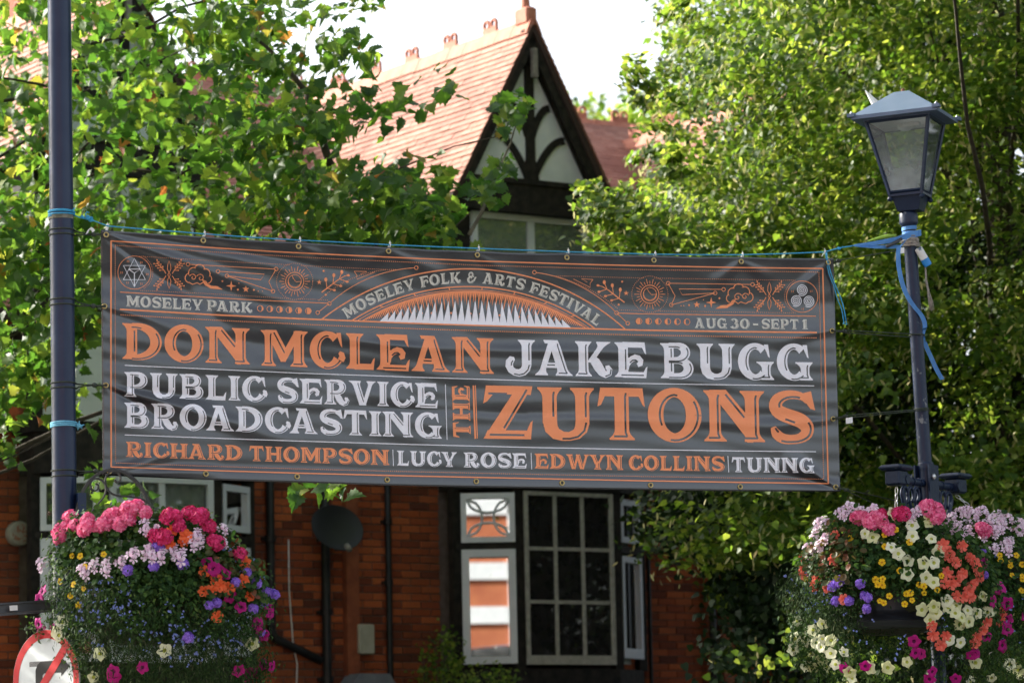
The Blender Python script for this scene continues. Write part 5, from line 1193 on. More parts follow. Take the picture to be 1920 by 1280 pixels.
# unseen tree added beyond the frame to darken the old sash window's reflection
ht = empty('unseen_tree', (11.0, 28.5, 0), 'added dark yew tree standing past the lime, outside the view', 'tree')
rng = np.random.default_rng(4); n = 900; u = rng.normal(size=(n, 3)); u /= np.linalg.norm(u, axis=1)[:, None]
cc = np.array([[11.0, 28.5, 5.5]]) + u * np.array([[3.2, 3.2, 5.2]]) * rng.uniform(.6, 1, n)[:, None] ** .5
P = np.repeat(cc, 14, 0) + rng.normal(size=(n * 14, 3)) * .25; T, B, N = frames(len(P), rng); scatter('foliage', HLV, HLF, P, T, B, N, rng.uniform(.12, .2, len(P)), M_lime, ht)
mb = MB(); limb(mb, (11.0, 28.5, 0), (11.0, 28.5, 8), .3, .1, rng); mb.build('trunk', M_bark2, ht, smooth=True)

# ================================================================== lamp column (tall steel one) with iron basket arm
def fr3(x, y, z): return Matrix((x, y, z)).transposed()
c0, c1 = bp(110, -120), bp(121.5, 1000)
ax_ = (c0 - c1).normalized(); foot = c1 - ax_ * (c1.z / ax_.z)
lc = empty('lamp_column', foot, 'dark blue steel lamp column at the ropes of the banner', 'lamp column')
def onaxis(z): return foot + ax_ * (z / ax_.z)
mb = MB(); mb.tube([onaxis(z) for z in (0, .4, 1.2, 1.25, 3, 5, 7, 8.4)], [.098, .098, .098, .0735, .0735, .0725, .0705, .05], 28); mb.build('pole', M_navy, lc, smooth='auto')
mb = MB(); mb.tube([onaxis(8.3), onaxis(8.6) + Vector((.1, 0, .1)), onaxis(8.7) + Vector((.7, 0, .2))], .03, 8); mb.cbox(onaxis(8.7) + Vector((.95, 0, .2)), (.6, .22, .12), .03); mb.build('lamp_head', M_navy, lc)
# dirt band below the blue rope
mb = MB(); pc = bp(114.5, 408); mb.tube([pc - ax_ * .012, pc + ax_ * .012], .0755, 24); mb.build('stained_band', mat('lichen stain', (.12, .12, .08), .95, (.25, .24, .19), 30), lc)
def pc_at(y): return onaxis(bp(116, y).z)
def bplane(x, y, off=0): return bp(x, y, off)
# iron hoop and scrolls
SQ = M_iron
def flat(name, pts, off, parent, w=.012, th=.03, m=None):
    P = [bp(x, y, off) for x, y in pts]; mb = MB()
    mb.strip(P, BN * (th / 2), w); return mb.build(name, m or SQ, parent)
def smooth_pts(pts, k=4):
    P_ = [pts[0]] + list(pts) + [pts[-1]]; o = []
    for i in range(1, len(P_) - 2):
        for j in range(k):
            t = j / k; a, b, c, d = P_[i - 1], P_[i], P_[i + 1], P_[i + 2]
            o.append(tuple(.5 * (2 * b[q] + (c[q] - a[q]) * t + (2 * a[q] - 5 * b[q] + 4 * c[q] - d[q]) * t * t + (3 * b[q] - a[q] - 3 * c[q] + d[q]) * t ** 3) for q in range(len(b))))
    return o + [pts[-1]]
flat('hoop', smooth_pts([(143, 965), (148, 938), (158, 915), (172, 897), (190, 885), (208, 881), (228, 884), (248, 896), (263, 912), (273, 930), (279, 946), (277, 956)]), .10, lc, .016, .035)
flat('scroll', smooth_pts([(215, 899), (219, 904), (225, 901), (225, 892), (218, 884), (208, 884), (200, 891), (197, 902), (200, 914), (208, 924), (222, 929), (245, 931), (266, 935), (276, 943)]), .105, lc, .008, .028)
flat('scroll', smooth_pts([(180, 906), (184, 910), (183, 917), (176, 920), (170, 914), (170, 904), (178, 897), (189, 899), (197, 908), (198, 920), (194, 932), (184, 944), (174, 956), (166, 968)]), .105, lc, .008, .028)
mb = MB(); mb.tube([bp(279, 946, .1), bp(279, 975, .1)], .006, 6); mb.build('hanger', SQ, lc)
mb = MB(); mb.box(bp(150, 972, .06), (.05, .12, .30), fr3(BU, BN, Vector((0, 0, 1)))); mb.build('clamp_plate', M_navy, lc)
# cross arm with white sticker
a, b = bp(-60, 1146, .16), bp(104, 1134, .10)
mb = MB(); dx = (b - a).normalized(); R_ = fr3(dx, BN, dx.cross(BN) * -1); L = (b - a).length
mb.box((a + b) / 2, (L, .05, .05), R_); mb.box((a + b) / 2 + R_ @ Vector((0, .03, -.034)), (L, .02, .012), R_); mb.box((a + b) / 2 + R_ @ Vector((0, .03, .030)), (L, .02, .010), R_); mb.build('cross_arm', M_dark, lc)
mb = MB(); mb.box(bp(25.5, 1139, .195), (.048, .003, .030), R_); mb.build('sticker', M_white, lc)
mb = MB(); mb.box(bp(99, 1124, .13), (.055, .03, .012), R_); mb.build('clip', M_white, lc)

# ================================================================== no right turn sign
sc = bp(86, 1275, .10); sy = rad(46); SX = Vector((math.cos(-sy + BTH), math.sin(-sy + BTH), 0)); SX = Vector((math.cos(rad(-42)), math.sin(rad(-42)), 0)); SN = Vector((SX.y, -SX.x, 0)); SZ = Vector((0, 0, 1))
if SN.y > 0: SN = -SN
sg = empty('road_sign', sc, 'round no right turn sign with red ring beneath the flowers', 'road sign')
M_red = mat('sign red', (.46, .008, .012), .5, (.36, .012, .016), 12, spec=.15); M_sw = mat('sign white', (.54, .58, .58), .55, (.47, .50, .50), 10, spec=.15); M_sb = mat('sign black', (.010, .010, .010), .5, spec=.1)
Rs = fr3(SX, SZ, SN) if SX.cross(SZ).dot(SN) > 0 else fr3(SX, SZ, SN)
def sp(u, v, n=0): return sc + SX * u + SZ * v + SN * n
def sheetpoly(poly, n0, th, name, m):
    mb = MB(); mb.prism(poly, sp(0, 0, n0), SX, SZ, SN, th); return mb.build(name, m, sg)
circ = lambda r, n=48: [(r * math.cos(2 * math.pi * k / n), r * math.sin(2 * math.pi * k / n)) for k in range(n)]
sheetpoly(circ(.30), -.008, .008, 'plate', M_sw)
mb = MB(); A_ = circ(.298); B_ = circ(.248)
vs = [sp(u, v, .0012) for u, v in A_ + B_]; mb.add(vs, [(i, (i + 1) % 48, 48 + (i + 1) % 48, 48 + i) for i in range(48)]); mb.build('red_ring', M_red, sg)
sheetpoly([(-.092, -.2), (-.028, -.2), (-.028, .03), (-.015, .042), (.14, .042), (.14, .022), (.215, .078), (.14, .132), (.14, .112), (-.045, .112), (-.075, .095), (-.092, .065)], .0006, .001, 'turn_arrow', M_sb)
sheetpoly([(.155, .205), (.195, .165), (-.155, -.205), (-.195, -.165)], .0018, .0008, 'slash', M_red)
mb = MB(); mb.tube([sp(0, -.2, -.03), Vector((sc.x - SN.x * .03, sc.y - SN.y * .03, 0))], .03, 10); mb.build('post', M_dark, sg)
mb = MB(); mb.box(sp(0, .1, -.02), (.3, .04, .03), Rs if False else fr3(SX, SN, SZ)); mb.build('rail', M_dark, sg)

# ================================================================== lantern post
q0, q1 = bp(1709.5, 500), bp(1757, 1200); q0 = q0 + Vector((0, 0, 0)); pax = (q0 - q1).normalized(); pfoot = q1 - pax * (q1.z / pax.z)
lp = empty('street_lamp', pfoot, 'leaning blue lamp post with a four sided glass lantern and two basket arms', 'street lamp')
def pz(y): 
    """point of the post axis at picture row y"""
    best = min((abs((lambda p: 640 - FPX * (p - CAM).dot(UP) / (p - CAM).dot(FW))(q1 + pax * t) - y), t) for t in [i * .004 - 1 for i in range(1400)]); return q1 + pax * best[1]
ptop = pz(398)
mb = MB(); mb.tube([pfoot, pfoot + pax * 1.0, pfoot + pax * 1.05, pz(905), pz(700), pz(480), pz(425)], [.09, .085, .046, .0455, .0445, .043, .043], 20); mb.build('pole', M_navy2, lp, smooth='auto')
mb = MB(); mb.tube([pz(425), pz(419), pz(418), pz(402), pz(400), pz(397)], [.048, .062, .062, .062, .058, .045], 20); mb.build('collar', M_navy2, lp, smooth='auto')
# lantern frame of reference: square, yawed like the banner, tilted with the post
LZ = pax; _lx = Vector((math.cos(rad(21)), -math.sin(rad(21)), 0)); LX = (_lx - LZ * _lx.dot(LZ)).normalized(); LY = LZ.cross(LX).normalized(); LR = fr3(LX, LY, LZ)
O0 = pz(396) + BU * .022; SHEEN_Z = (O0.z + .125 - pfoot.z, O0.z + .40 - pfoot.z); _pane_sheen()
def LQ(x, y, z): return O0 + LR @ Vector((x, y, z))
hb, ht_, zb0, zb1, zg0, zg1 = .075, .10, .0, .10, .125, .60
def frus(mb, h0, h1, z0, z1): mb.add([LQ(sx * h, sy * h, z) for h, z in ((h0, z0), (h1, z1)) for sx, sy in ((-1, -1), (1, -1), (1, 1), (-1, 1))], [(3, 2, 1, 0), (4, 5, 6, 7)] + [(i, (i + 1) % 4, 4 + (i + 1) % 4, 4 + i) for i in range(4)])
mb = MB(); frus(mb, .072, .10, .0, .095); frus(mb, .118, .118, .095, .112)
for sx in (-1, 1):
    for sy in (-1, 1): mb.lathe([(0, .062), (.016, .07), (.02, .08), (.012, .094)], (0, 0, 0), 10); n_ = 40; mb.v[-n_:] = [tuple(LQ(v[0] + sx * .108, v[1] + sy * .108, v[2])) for v in mb.v[-n_:]]
lb_ = mb.build('lantern_base', M_navy2, lp)
hB, hT = .108, .212   # glass half widths at the bottom and top
mb = MB()
for sx in (-1, 1):
    for sy in (-1, 1): mb.tube([LQ(sx * hB, sy * hB, .11), LQ(sx * hT, sy * hT, zg1)], .0135, 4)
for h, z, r_ in ((hB, .125, .011), (hT, zg1 - .005, .014)):
    for k in range(4):
        s4 = ((-1, -1), (1, -1), (1, 1), (-1, 1)); a, b = s4[k], s4[(k + 1) % 4]; mb.tube([LQ(a[0] * h, a[1] * h, z), LQ(b[0] * h, b[1] * h, z)], r_, 4)
fr_ = mb.build('lantern_frame', M_navy2, lp)
for k in range(4):
    s4 = ((-1, -1), (1, -1), (1, 1), (-1, 1)); a, b = s4[k], s4[(k + 1) % 4]; mb = MB(); h0, h1 = hB - .002, hT - .004
    inn = LR @ Vector((-(a[0] + b[0]) / 2, -(a[1] + b[1]) / 2, 0)) * .004
    q = [LQ(a[0] * h0, a[1] * h0, .125), LQ(b[0] * h0, b[1] * h0, .125), LQ(b[0] * h1, b[1] * h1, zg1 - .01), LQ(a[0] * h1, a[1] * h1, zg1 - .01)]
    mb.add(q + [v + inn for v in q], [(0, 1, 2, 3), (7, 6, 5, 4), (0, 4, 5, 1), (1, 5, 6, 2), (2, 6, 7, 3), (3, 7, 4, 0)]); mb.build('pane', M_lampglass, fr_)
mb = MB(); frus(mb, .29, .29, .606, .630); frus(mb, .288, .052, .6305, .80); frus(mb, .225, .225, .598, .605)
for sx in (-1, 1):
    for sy in (-1, 1):
        mb.box(LQ(sx * .286, sy * .286, .633), (.05, .05, .022), LR); mb.add([LQ(sx * .286 + a, sy * .286 + b, z) for a, b, z in ((-.02, 0, .64), (.02, 0, .64), (0, .012, .64), (0, -.012, .64), (0, 0, .664))], [(0, 2, 4), (2, 1, 4), (1, 3, 4), (3, 0, 4)])
rf_ = mb.build('lantern_roof', mat('skylit navy roof paint', (.085, .125, .20), .42, (.11, .15, .23), 6, spec=.5), lp)  # the sky's bluish brightness is mixed into the roof's paint colour
mb = MB(); mb.lathe([(.012, .80), (.012, .825), (0, .83)], (0, 0, 0), 8); mb.v = [tuple(LQ(*v)) for v in mb.v]; mb.build('roof_bolt', M_rust, rf_)
mb = MB(); frus(mb, .19, .20, .585, .597); mb.build('reflector_ceiling', M_white, lp)
mb = MB(); mb.lathe([(.05, .60), (.055, .56), (.03, .545), (.0, .545)], (0, 0, 0), 14); mb.box((.07, -.05, .57), (.08, .05, .025)); mb.v = [tuple(LQ(*v)) for v in mb.v]; mb.build('lamp_holder', M_white, lp)
mb = MB(); sp_ = LQ(-.20, .16, .70); mb.tube([sp_, sp_ + Vector((-.03, 0, .07)), sp_ + Vector((-.10, 0, .17))], [.055, .03, .003], 8); mb.tube([sp_ + Vector((-.06, 0, .0)), sp_ + Vector((.10, 0, .03))], .035, 8); mb.build('gull_deterrent', M_white, lp)
# basket arms
AZ = rad(56); AD = Vector((math.cos(AZ), math.sin(AZ), 0)); AS = Vector((AD.y, -AD.x, 0)); AR = fr3(AD, AS, Vector((0, 0, 1)))
if AS.y > 0: AS = -AS; AR = fr3(AD, AS, Vector((0, 0, 1)))
ac = pz(906)
def AQ(d, s, z): return ac + AD * d + AS * s + Vector((0, 0, z))
mb = MB(); mb.box(AQ(0, .052, -.09), (.13, .012, .42), AR); mb.box(AQ(0, -.052, -.09), (.13, .012, .42), AR); mb.box(AQ(.066, 0, -.09), (.012, .10, .42), AR); mb.lathe([(.05, .0), (.053, .02), (.053, .05), (.048, .06)], AQ(0, 0, .08), 18); mb.build('bracket_sleeve', M_navy2, lp)
mb = MB(); mb.lathe([(0, 0), (.02, .002), (.02, .012), (.012, .02), (0, .022)], AQ(-.02, .058, .04), 12, rot=AS.to_track_quat('Z', 'Y').to_matrix()); mb.build('bolt', M_steel, lp, smooth='auto')
for sgn in (-1, 1):
    mb = MB(); mb.tube([AQ(sgn * .05, 0, .0), AQ(sgn * .36, 0, .0)], .025, 12)
    for t in (.10, .20, .30): mb.tube([AQ(sgn * t, 0, 0), AQ(sgn * (t + .012), 0, 0)], .031, 12)
    if sgn < 0:
        for t in (.22, .27, .32): mb.tube([AQ(sgn * t, 0, .02), AQ(sgn * t, 0, .045)], .014, 8)
    mb.build('arm', M_navy2, lp, smooth='auto')
    mb = MB(); mb.cbox(AQ(sgn * .42, 0, .01), (.13, .11, .10), .012, AR); mb.cbox(AQ(sgn * .42, 0, .075), (.19, .17, .035), .014, AR); mb.tube([AQ(sgn * .42 - .05 * sgn, .056, .0), AQ(sgn * .42 - .05 * sgn, .06, .0)], .03, 10); mb.build('arm_cap', M_navy2, lp)
    for (t, r_, dpt) in ((.31, .045, .15), (.23, .04, .13), (.15, .036, .2)):
        mb = MB(); pts = [AQ(sgn * (t - r_ * math.cos(q)), 0, -.04 - r_ * 1.2 + r_ * 1.2 * math.sin(q) * 1.0) for q in [math.pi * i / 8 for i in range(-3, 9)]]
        pts += [AQ(sgn * (t - r_ * -1.0 - .02 * i), 0, -.05 - r_ * 1.2 - dpt * i / 4) for i in range(1, 5)]
        mb.tube(pts, .012, 7); mb.build('scroll', M_navy2, lp, smooth=True)
    mb = MB(); mb.tube([AQ(sgn * (.34 - .26 * (i / 10)), 0, -.06 - .36 * (i / 10) ** .6) for i in range(11)], .014, 7); mb.build('brace', M_navy2, lp, smooth=True)
ENDL, ENDR = AQ(-.42, 0, -.05), AQ(.42, 0, -.05)

# ================================================================== hanging baskets
def petals(n, r, w, cup=.2, tip=.0, inner=.0, tw=0.0):
    """n petals as small kites; template unit size, facing +Z"""
    v = []; f = []
    for k in range(n):
        a = 2 * math.pi * k / n + tw; ca, sa = math.cos(a), math.sin(a)
        def pt(rr, ww, zz): return (ca * rr - sa * ww, sa * rr + ca * ww, zz)
        b = len(v); v += [pt(inner, 0, 0), pt(r * .55, w * .42, cup * .5), pt(r * .86, w * .5, cup * .8), pt(r, 0, cup * .8 + tip), pt(r * .86, -w * .5, cup * .8), pt(r * .55, -w * .42, cup * .5)]
        f += [(b, b + 1, b + 2, b + 3), (b, b + 3, b + 4, b + 5)]
    return v, f
def petunia():
    n = 20; v = [(0, 0, -.28)]; f = []
    for (rr, z) in ((.13, -.16), (.30, -.03), (.72, .06), (1.0, .0)):
        for k in range(n):
            a = 2 * math.pi * k / n; r = rr * (1 + (.13 if rr > .5 else .04) * math.cos(5 * a) + (.04 * math.sin(13 * a) if rr > .9 else 0)) ; v.append((r * math.cos(a), r * math.sin(a), z + (.10 * math.cos(5 * a + 2.6) if rr > .9 else 0)))
    f += [(0, 1 + k, 1 + (k + 1) % n) for k in range(n)]; mi = [1] * n
    for l in range(3):
        for k in range(n): f.append((1 + l * n + k, 1 + (l + 1) * n + k, 1 + (l + 1) * n + (k + 1) % n, 1 + l * n + (k + 1) % n)); mi.append(1 if l == 0 else 0)
    return v, f, mi
def cluster(n, R, rad_, dome=.8, seed=1, pn=5, pw=.5, flatp=False):
    rnd = random.Random(seed); v = []; f = []; mi = []
    for i in range(n):
        z = 1 - dome * (i + .5) / n; a = i * 2.39996 + rnd.uniform(-.2, .2); rr = math.sqrt(max(0, 1 - z * z)); d = Vector((rr * math.cos(a), rr * math.sin(a), z)); c = d * R * rnd.uniform(.85, 1.08)
        q = (d + Vector((rnd.uniform(-.3, .3), rnd.uniform(-.3, .3), rnd.uniform(-.3, .3)))).normalized().to_track_quat('Z', 'Y')
        pv, pf = petals(pn, rad_, rad_ * pw * 1.6, rad_ * .25, tw=rnd.uniform(0, 6)); b = len(v)
        v += [tuple(c + q @ Vector(p)) for p in pv]; f += [tuple(j + b for j in g) for g in pf]; mi += [0] * len(pf)
    # stalks to the middle
    return v, f, mi
def butterfly(seed=1, n=4, R=.95):
    """pelargonium head with a few two-up three-down florets"""
    rnd = random.Random(seed); v = []; f = []; mi = []
    for i in range(n):
        a = 2 * math.pi * i / n + rnd.uniform(-.3, .3); c = Vector((R * .7 * math.cos(a), R * .7 * math.sin(a), rnd.uniform(-.1, .3))) if i else Vector((0, 0, .3)); s = rnd.uniform(.50, .62)
        q = Vector((math.cos(a) * .5, math.sin(a) * .5, 1)).normalized().to_track_quat('Z', 'Y')
        for k, (ang, ln, wd) in enumerate(((60, 1, .9), (120, 1, .9), (-25, .9, .62), (-90, .95, .62), (-155, .9, .62))):
            an = rad(ang) + rnd.uniform(-.1, .1); ca, sa = math.cos(an), math.sin(an); b = len(v)
            for (rr, ww, zz) in ((.06, 0, 0), (.5, .38, .06), (.85, .36, .08), (1, 0, .02), (.85, -.36, .08), (.5, -.38, .06)):
                p = Vector((ca * rr * ln - sa * ww * wd, sa * rr * ln + ca * ww * wd, zz)) * s; v.append(tuple(c + q @ p))
            f += [(b, b + 1, b + 2, b + 3), (b, b + 3, b + 4, b + 5)]; mi += [0, 0]
            b = len(v)
            for (rr, ww) in ((.12, .0), (.36, .10), (.36, -.10)):
                p = Vector((ca * rr * ln - sa * ww, sa * rr * ln + ca * ww, .05)) * s; v.append(tuple(c + q @ (p + Vector((0, 0, .03)))))
            if k < 2: f.append((b, b + 1, b + 2)); mi.append(1)
    return v, f, mi
def begonia(seed=1):
    rnd = random.Random(seed); v = []; f = []; mi = []
    for l, (n, r, cup, up) in enumerate(((6, 1.0, .35, .0), (6, .8, .6, .05), (5, .55, .8, .1))):
        pv, pf = petals(n, r, r * .62, r * cup, .12, tw=l * .5 + rnd.random()); b = len(v)
        v += [(x * rnd.uniform(.9, 1.1), y, z - .2 + up) for x, y, z in pv]; f += [tuple(j + b for j in g) for g in pf]; mi += [0] * len(pf)
    return v, f, mi
def bidens():
    v, f = petals(5, 1.0, .9, .1); mi = [0] * len(f); b = len(v); v += [(.3 * math.cos(k * 1.0472), .3 * math.sin(k * 1.0472), .09) for k in range(6)] + [(0, 0, .2)]; f += [(b + k, b + (k + 1) % 6, b + 6) for k in range(6)]; mi += [1] * 6
    return v, f, mi
def fmat(name, c1, c2, t=.3): return leafmat(name, [(0, c1), (1, c2)], [(0, c1), (1, c2)], t, .6, .25)
F_throat = fmat('petunia throat', (.45, .50, .08), (.55, .6, .12)); F_dark = fmat('dark flower eye', (.12, .0, .06), (.10, .01, .05)); F_gold = fmat('golden eye', (.55, .25, .01), (.5, .2, .01))
FL = {}
def flower(key, name, geo, mats):
    v, f, mi = geo; me = bpy.data.meshes.new(name); me.from_pydata(v, [], f)
    for m in mats: me.materials.append(m)
    me.polygons.foreach_set('material_index', mi); me.update(); FL.setdefault(key, []).append((name, me))
for sd_ in (1, 2, 3):
    flower('G', 'pink_geranium', cluster(30, .85, .36, .95, sd_), [fmat('geranium pink', (.70, .05, .19), (.95, .30, .48), .25)])
    flower('M', 'crimson_geranium', cluster(26, .85, .36, .95, sd_ + 5), [fmat('geranium crimson', (.50, .01, .08), (.85, .07, .26), .25)])
    flower('B', 'orange_begonia', begonia(sd_), [fmat('begonia orange', (.85, .14, .04), (.9, .22, .08), .3)])
    flower('C', 'coral_begonia', begonia(sd_ + 3), [fmat('begonia coral', (.85, .16, .11), (.9, .26, .19), .3)])
    flower('I', 'ivy_geranium', butterfly(sd_), [fmat('ivy geranium pink', (.80, .58, .72), (.88, .76, .84), .3), fmat('ivy geranium fleck', (.35, .03, .2), (.4, .05, .25))])
    flower('V', 'purple_verbena', cluster(26, .78, .34, .9, sd_ + 9), [fmat('verbena purple', (.22, .10, .58), (.40, .24, .80), .25)])
flower('P', 'magenta_petunia', petunia(), [fmat('petunia magenta', (.38, .005, .14), (.46, .01, .22), .25), F_dark])
flower('W', 'cream_petunia', petunia(), [fmat('petunia cream', (.70, .72, .36), (.86, .87, .68), .3), F_throat])
flower('Y', 'yellow_bidens', bidens(), [fmat('bidens yellow', (.85, .50, .01), (.9, .62, .02), .3), F_gold])
FSZ = {'G': .053, 'M': .052, 'B': .042, 'C': .040, 'I': .050, 'V': .036, 'P': .040, 'W': .039, 'Y': .021}
M_fol = leafmat('basket foliage', [(0, (.010, .034, .009)), (.5, (.024, .066, .014)), (.9, (.05, .11, .022)), (1, (.10, .15, .035))], [(0, (.05, .12, .02)), (1, (.14, .25, .04))], .25, .6, .18)
M_fol2 = leafmat('trailing lobelia foliage', [(0, (.012, .030, .010)), (.6, (.026, .056, .016)), (.93, (.05, .08, .025)), (1, (.16, .17, .09))], [(0, (.03, .06, .015)), (1, (.07, .12, .03))], .2, .7, .12)
M_fol3 = leafmat('bronze begonia leaf', [(0, (.03, .07, .015)), (.6, (.08, .07, .02)), (1, (.18, .05, .02))], [(0, (.1, .16, .02)), (1, (.3, .12, .03))], .3, .5, .4)
M_lob = fmat('lobelia blue', (.20, .28, .72), (.34, .40, .82), .25)
M_moss = mat('moss liner', (.02, .025, .012), .95, (.04, .045, .02), 30, bump=.6)
M_bowl = mat('black basket bowl', (.012, .013, .018), .35, (.02, .022, .028), 6)
ROUND = [(0, 0, 0)] + [(.5 + .5 * math.cos(a) - 0, .5 * math.sin(a), .12 * abs(math.sin(a)) + (.04 if k % 2 else 0)) for k, a in enumerate([math.pi - 2 * math.pi * i / 9 for i in range(10)])]
ROUNDF = [(0, i, i + 1) for i in range(1, 10)]
THIN = [(0, 0, 0), (.4, .09, .03), (1, 0, -.05), (.4, -.09, .03)]; THINF = [(0, 1, 2, 3)]
DIAM = [(0, 0, 0), (.35, .26, .05), (1, 0, 0), (.35, -.26, .05)]; DIAMF = [(0, 1, 2), (0, 2, 3)]
def basket(name, label, Cw, px0, py0, depth, regions, flowers, scale, off, bowl_px=None, seed=1, yshift=0.0, lob=None, group='hanging flower baskets'):
    """Cw: basket centre; regions: silhouettes of the plant mass with a kind of leaf; flowers: (kind, x, y) in picture coordinates read off the plant mass"""
    rng = np.random.default_rng(seed); rnd = random.Random(seed)
    e = empty(name, Cw, label, 'hanging basket', group)
    Yc = Cw.y; pxc = px0; mpp = (Yc / FPX)
    def surf(x, y, k=1.0):
        """world point on the front of the plant mass at picture (x, y)"""
        dx = (x - pxc) * mpp / depth; dy = (y - py0) * mpp / (depth * 1.25); q = max(0.0, 1 - dx * dx - dy * dy); return at(x, y, Yc - depth * .9 * math.sqrt(q) * k)
    mb = MB(); ms = []
    mb.lathe([(0, -.9), (.45, -.85), (.8, -.6), (.96, -.2), (.95, .2), (.75, .5), (.4, .66), (0, .7)], (0, 0, 0), 20); R0_ = depth * .74
    mb.v = [tuple(Cw + Vector((v[0] * R0_, v[1] * R0_, v[2] * R0_ * .8 + .02)) * (1 + .06 * math.sin(9 * v[0] + 7 * v[2]))) for v in mb.v]; mb.build('moss_liner', M_moss, e, smooth=True)
    if bowl_px:
        (bx, by, br, bh) = bowl_px; bc = at(bx, by, Yc - depth * .30)
        mb = MB(); mb.lathe([(0, -bh), (br * .6, -bh), (br * .9, -bh * .9), (br, -bh * .65), (br * .93, -bh * .45), (br * .80, -bh * .3), (br * .74, .0), (br * .75, bh * .9), (br * .72, bh * .9), (.0, bh * .8)], bc, 36); mb.build('bowl', M_bowl, e, smooth='auto')
    for (kind, poly, n, k0, k1) in regions:
        xs = [p[0] for p in poly]; ys = [p[1] for p in poly]; X = rng.uniform(min(xs), max(xs), n * 4); Yp = rng.uniform(min(ys), max(ys), n * 4); k = inpoly(poly, X, Yp); X = X[k][:n]; Yp = Yp[k][:n]
        kk = rng.uniform(k0, k1, len(X)) * np.where(rng.random(len(X)) < .35, -1, 1)
        ctr = np.array([surf(x, y, q) for x, y, q in zip(X, Yp, kk)])
        m_ = {'r': 5, 't': 9, 'b': 4, 'd': 7}[kind]; P = np.repeat(ctr, m_, 0) + rng.normal(size=(len(ctr) * m_, 3)) * {'r': .028, 't': .04, 'b': .04, 'd': .03}[kind]
        o_ = (P - np.array(Cw)[None]); o_ /= np.linalg.norm(o_, axis=1)[:, None]
        T, B, N = frames(len(P), rng, .5, o_ * .8 + np.array([[0, -.3, 0]]), 1.0 if kind != 't' else 1.8)
        tv, tf, m, s0, s1 = {'r': (ROUND, ROUNDF, M_fol, .022, .042), 't': (THIN, THINF, M_fol2, .022, .045), 'b': (ROUND, ROUNDF, M_fol3, .03, .055), 'd': (DIAM, DIAMF, M_fol, .018, .036)}[kind]
        scatter({'r': 'foliage', 't': 'trailing_foliage', 'b': 'bronze_foliage', 'd': 'foliage'}[kind], tv, tf, P, T, B, N, rng.uniform(s0, s1, len(P)), m, e)
    if lob:
        X, Yp = [], []
        for (poly, n) in lob:
            xs = [p[0] for p in poly]; ys = [p[1] for p in poly]; x = rng.uniform(min(xs), max(xs), n * 4); y = rng.uniform(min(ys), max(ys), n * 4); k = inpoly(poly, x, y); X += list(x[k][:n]); Yp += list(y[k][:n])
        P = np.array([surf(x, y, 1.04) for x, y in zip(X, Yp)]); P = np.repeat(P, 2, 0) + rng.normal(size=(len(P) * 2, 3)) * .006
        T, B, N = frames(len(P), rng, .1, np.array([[0, -1.6, 0]]), .6); scatter('lobelia_flowers', *petals(5, .5, .34, .05), P, T, B, N, rng.uniform(.010, .017, len(P)), M_lob, e)
    for (kind, x, y) in flowers:
        nm, me = rnd.choice(FL[kind]); o = bpy.data.objects.new(nm, me); COL.objects.link(o); o.parent = e
        p = surf(x, y, 1.10) + Vector((rnd.uniform(-.01, .01), rnd.uniform(-.02, .02), rnd.uniform(-.01, .01)))
        d = (p - Cw).normalized() * .75 + Vector((rnd.uniform(-.35, .35), -.75, rnd.uniform(-.1, .4)))
        if kind in 'IVGM': d = (p - Cw).normalized() * .7 + Vector((rnd.uniform(-.2, .2), -.6, .45))
        if kind in 'BC': d += Vector((0, 0, -.35))
        if kind in 'WP': d += Vector((rnd.uniform(-.6, .6), 0, rnd.uniform(-.35, .35)))
        q = d.normalized().to_track_quat('Z', 'Y') @ Quaternion((0, 0, 1), 0 if kind == 'I' else rnd.uniform(0, 6.28)); s = FSZ[kind] * rnd.uniform(.85, 1.15) * scale
        if kind == 'I': q = d.normalized().to_track_quat('Z', 'Y')
        o.matrix_local = Matrix.Translation(p - e.location) @ q.to_matrix().to_4x4() @ Matrix.Scale(s, 4)
    return e
def L1(s, kind, k=3.048, ox=0, oy=860): return [(kind, a / k + ox, b / k + oy) for a, b in s]
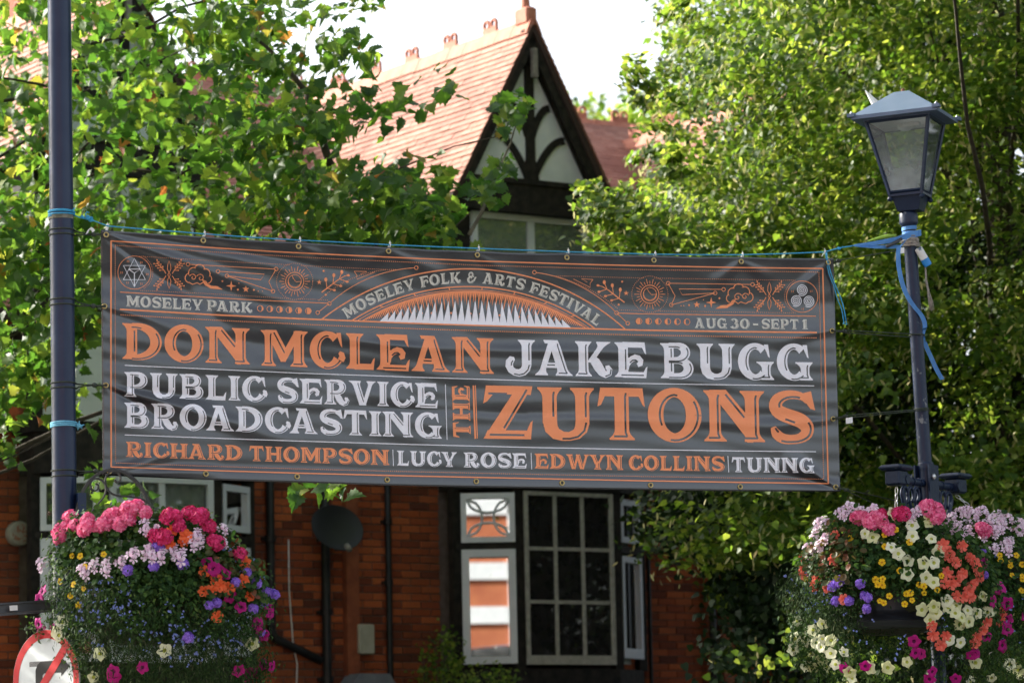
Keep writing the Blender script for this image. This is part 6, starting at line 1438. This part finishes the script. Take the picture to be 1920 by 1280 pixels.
LB = (L1([(395, 345), (350, 420), (425, 385), (375, 400), (485, 420), (505, 345), (570, 390), (520, 400), (685, 370), (650, 345), (730, 300), (790, 285), (665, 320), (825, 320), (740, 340), (610, 375), (355, 450)], 'G') +
      L1([(955, 340), (1010, 335), (1080, 320), (1130, 345), (1190, 380), (1215, 470), (1375, 545), (1150, 330), (890, 450), (1030, 395), (940, 450), (1240, 480)], 'M') +
      L1([(850, 365), (830, 395), (905, 395), (500, 650), (475, 640), (550, 610), (625, 600), (690, 592), (780, 540), (830, 530), (865, 520), (925, 558), (990, 535), (1040, 560), (1095, 490), (1150, 475), (1130, 440), (1290, 400), (1280, 475), (240, 585), (245, 610), (610, 640), (880, 560)], 'I') +
      L1([(1060, 445), (965, 488), (1165, 640), (1250, 715), (1210, 745), (1165, 752), (1300, 745), (1385, 705), (1420, 785), (1245, 910), (1400, 590), (975, 425), (1235, 690), (560 * 0 + 1045, 470)], 'B') +
      L1([(915, 492), (740, 635), (870, 620), (1045, 605), (1340, 710), (1410, 650), (1470, 715), (1510, 755), (1550, 775), (1185, 825), (1240, 828), (1075, 1025), (1510, 815), (1440, 860), (1490, 985), (900, 490), (1565, 785)], 'V') +
      L1([(415, 556), (455, 558), (350, 705), (468, 745), (490, 615), (600, 550), (400, 782), (440, 840), (415, 715)], 'Y') +
      L1([(1380, 845), (1175, 588), (1220, 620), (1250, 640), (1275, 655), (1535, 880), (1310, 775), (250, 762), (235, 795), (225, 945), (230, 970), (1465, 945), (650, 1205), (645, 1235), (825, 1200), (1430, 1220), (1360, 1200), (1500, 1165), (1545, 1190), (1500, 1000), (1410, 1240), (300, 985), (1550, 860), (1485, 960)], 'P') +
      L1([(362, 935), (320, 1000), (335, 1015), (525, 1240), (570, 1120), (945, 1095), (1445, 1045), (430, 1275)], 'W'))
lbC = at(298, 1105, 20.12)
regL = [('r', [(105, 1000), (150, 965), (230, 955), (300, 965), (385, 965), (430, 1000), (470, 1060), (500, 1130), (330, 1120), (180, 1090), (110, 1060)], 1100, .75, 1.05),
        ('d', [(95, 1040), (300, 1050), (480, 1040), (515, 1120), (500, 1200), (300, 1180), (130, 1190), (90, 1120)], 1100, .8, 1.08),
        ('t', [(95, 1080), (200, 1090), (340, 1140), (470, 1150), (500, 1200), (480, 1290), (430, 1330), (240, 1330), (150, 1280), (130, 1200), (100, 1140)], 2300, .7, 1.08),
        ('d', [(50, 1165), (110, 1160), (130, 1210), (60, 1180)], 22, .1, .3), ('d', [(80, 1150), (150, 1150), (160, 1290), (146, 1290), (134, 1205)], 60, .9, 1.2), ('d', [(450, 1220), (515, 1240), (500, 1300), (430, 1290)], 50, .6, .9), ('d', [(75, 1035), (110, 1030), (110, 1070), (85, 1070)], 12, .3, .6),
        ('b', [(385, 1010), (470, 1040), (480, 1120), (400, 1110)], 60, .9, 1.05)]
lobL = [([(110, 1085), (200, 1095), (330, 1130), (420, 1180), (400, 1245), (200, 1220), (120, 1180)], 110), ([(180, 1080), (260, 1085), (250, 1160), (170, 1150)], 40), ([(420, 1020), (500, 1060), (490, 1200), (430, 1240), (380, 1220)], 34), ([(300, 1180), (460, 1200), (440, 1260), (300, 1250)], 30)]
bl = basket('hanging_basket', 'overflowing flower basket with pink geraniums hung from the lamp column arm', lbC, 298, 1105, .66, regL, LB, 1.0, 0, None, 11, lob=lobL)
RX = dict(ox=1440)
def R1(s, kind): return L1(s, kind, 3.048, 1440, 860)
RBF = (R1([(430, 300), (445, 320), (480, 262), (500, 280), (540, 290), (610, 285), (600, 305), (340, 360), (300, 360), (285, 395), (285, 440), (270, 500), (320, 480), (345, 455), (310, 500), (840, 310), (870, 285), (245, 545), (240, 500), (830, 330)], 'I') +
       R1([(510, 335), (540, 330), (590, 372), (640, 350), (655, 370), (620, 340), (690, 405), (930, 275), (965, 290), (975, 320), (920, 310), (960, 350), (900, 290), (585, 355)], 'G') + R1([(745, 310), (770, 318), (640, 322)], 'M') +
       R1([(545, 420), (598, 452), (725, 320), (700, 500), (828, 380), (820, 440), (920, 345), (910, 370), (930, 460), (748, 545), (803, 578), (975, 530), (887, 595), (955, 590), (800, 665), (897, 680), (945, 705), (880, 858), (950, 845), (965, 885), (935, 925), (1020, 815), (1035, 845), (1080, 835), (1100, 915), (1145, 860), (1190, 885), (1225, 790), (1145, 925), (1262, 875), (1300, 865), (1105, 940), (1105, 1050), (1030, 1040), (170, 925), (300, 940), (265, 970), (235, 975), (160, 1020), (210, 1050), (265, 1040), (310, 1025), (360, 1028), (305, 1080), (235, 1100), (360, 1115), (430, 1110), (300, 1150), (385, 1175), (255, 1195), (215, 1185), (335, 1195), (465, 1220), (480, 1245), (580, 1200), (685, 1190), (790, 1160), (1185, 1165), (1280, 1255), (1160, 1265), (140, 1085), (1060, 880)], 'W') +
       R1([(735, 397), (675, 425), (660, 503), (812, 483), (655, 597), (752, 640), (617, 682), (660, 690), (662, 728), (625, 710), (655, 825), (785, 765), (810, 770), (820, 800), (783, 835), (860, 722), (885, 730), (895, 772), (958, 738), (988, 658), (655, 715), (640, 820), (470, 455), (685, 780)], 'Y') +
       R1([(385, 430), (205, 555), (205, 645), (210, 660), (385, 580), (340, 722), (430, 810), (995, 490), (1035, 525), (1040, 550), (1100, 505), (1070, 590), (1170, 575), (1150, 560), (1185, 590), (1030, 650), (1075, 690), (1040, 715), (1010, 710), (1105, 665), (1180, 700), (1205, 660), (1190, 630), (1210, 680), (1140, 760), (1165, 785), (1110, 790), (1075, 780), (1150, 740), (1340, 870), (1320, 920), (1250, 930), (1190, 1055), (1220, 985), (1200, 1020), (940, 955), (950, 1005), (985, 1055), (1010, 1010), (1165, 715), (1340, 900), (275, 690), (270, 720)], 'C') +
       R1([(385, 710), (405, 700), (370, 735), (530, 705), (380, 815), (545, 775), (565, 790), (555, 865), (465, 805), (1235, 655), (395, 800)], 'V') +
       R1([(840, 1040), (845, 1115), (870, 1115), (1280, 815), (1360, 820), (1245, 600), (1335, 1070), (1350, 1075), (1245, 1015), (1375, 975), (1160, 1125), (930, 1210), (930, 1250), (1070, 1260), (435, 1190), (1305, 740), (1340, 725), (1370, 905), (1185, 1120), (550, 1180)], 'P'))
rbC = at(1683, 1098, ENDL.y + .02)
regR = [('r', [(1540, 985), (1600, 960), (1680, 955), (1760, 960), (1800, 1000), (1850, 1040), (1880, 1120), (1780, 1120), (1640, 1080), (1560, 1110), (1500, 1100), (1510, 1040)], 900, .75, 1.05),
        ('d', [(1500, 1040), (1600, 980), (1760, 980), (1860, 1060), (1885, 1150), (1870, 1230), (1760, 1200), (1755, 1130), (1650, 1110), (1600, 1140), (1520, 1160), (1490, 1110)], 1100, .8, 1.08),
        ('b', [(1510, 1030), (1560, 990), (1610, 1010), (1620, 1080), (1560, 1090), (1510, 1080)], 130, .9, 1.08),
        ('t', [(1480, 1080), (1530, 1060), (1610, 1110), (1610, 1170), (1580, 1200), (1500, 1160)], 520, .6, 1.05), ('t', [(1465, 1105), (1500, 1080), (1500, 1140), (1470, 1140)], 40, .3, .6),
        ('d', [(1480, 1150), (1540, 1150), (1600, 1230), (1560, 1280), (1490, 1240), (1478, 1200)], 300, .5, .95), ('d', [(1560, 1180), (1700, 1200), (1690, 1300), (1600, 1300)], 70, .2, .7),
        ('t', [(1550, 1150), (1700, 1180), (1850, 1200), (1880, 1290), (1700, 1290), (1580, 1230)], 260, .1, .7), ('d', [(1750, 1140), (1900, 1130), (1900, 1290), (1770, 1290)], 160, .4, .9)]
lobR = [([(1465, 1080), (1510, 1060), (1560, 1110), (1540, 1180), (1490, 1150)], 46), ([(1560, 1130), (1700, 1180), (1680, 1240), (1560, 1200)], 16), ([(1600, 1150), (1900, 1140), (1900, 1220), (1700, 1220)], 12)]
br_ = basket('hanging_basket', 'flower basket with cream petunias and coral begonias on the near arm of the lamp post', rbC, 1690, 1100, .64, regR, RBF, 1.0, 0, (1672, 1145, .30, .11), 12, lob=lobR)
RBB = (R1([(1030, 360), (1060, 330), (1100, 300), (1140, 330), (1180, 320), (1230, 290), (1280, 350), (1310, 400), (1350, 370), (1390, 340), (1420, 400), (1440, 400), (1090, 420), (1050, 400), (1150, 400), (1240, 380), (1320, 310), (1360, 480), (1300, 500), (1400, 480), (1450, 390), (1200, 350), (960, 400), (1370, 520), (1165, 450), (1120, 300), (1260, 310), (1300, 340), (1100, 380), (1290, 420), (1160, 290), (1330, 400), (1075, 440), (1010, 390), (1130, 440), (1200, 300), (1440, 370), (1480, 360), (1500, 400), (1250, 440)], 'I') +
       R1([(1220, 400), (1240, 410)], 'G') + R1([(1330, 570), (1385, 585), (1420, 552), (1400, 655), (1455, 665), (1455, 745), (1320, 550), (1500, 600), (1540, 660), (1455, 610), (1390, 605), (1455, 690)], 'Y') + R1([(1220, 530), (1490, 560)], 'V') +
       R1([(1400, 1190), (1430, 1210), (1390, 1170), (1510, 1150), (1560, 900), (1440, 1230)], 'W') + R1([(1500, 800), (1480, 900)], 'P'))
rbC2 = at(1845, 1085, ENDR.y + .1)
regB = [('r', [(1760, 1000), (1800, 975), (1860, 960), (1930, 975), (1990, 1040), (2010, 1140), (1800, 1130), (1760, 1060)], 420, .75, 1.05), ('d', [(1800, 1040), (1990, 1040), (2010, 1180), (1960, 1260), (1850, 1260), (1800, 1150)], 460, .7, 1.05), ('t', [(1800, 1150), (2000, 1150), (1980, 1290), (1830, 1290)], 380, .5, 1.0)]
bb = basket('hanging_basket', 'flower basket crowned with pale lilac blooms behind the lamp post', rbC2, 1850, 1095, .52, regB, RBB, .95, 0, None, 13, lob=[([(1860, 1040), (1980, 1050), (1980, 1200), (1880, 1220)], 30)])
def chain(a, b, parent, n=7, r=.010):
    for i in range(n):
        p = a.lerp(b, (i + .5) / n); d = (b - a).normalized(); L = (b - a).length / n * .62; s = d.orthogonal().normalized(); s = s if i % 2 else d.cross(s)
        mb = MB(); mb.tube([p + d * math.cos(q) * L + s * math.sin(q) * r for q in [2 * math.pi * k / 10 for k in range(10)]], .0032, 5, closed=True); mb.build('chain_link', M_steel if i < 3 else M_rust, parent, smooth=True)
chain(ENDL, rbC + Vector((0, 0, .36)), br_, 6); chain(ENDR, rbC2 + Vector((0, 0, .42)), bb, 6); chain(bp(279, 960, .1), lbC + Vector((0, 0, .42)), bl, 3)
for (C_, e_) in ((rbC, br_), (rbC2, bb), (lbC, bl)):
    for k in range(3):
        a = 2.1 * k + .4; mb = MB(); mb.tube([C_ + Vector((0, 0, .40)), C_ + Vector((.30 * math.cos(a), .30 * math.sin(a), .12))], .004, 5); mb.build('chain', M_rust, e_)

# ================================================================== ropes, ties, cords
def rope(name, pts, r, m, label, cat='rope', group=None, n=7, wob=0.0):
    mb = MB(); mb.tube(pts, r, n); o = mb.build(name, m, smooth=True); return tag(o, label, cat, group)
def wrap(cen, axv, r, turns, pitch, a0=0.0, n=18, wob=.002):
    """helix round a post"""
    axv = axv.normalized(); u = BU - axv * BU.dot(axv); u.normalize(); v = axv.cross(u); out = []
    for i in range(int(n * turns) + 1):
        a = a0 + 2 * math.pi * i / n; out.append(cen + (u * math.cos(a) + v * math.sin(a)) * r + axv * (pitch * i / n + wob * math.sin(a * 1.7)))
    return out
def knot(mb, c, r, s, seed=0):
    rnd = random.Random(seed)
    for k in range(3):
        d = Vector((rnd.uniform(-1, 1), rnd.uniform(-1, 1), rnd.uniform(-1, 1))).normalized(); u = d.orthogonal().normalized(); v = d.cross(u)
        mb.tube([c + (u * math.cos(q) + v * math.sin(q)) * s for q in [2 * math.pi * i / 12 for i in range(12)]], r, 6, closed=True)
# the long blue line along the top of the banner
mb = MB(); pcr = onaxis(bp(114.5, 401).z)
mb.tube(wrap(pcr + ax_ * .012, ax_, .078, 2.2, -.014, 2.6), .0048, 7); mb.tube(wrap(pcr + ax_ * .020, ax_, .079, 1.2, -.010, .4), .0048, 7)
pts = [bp(x, y, .03) for x, y in ((140, 404), (150, 408), (165, 411), (176, 414), (203, 424.0))] + [bp(x, y, .018) for x, y in ((250, 428), (320, 433.5), (381.6, 438.6), (470, 445), (560, 450.4), (645, 454.6), (729, 459), (812, 462.5), (894, 465.8), (980, 469), (1063, 472.2), (1145, 474.5), (1226, 476.8), (1308, 477.8), (1389.7, 477.8), (1470, 475.6), (1546, 472.5), (1560, 468.5), (1576, 464.5), (1601, 460.5))]
mb.tube(pts, .0042, 7); knot(mb, bp(164, 408, .032), .0048, .012, 1); knot(mb, bp(170, 411, .034), .0048, .013, 2); knot(mb, bp(155, 407, .032), .0048, .009, 3); mb.tube([bp(164, 408, .04), bp(160, 402, .04), bp(163, 397, .04), bp(167, 399, .04)], .0042, 6)
mb.tube([bp(135, 396, .07), bp(140, 390, .07)], .0045, 6); knot(mb, bp(1573, 466, .02), .004, .009, 5)
tag(mb.build('rope', M_bluerope, smooth=True), 'taut blue rope carrying the top edge of the banner between both posts', 'rope')
# loose tails at the corner
mb = MB()
for k, tail in enumerate((((1548, 474), (1550, 492), (1555, 515), (1563, 535), (1570, 560), (1578, 580), (1582, 603)), ((1550, 474), (1552, 490), (1558, 512), (1566, 534), (1575, 555), (1582, 577), (1587, 604)))):
    mb.tube([bp(x, y, .03 + .01 * k + .004 * math.sin(i)) for i, (x, y) in enumerate(smooth_pts(tail))], .0038, 6)
    for j in range(4): mb.tube([bp(tail[-1][0], tail[-1][1], .03), bp(tail[-1][0] - 2 + j * 1.6, tail[-1][1] + 5, .03)], .0012, 4)
tag(mb.build('rope', M_bluerope, smooth=True), 'two loose blue rope ends dangling from the banner corner near the lamp post', 'rope')
mb = MB(); pcr = onaxis(bp(118.5, 797).z)
for k in range(3): mb.tube(wrap(pcr + ax_ * (.013 - .011 * k), ax_, .0775, 1.05, .002, .3 * k), .0052, 7)
kc = bp(147, 798, .05); knot(mb, kc, .005, .012, 7)
for (x, y) in ((158, 796), (149, 789), (154, 803), (146, 806), (155, 799)): mb.tube([kc, bp(x, y, .05)], [.005, .003], 6)
tag(mb.build('rope_tie', M_cyanrope, smooth=True), 'short pale blue rope knotted round the lamp column below the third cord', 'rope')
# white cable ties on the upper eyelets
for i, (x, y, ry, wh) in enumerate(((199, 440, 423, 'first tie next to the lamp column'), (381, 451, 437, 'second tie along from the lamp column'), (559.7, 462, 449, 'third tie along from the lamp column'), (728.5, 470.8, 457, 'tie above the word MOSELEY of the arch'.replace('MOSELEY', 'first')), (895, 478, 465, 'tie at the middle above the arch'), (1062.8, 482.8, 471, 'tie just past the arch end'), (1226, 487.8, 476, 'tie above the printed sun near the date'), (1389.7, 490.3, 477, 'tie above the printed cloud'), (1553, 491.9, 472, 'tie at the last corner eyelet by the lamp post'))):
    mb = MB(); n_ = 14; x2 = x + (3 if i not in (8,) else -6); pts = []
    top = bp(x2 + (2 if i == 0 else 0), ry - 3, .022); bot = bp(x, y + 2, .012)
    loop = [bot, bp(x + 1.5, y - 5, .022), bp(x2 + .8, ry + 3, .026), top, bp(x2 - 1.5, ry + 1, .008), bp(x - 1, y - 6, .0), bp(x - .5, y + 1, -.003)]
    mb.strip(loop, BU * .0035, .0022); mb.cbox(bp(x2, ry - 1.5, .028), (.012, .009, .011), .002, Rb); mb.tube([bp(x2, ry - 2, .03), bp(x2 - .5, ry - 6, .034)], .0022, 5)
    if i in (0, 8): mb.strip([bp(x2, ry, .028), bp(x2 - 3, ry + 3, .03), bp(x2 - 6, ry + 9, .03)] if i == 8 else [bp(x2, ry + 1, .028), bp(x2 - 3, ry + 10, .03)], BU * .003, .002)
    tag(mb.build('cable_tie', M_white), 'white plastic cable tie, ' + wh, 'cable tie', 'cable ties on the top edge of the banner')
# bungee cords to the column
for (ye, y1_, y2_, ex, wh, lab) in ((440, 431.5, 441, 199, 'topmost cord on the lamp column, with a white tag', True), (574, 562, 572.5, 196, 'second cord down the lamp column', False), (722, 718.5, 728, 198.5, 'third cord down the lamp column', False), (883.5, 882.5, 893, 205, 'lowest cord on the lamp column above the iron hoop', False)):
    mb = MB(); zc = onaxis(bp(117, (y1_ + y2_) / 2).z); hh = (bp(117, y1_).z - bp(117, y2_).z) / 2
    xk = 175 if ye < 700 else (177 if ye < 800 else 179); K = bp(xk, ye - .3, .03)
    for sgn in (1, -1):
        ring = wrap(zc + ax_ * hh * sgn, ax_, .0775, .62, 0, math.pi * .95, 20, .0015)
        front = [p for p in wrap(zc + ax_ * hh * sgn, ax_, .0775, .5, 0, math.pi * 1.0, 16, .0012)]
        back = wrap(zc + ax_ * hh * sgn, ax_, .0775, .5, 0, 0, 16, 0)
        mb.tube(back + front[1:] + [bp(148, (ye + (y1_ if sgn > 0 else y2_)) / 2, .045), K], .0045, 6)
    mb.tube([K, bp((xk + ex) / 2, ye, .025), bp(ex, ye, .012)], .0065, 7); knot(mb, K, .006, .010, int(ye)); mb.tube([bp(xk - 3, ye, .035), bp(xk + 4, ye, .035)], .013, 8)
    o = tag(mb.build('bungee_cord', M_bungee, smooth=True), 'black bungee cord: ' + wh, 'bungee cord', 'bungee cords tying the banner to the posts')
    if lab:
        m2 = MB(); m2.strip([bp(163, 438, .05), bp(166, 431, .052), bp(169, 427.5, .053), bp(173, 430, .05), bp(176, 434, .048)], BU * .008 + Vector((0, 0, .006)), .002); t_ = m2.build('label_tag', M_white); t_.parent = o
# cords to the lantern post
for (pts_, wh, tagp) in ((([(1553, 492), (1572, 488), (1620, 480), (1680, 470), (1702, 465)],), 'single strand slanting up to the strap on the lamp post', (1689, 470)),
                         (([(1560, 620), (1583, 619.5), (1640, 622), (1733, 627.5)], [(1560, 620), (1583, 623.5), (1640, 627), (1709, 632)]), 'two strands level with the date line, to the lamp post', None),
                         (([(1562, 785), (1585, 779), (1640, 774), (1742, 765.5)], [(1562, 785), (1590, 783), (1650, 776.5), (1742, 768)]), 'two strands with a white tag, half way down the lamp post', (1592, 788)),
                         (([(1567, 913), (1587, 917), (1640, 929), (1700, 943)], [(1567, 913), (1587, 919), (1620, 935), (1668, 957)]), 'strands sloping down from the bottom corner to the basket arm', None)):
    mb = MB()
    for j, ps in enumerate(pts_):
        mb.tube([bp(x, y, .015 + .03 * (i > 0) + (.015 if i == len(ps) - 1 else 0)) for i, (x, y) in enumerate(ps)], .0036, 6)
    kx, ky = pts_[0][1]; knot(mb, bp(kx, ky + 1, .045), .005, .010, kx); mb.tube([bp(kx - 4, ky + 1, .04), bp(kx + 4, ky + 1, .04)], .010, 7); mb.tube([bp(pts_[0][0][0], pts_[0][0][1], .012), bp(kx, ky + 1, .045)], .006, 6)
    if len(pts_) == 2 and ky < 800:
        cz = pz((pts_[0][-1][1] + 1)); ring = wrap(cz, pax, .0475, 1.0, 0, 0, 18, .001); mb.tube(ring, .0038, 6)
    o = tag(mb.build('bungee_cord', M_bungee, smooth=True), 'dark bungee cord: ' + wh, 'bungee cord', 'bungee cords tying the banner to the posts')
    if tagp:
        x, y = tagp; m2 = MB(); m2.strip([bp(x - 6, y + 1, .06), bp(x, y, .064), bp(x + 6.5, y - 1, .06)], Vector((0, 0, .019)), .002); t_ = m2.build('label_tag', M_white); t_.parent = o
# blue ratchet strap
mb = MB(); Zv = Vector((0, 0, 1))
mb.strip([bp(1601, 460, .03), bp(1640, 456, .035), bp(1680, 449, .04), bp(1705, 441, .05), bp(1722, 437, .05), bp(1727, 436, .03)], [Zv * .006, Zv * .014, Zv * .017, Zv * .020, Zv * .022, Zv * .02], .003)
mb.strip([bp(1602, 461, .02), bp(1640, 463, .028), bp(1672, 463, .03), bp(1690, 462, .04)], [Zv * .005, Zv * .010, Zv * .012, Zv * .01], .003)
ring = wrap(pz(440), pax, .047, 1.1, .0, 1.5, 20, .0); mb.strip(ring, pax * .02, .003); ring = wrap(pz(432), pax, .049, 1.0, .02, 0, 20, .0); mb.strip(ring, pax * .012, .003)
mb.strip([bp(1690, 461, .055), bp(1698, 450, .06), bp(1708, 441, .06)], BU * .010 + Zv * .006, .003)
mb.build('strap_loop', M_strap); strap = COL.objects[-1] if False else bpy.data.objects['strap_loop']; strap.name = 'ratchet_strap'; tag(strap, 'blue webbing strap looped round the neck of the lamp post', 'strap')
mb = MB(); tl = smooth_pts([(1685, 463), (1684, 480), (1686, 505), (1693, 535), (1703, 558), (1716, 577), (1727, 590), (1733, 603), (1734, 614), (1731, 626), (1735, 645), (1745, 668), (1756, 692), (1767, 711)], 3)
wv = []
for i, p in enumerate(tl):
    s = i / (len(tl) - 1); k = .014 * (1 if s < .6 else (abs(math.cos((s - .6) / .16 * math.pi / 2)) * .7 + .3 if s < .76 else 1)); wv.append(BU * k + BN * .004 + Zv * .003)
mb.strip([bp(x, y, .062 if i < len(tl) * .62 else (.03 if i < len(tl) * .7 else -.045)) for i, (x, y) in enumerate(tl)], wv, .0025); mb.build('strap_tail', M_strap, strap)
# grey twine, float, tassel, green cord
mb = MB()
for k in range(7): mb.tube(wrap(pz(446 + k * 2.6), pax, .052 + .003 * (k % 3), 1.0, .004 * (-1) ** k, k, 18, .004), .0042, 6)
for k in range(5): mb.tube([bp(1690 + k * 3, 456 + k, .055), bp(1706 + k * 2, 447 + k * 3, .06), bp(1722 + k, 450 + k * 3, .05)], .0040, 6)
tag(mb.build('twine_wrap', M_greyrope, smooth=True), 'tangle of grey twine wound round the neck of the lamp post', 'twine')
mb = MB(); a, b = bp(1722, 466, .055), bp(1740, 497, .055); d = (b - a).normalized()
mb.tube([a - d * .004, a, a.lerp(b, .62)], [.02, .027, .028], 14); fl = mb.build('float', mat('scuffed white float', (.66, .66, .64), .5, (.08, .12, .2), 18, lo=.58, hi=.62), smooth='auto'); tag(fl, 'small white and blue float hanging from the twine on the lamp post', 'float')
mb = MB(); mb.tube([a.lerp(b, .621), b, b + d * .004], [.0285, .0285, .024], 14); mb.build('blue_end', mat('float blue', (.02, .22, .58), .4), fl, smooth='auto')
mb = MB(); rnd = random.Random(8)
for k in range(9):
    mb.tube([bp(x + rnd.uniform(-1.2, 1.2) + s * (k - 4) * .5, y + rnd.uniform(-1, 1), .05 + rnd.uniform(-.01, .01)) for (x, y, s) in ((1735, 500, 0), (1736, 515, .3), (1738, 532, .5), (1741, 550, .9), (1745, 566, 1.6), (1747, 582, 1.6))], .0022, 5)
tag(mb.build('frayed_rope', M_greyrope, smooth=True), 'frayed grey rope end dangling under the blue and white float', 'rope')
mb = MB(); mb.tube([bp(1627, 452, .025), bp(1645, 447, .03), bp(1666, 442, .03), bp(1680, 441, .035)], [.004, .010, .012, .006], 7); tag(mb.build('green_cord', M_green, smooth=True), 'lime green cord lying along the blue strap', 'cord')
mb = MB(); mb.tube([bp(1662, 462, .05), bp(1672, 458, .055), bp(1684, 452, .055), bp(1690, 448, .05)], .012, 7); tag(mb.build('ratchet_buckle', M_dark, smooth=True), 'dark ratchet buckle tucked under the blue strap', 'buckle')
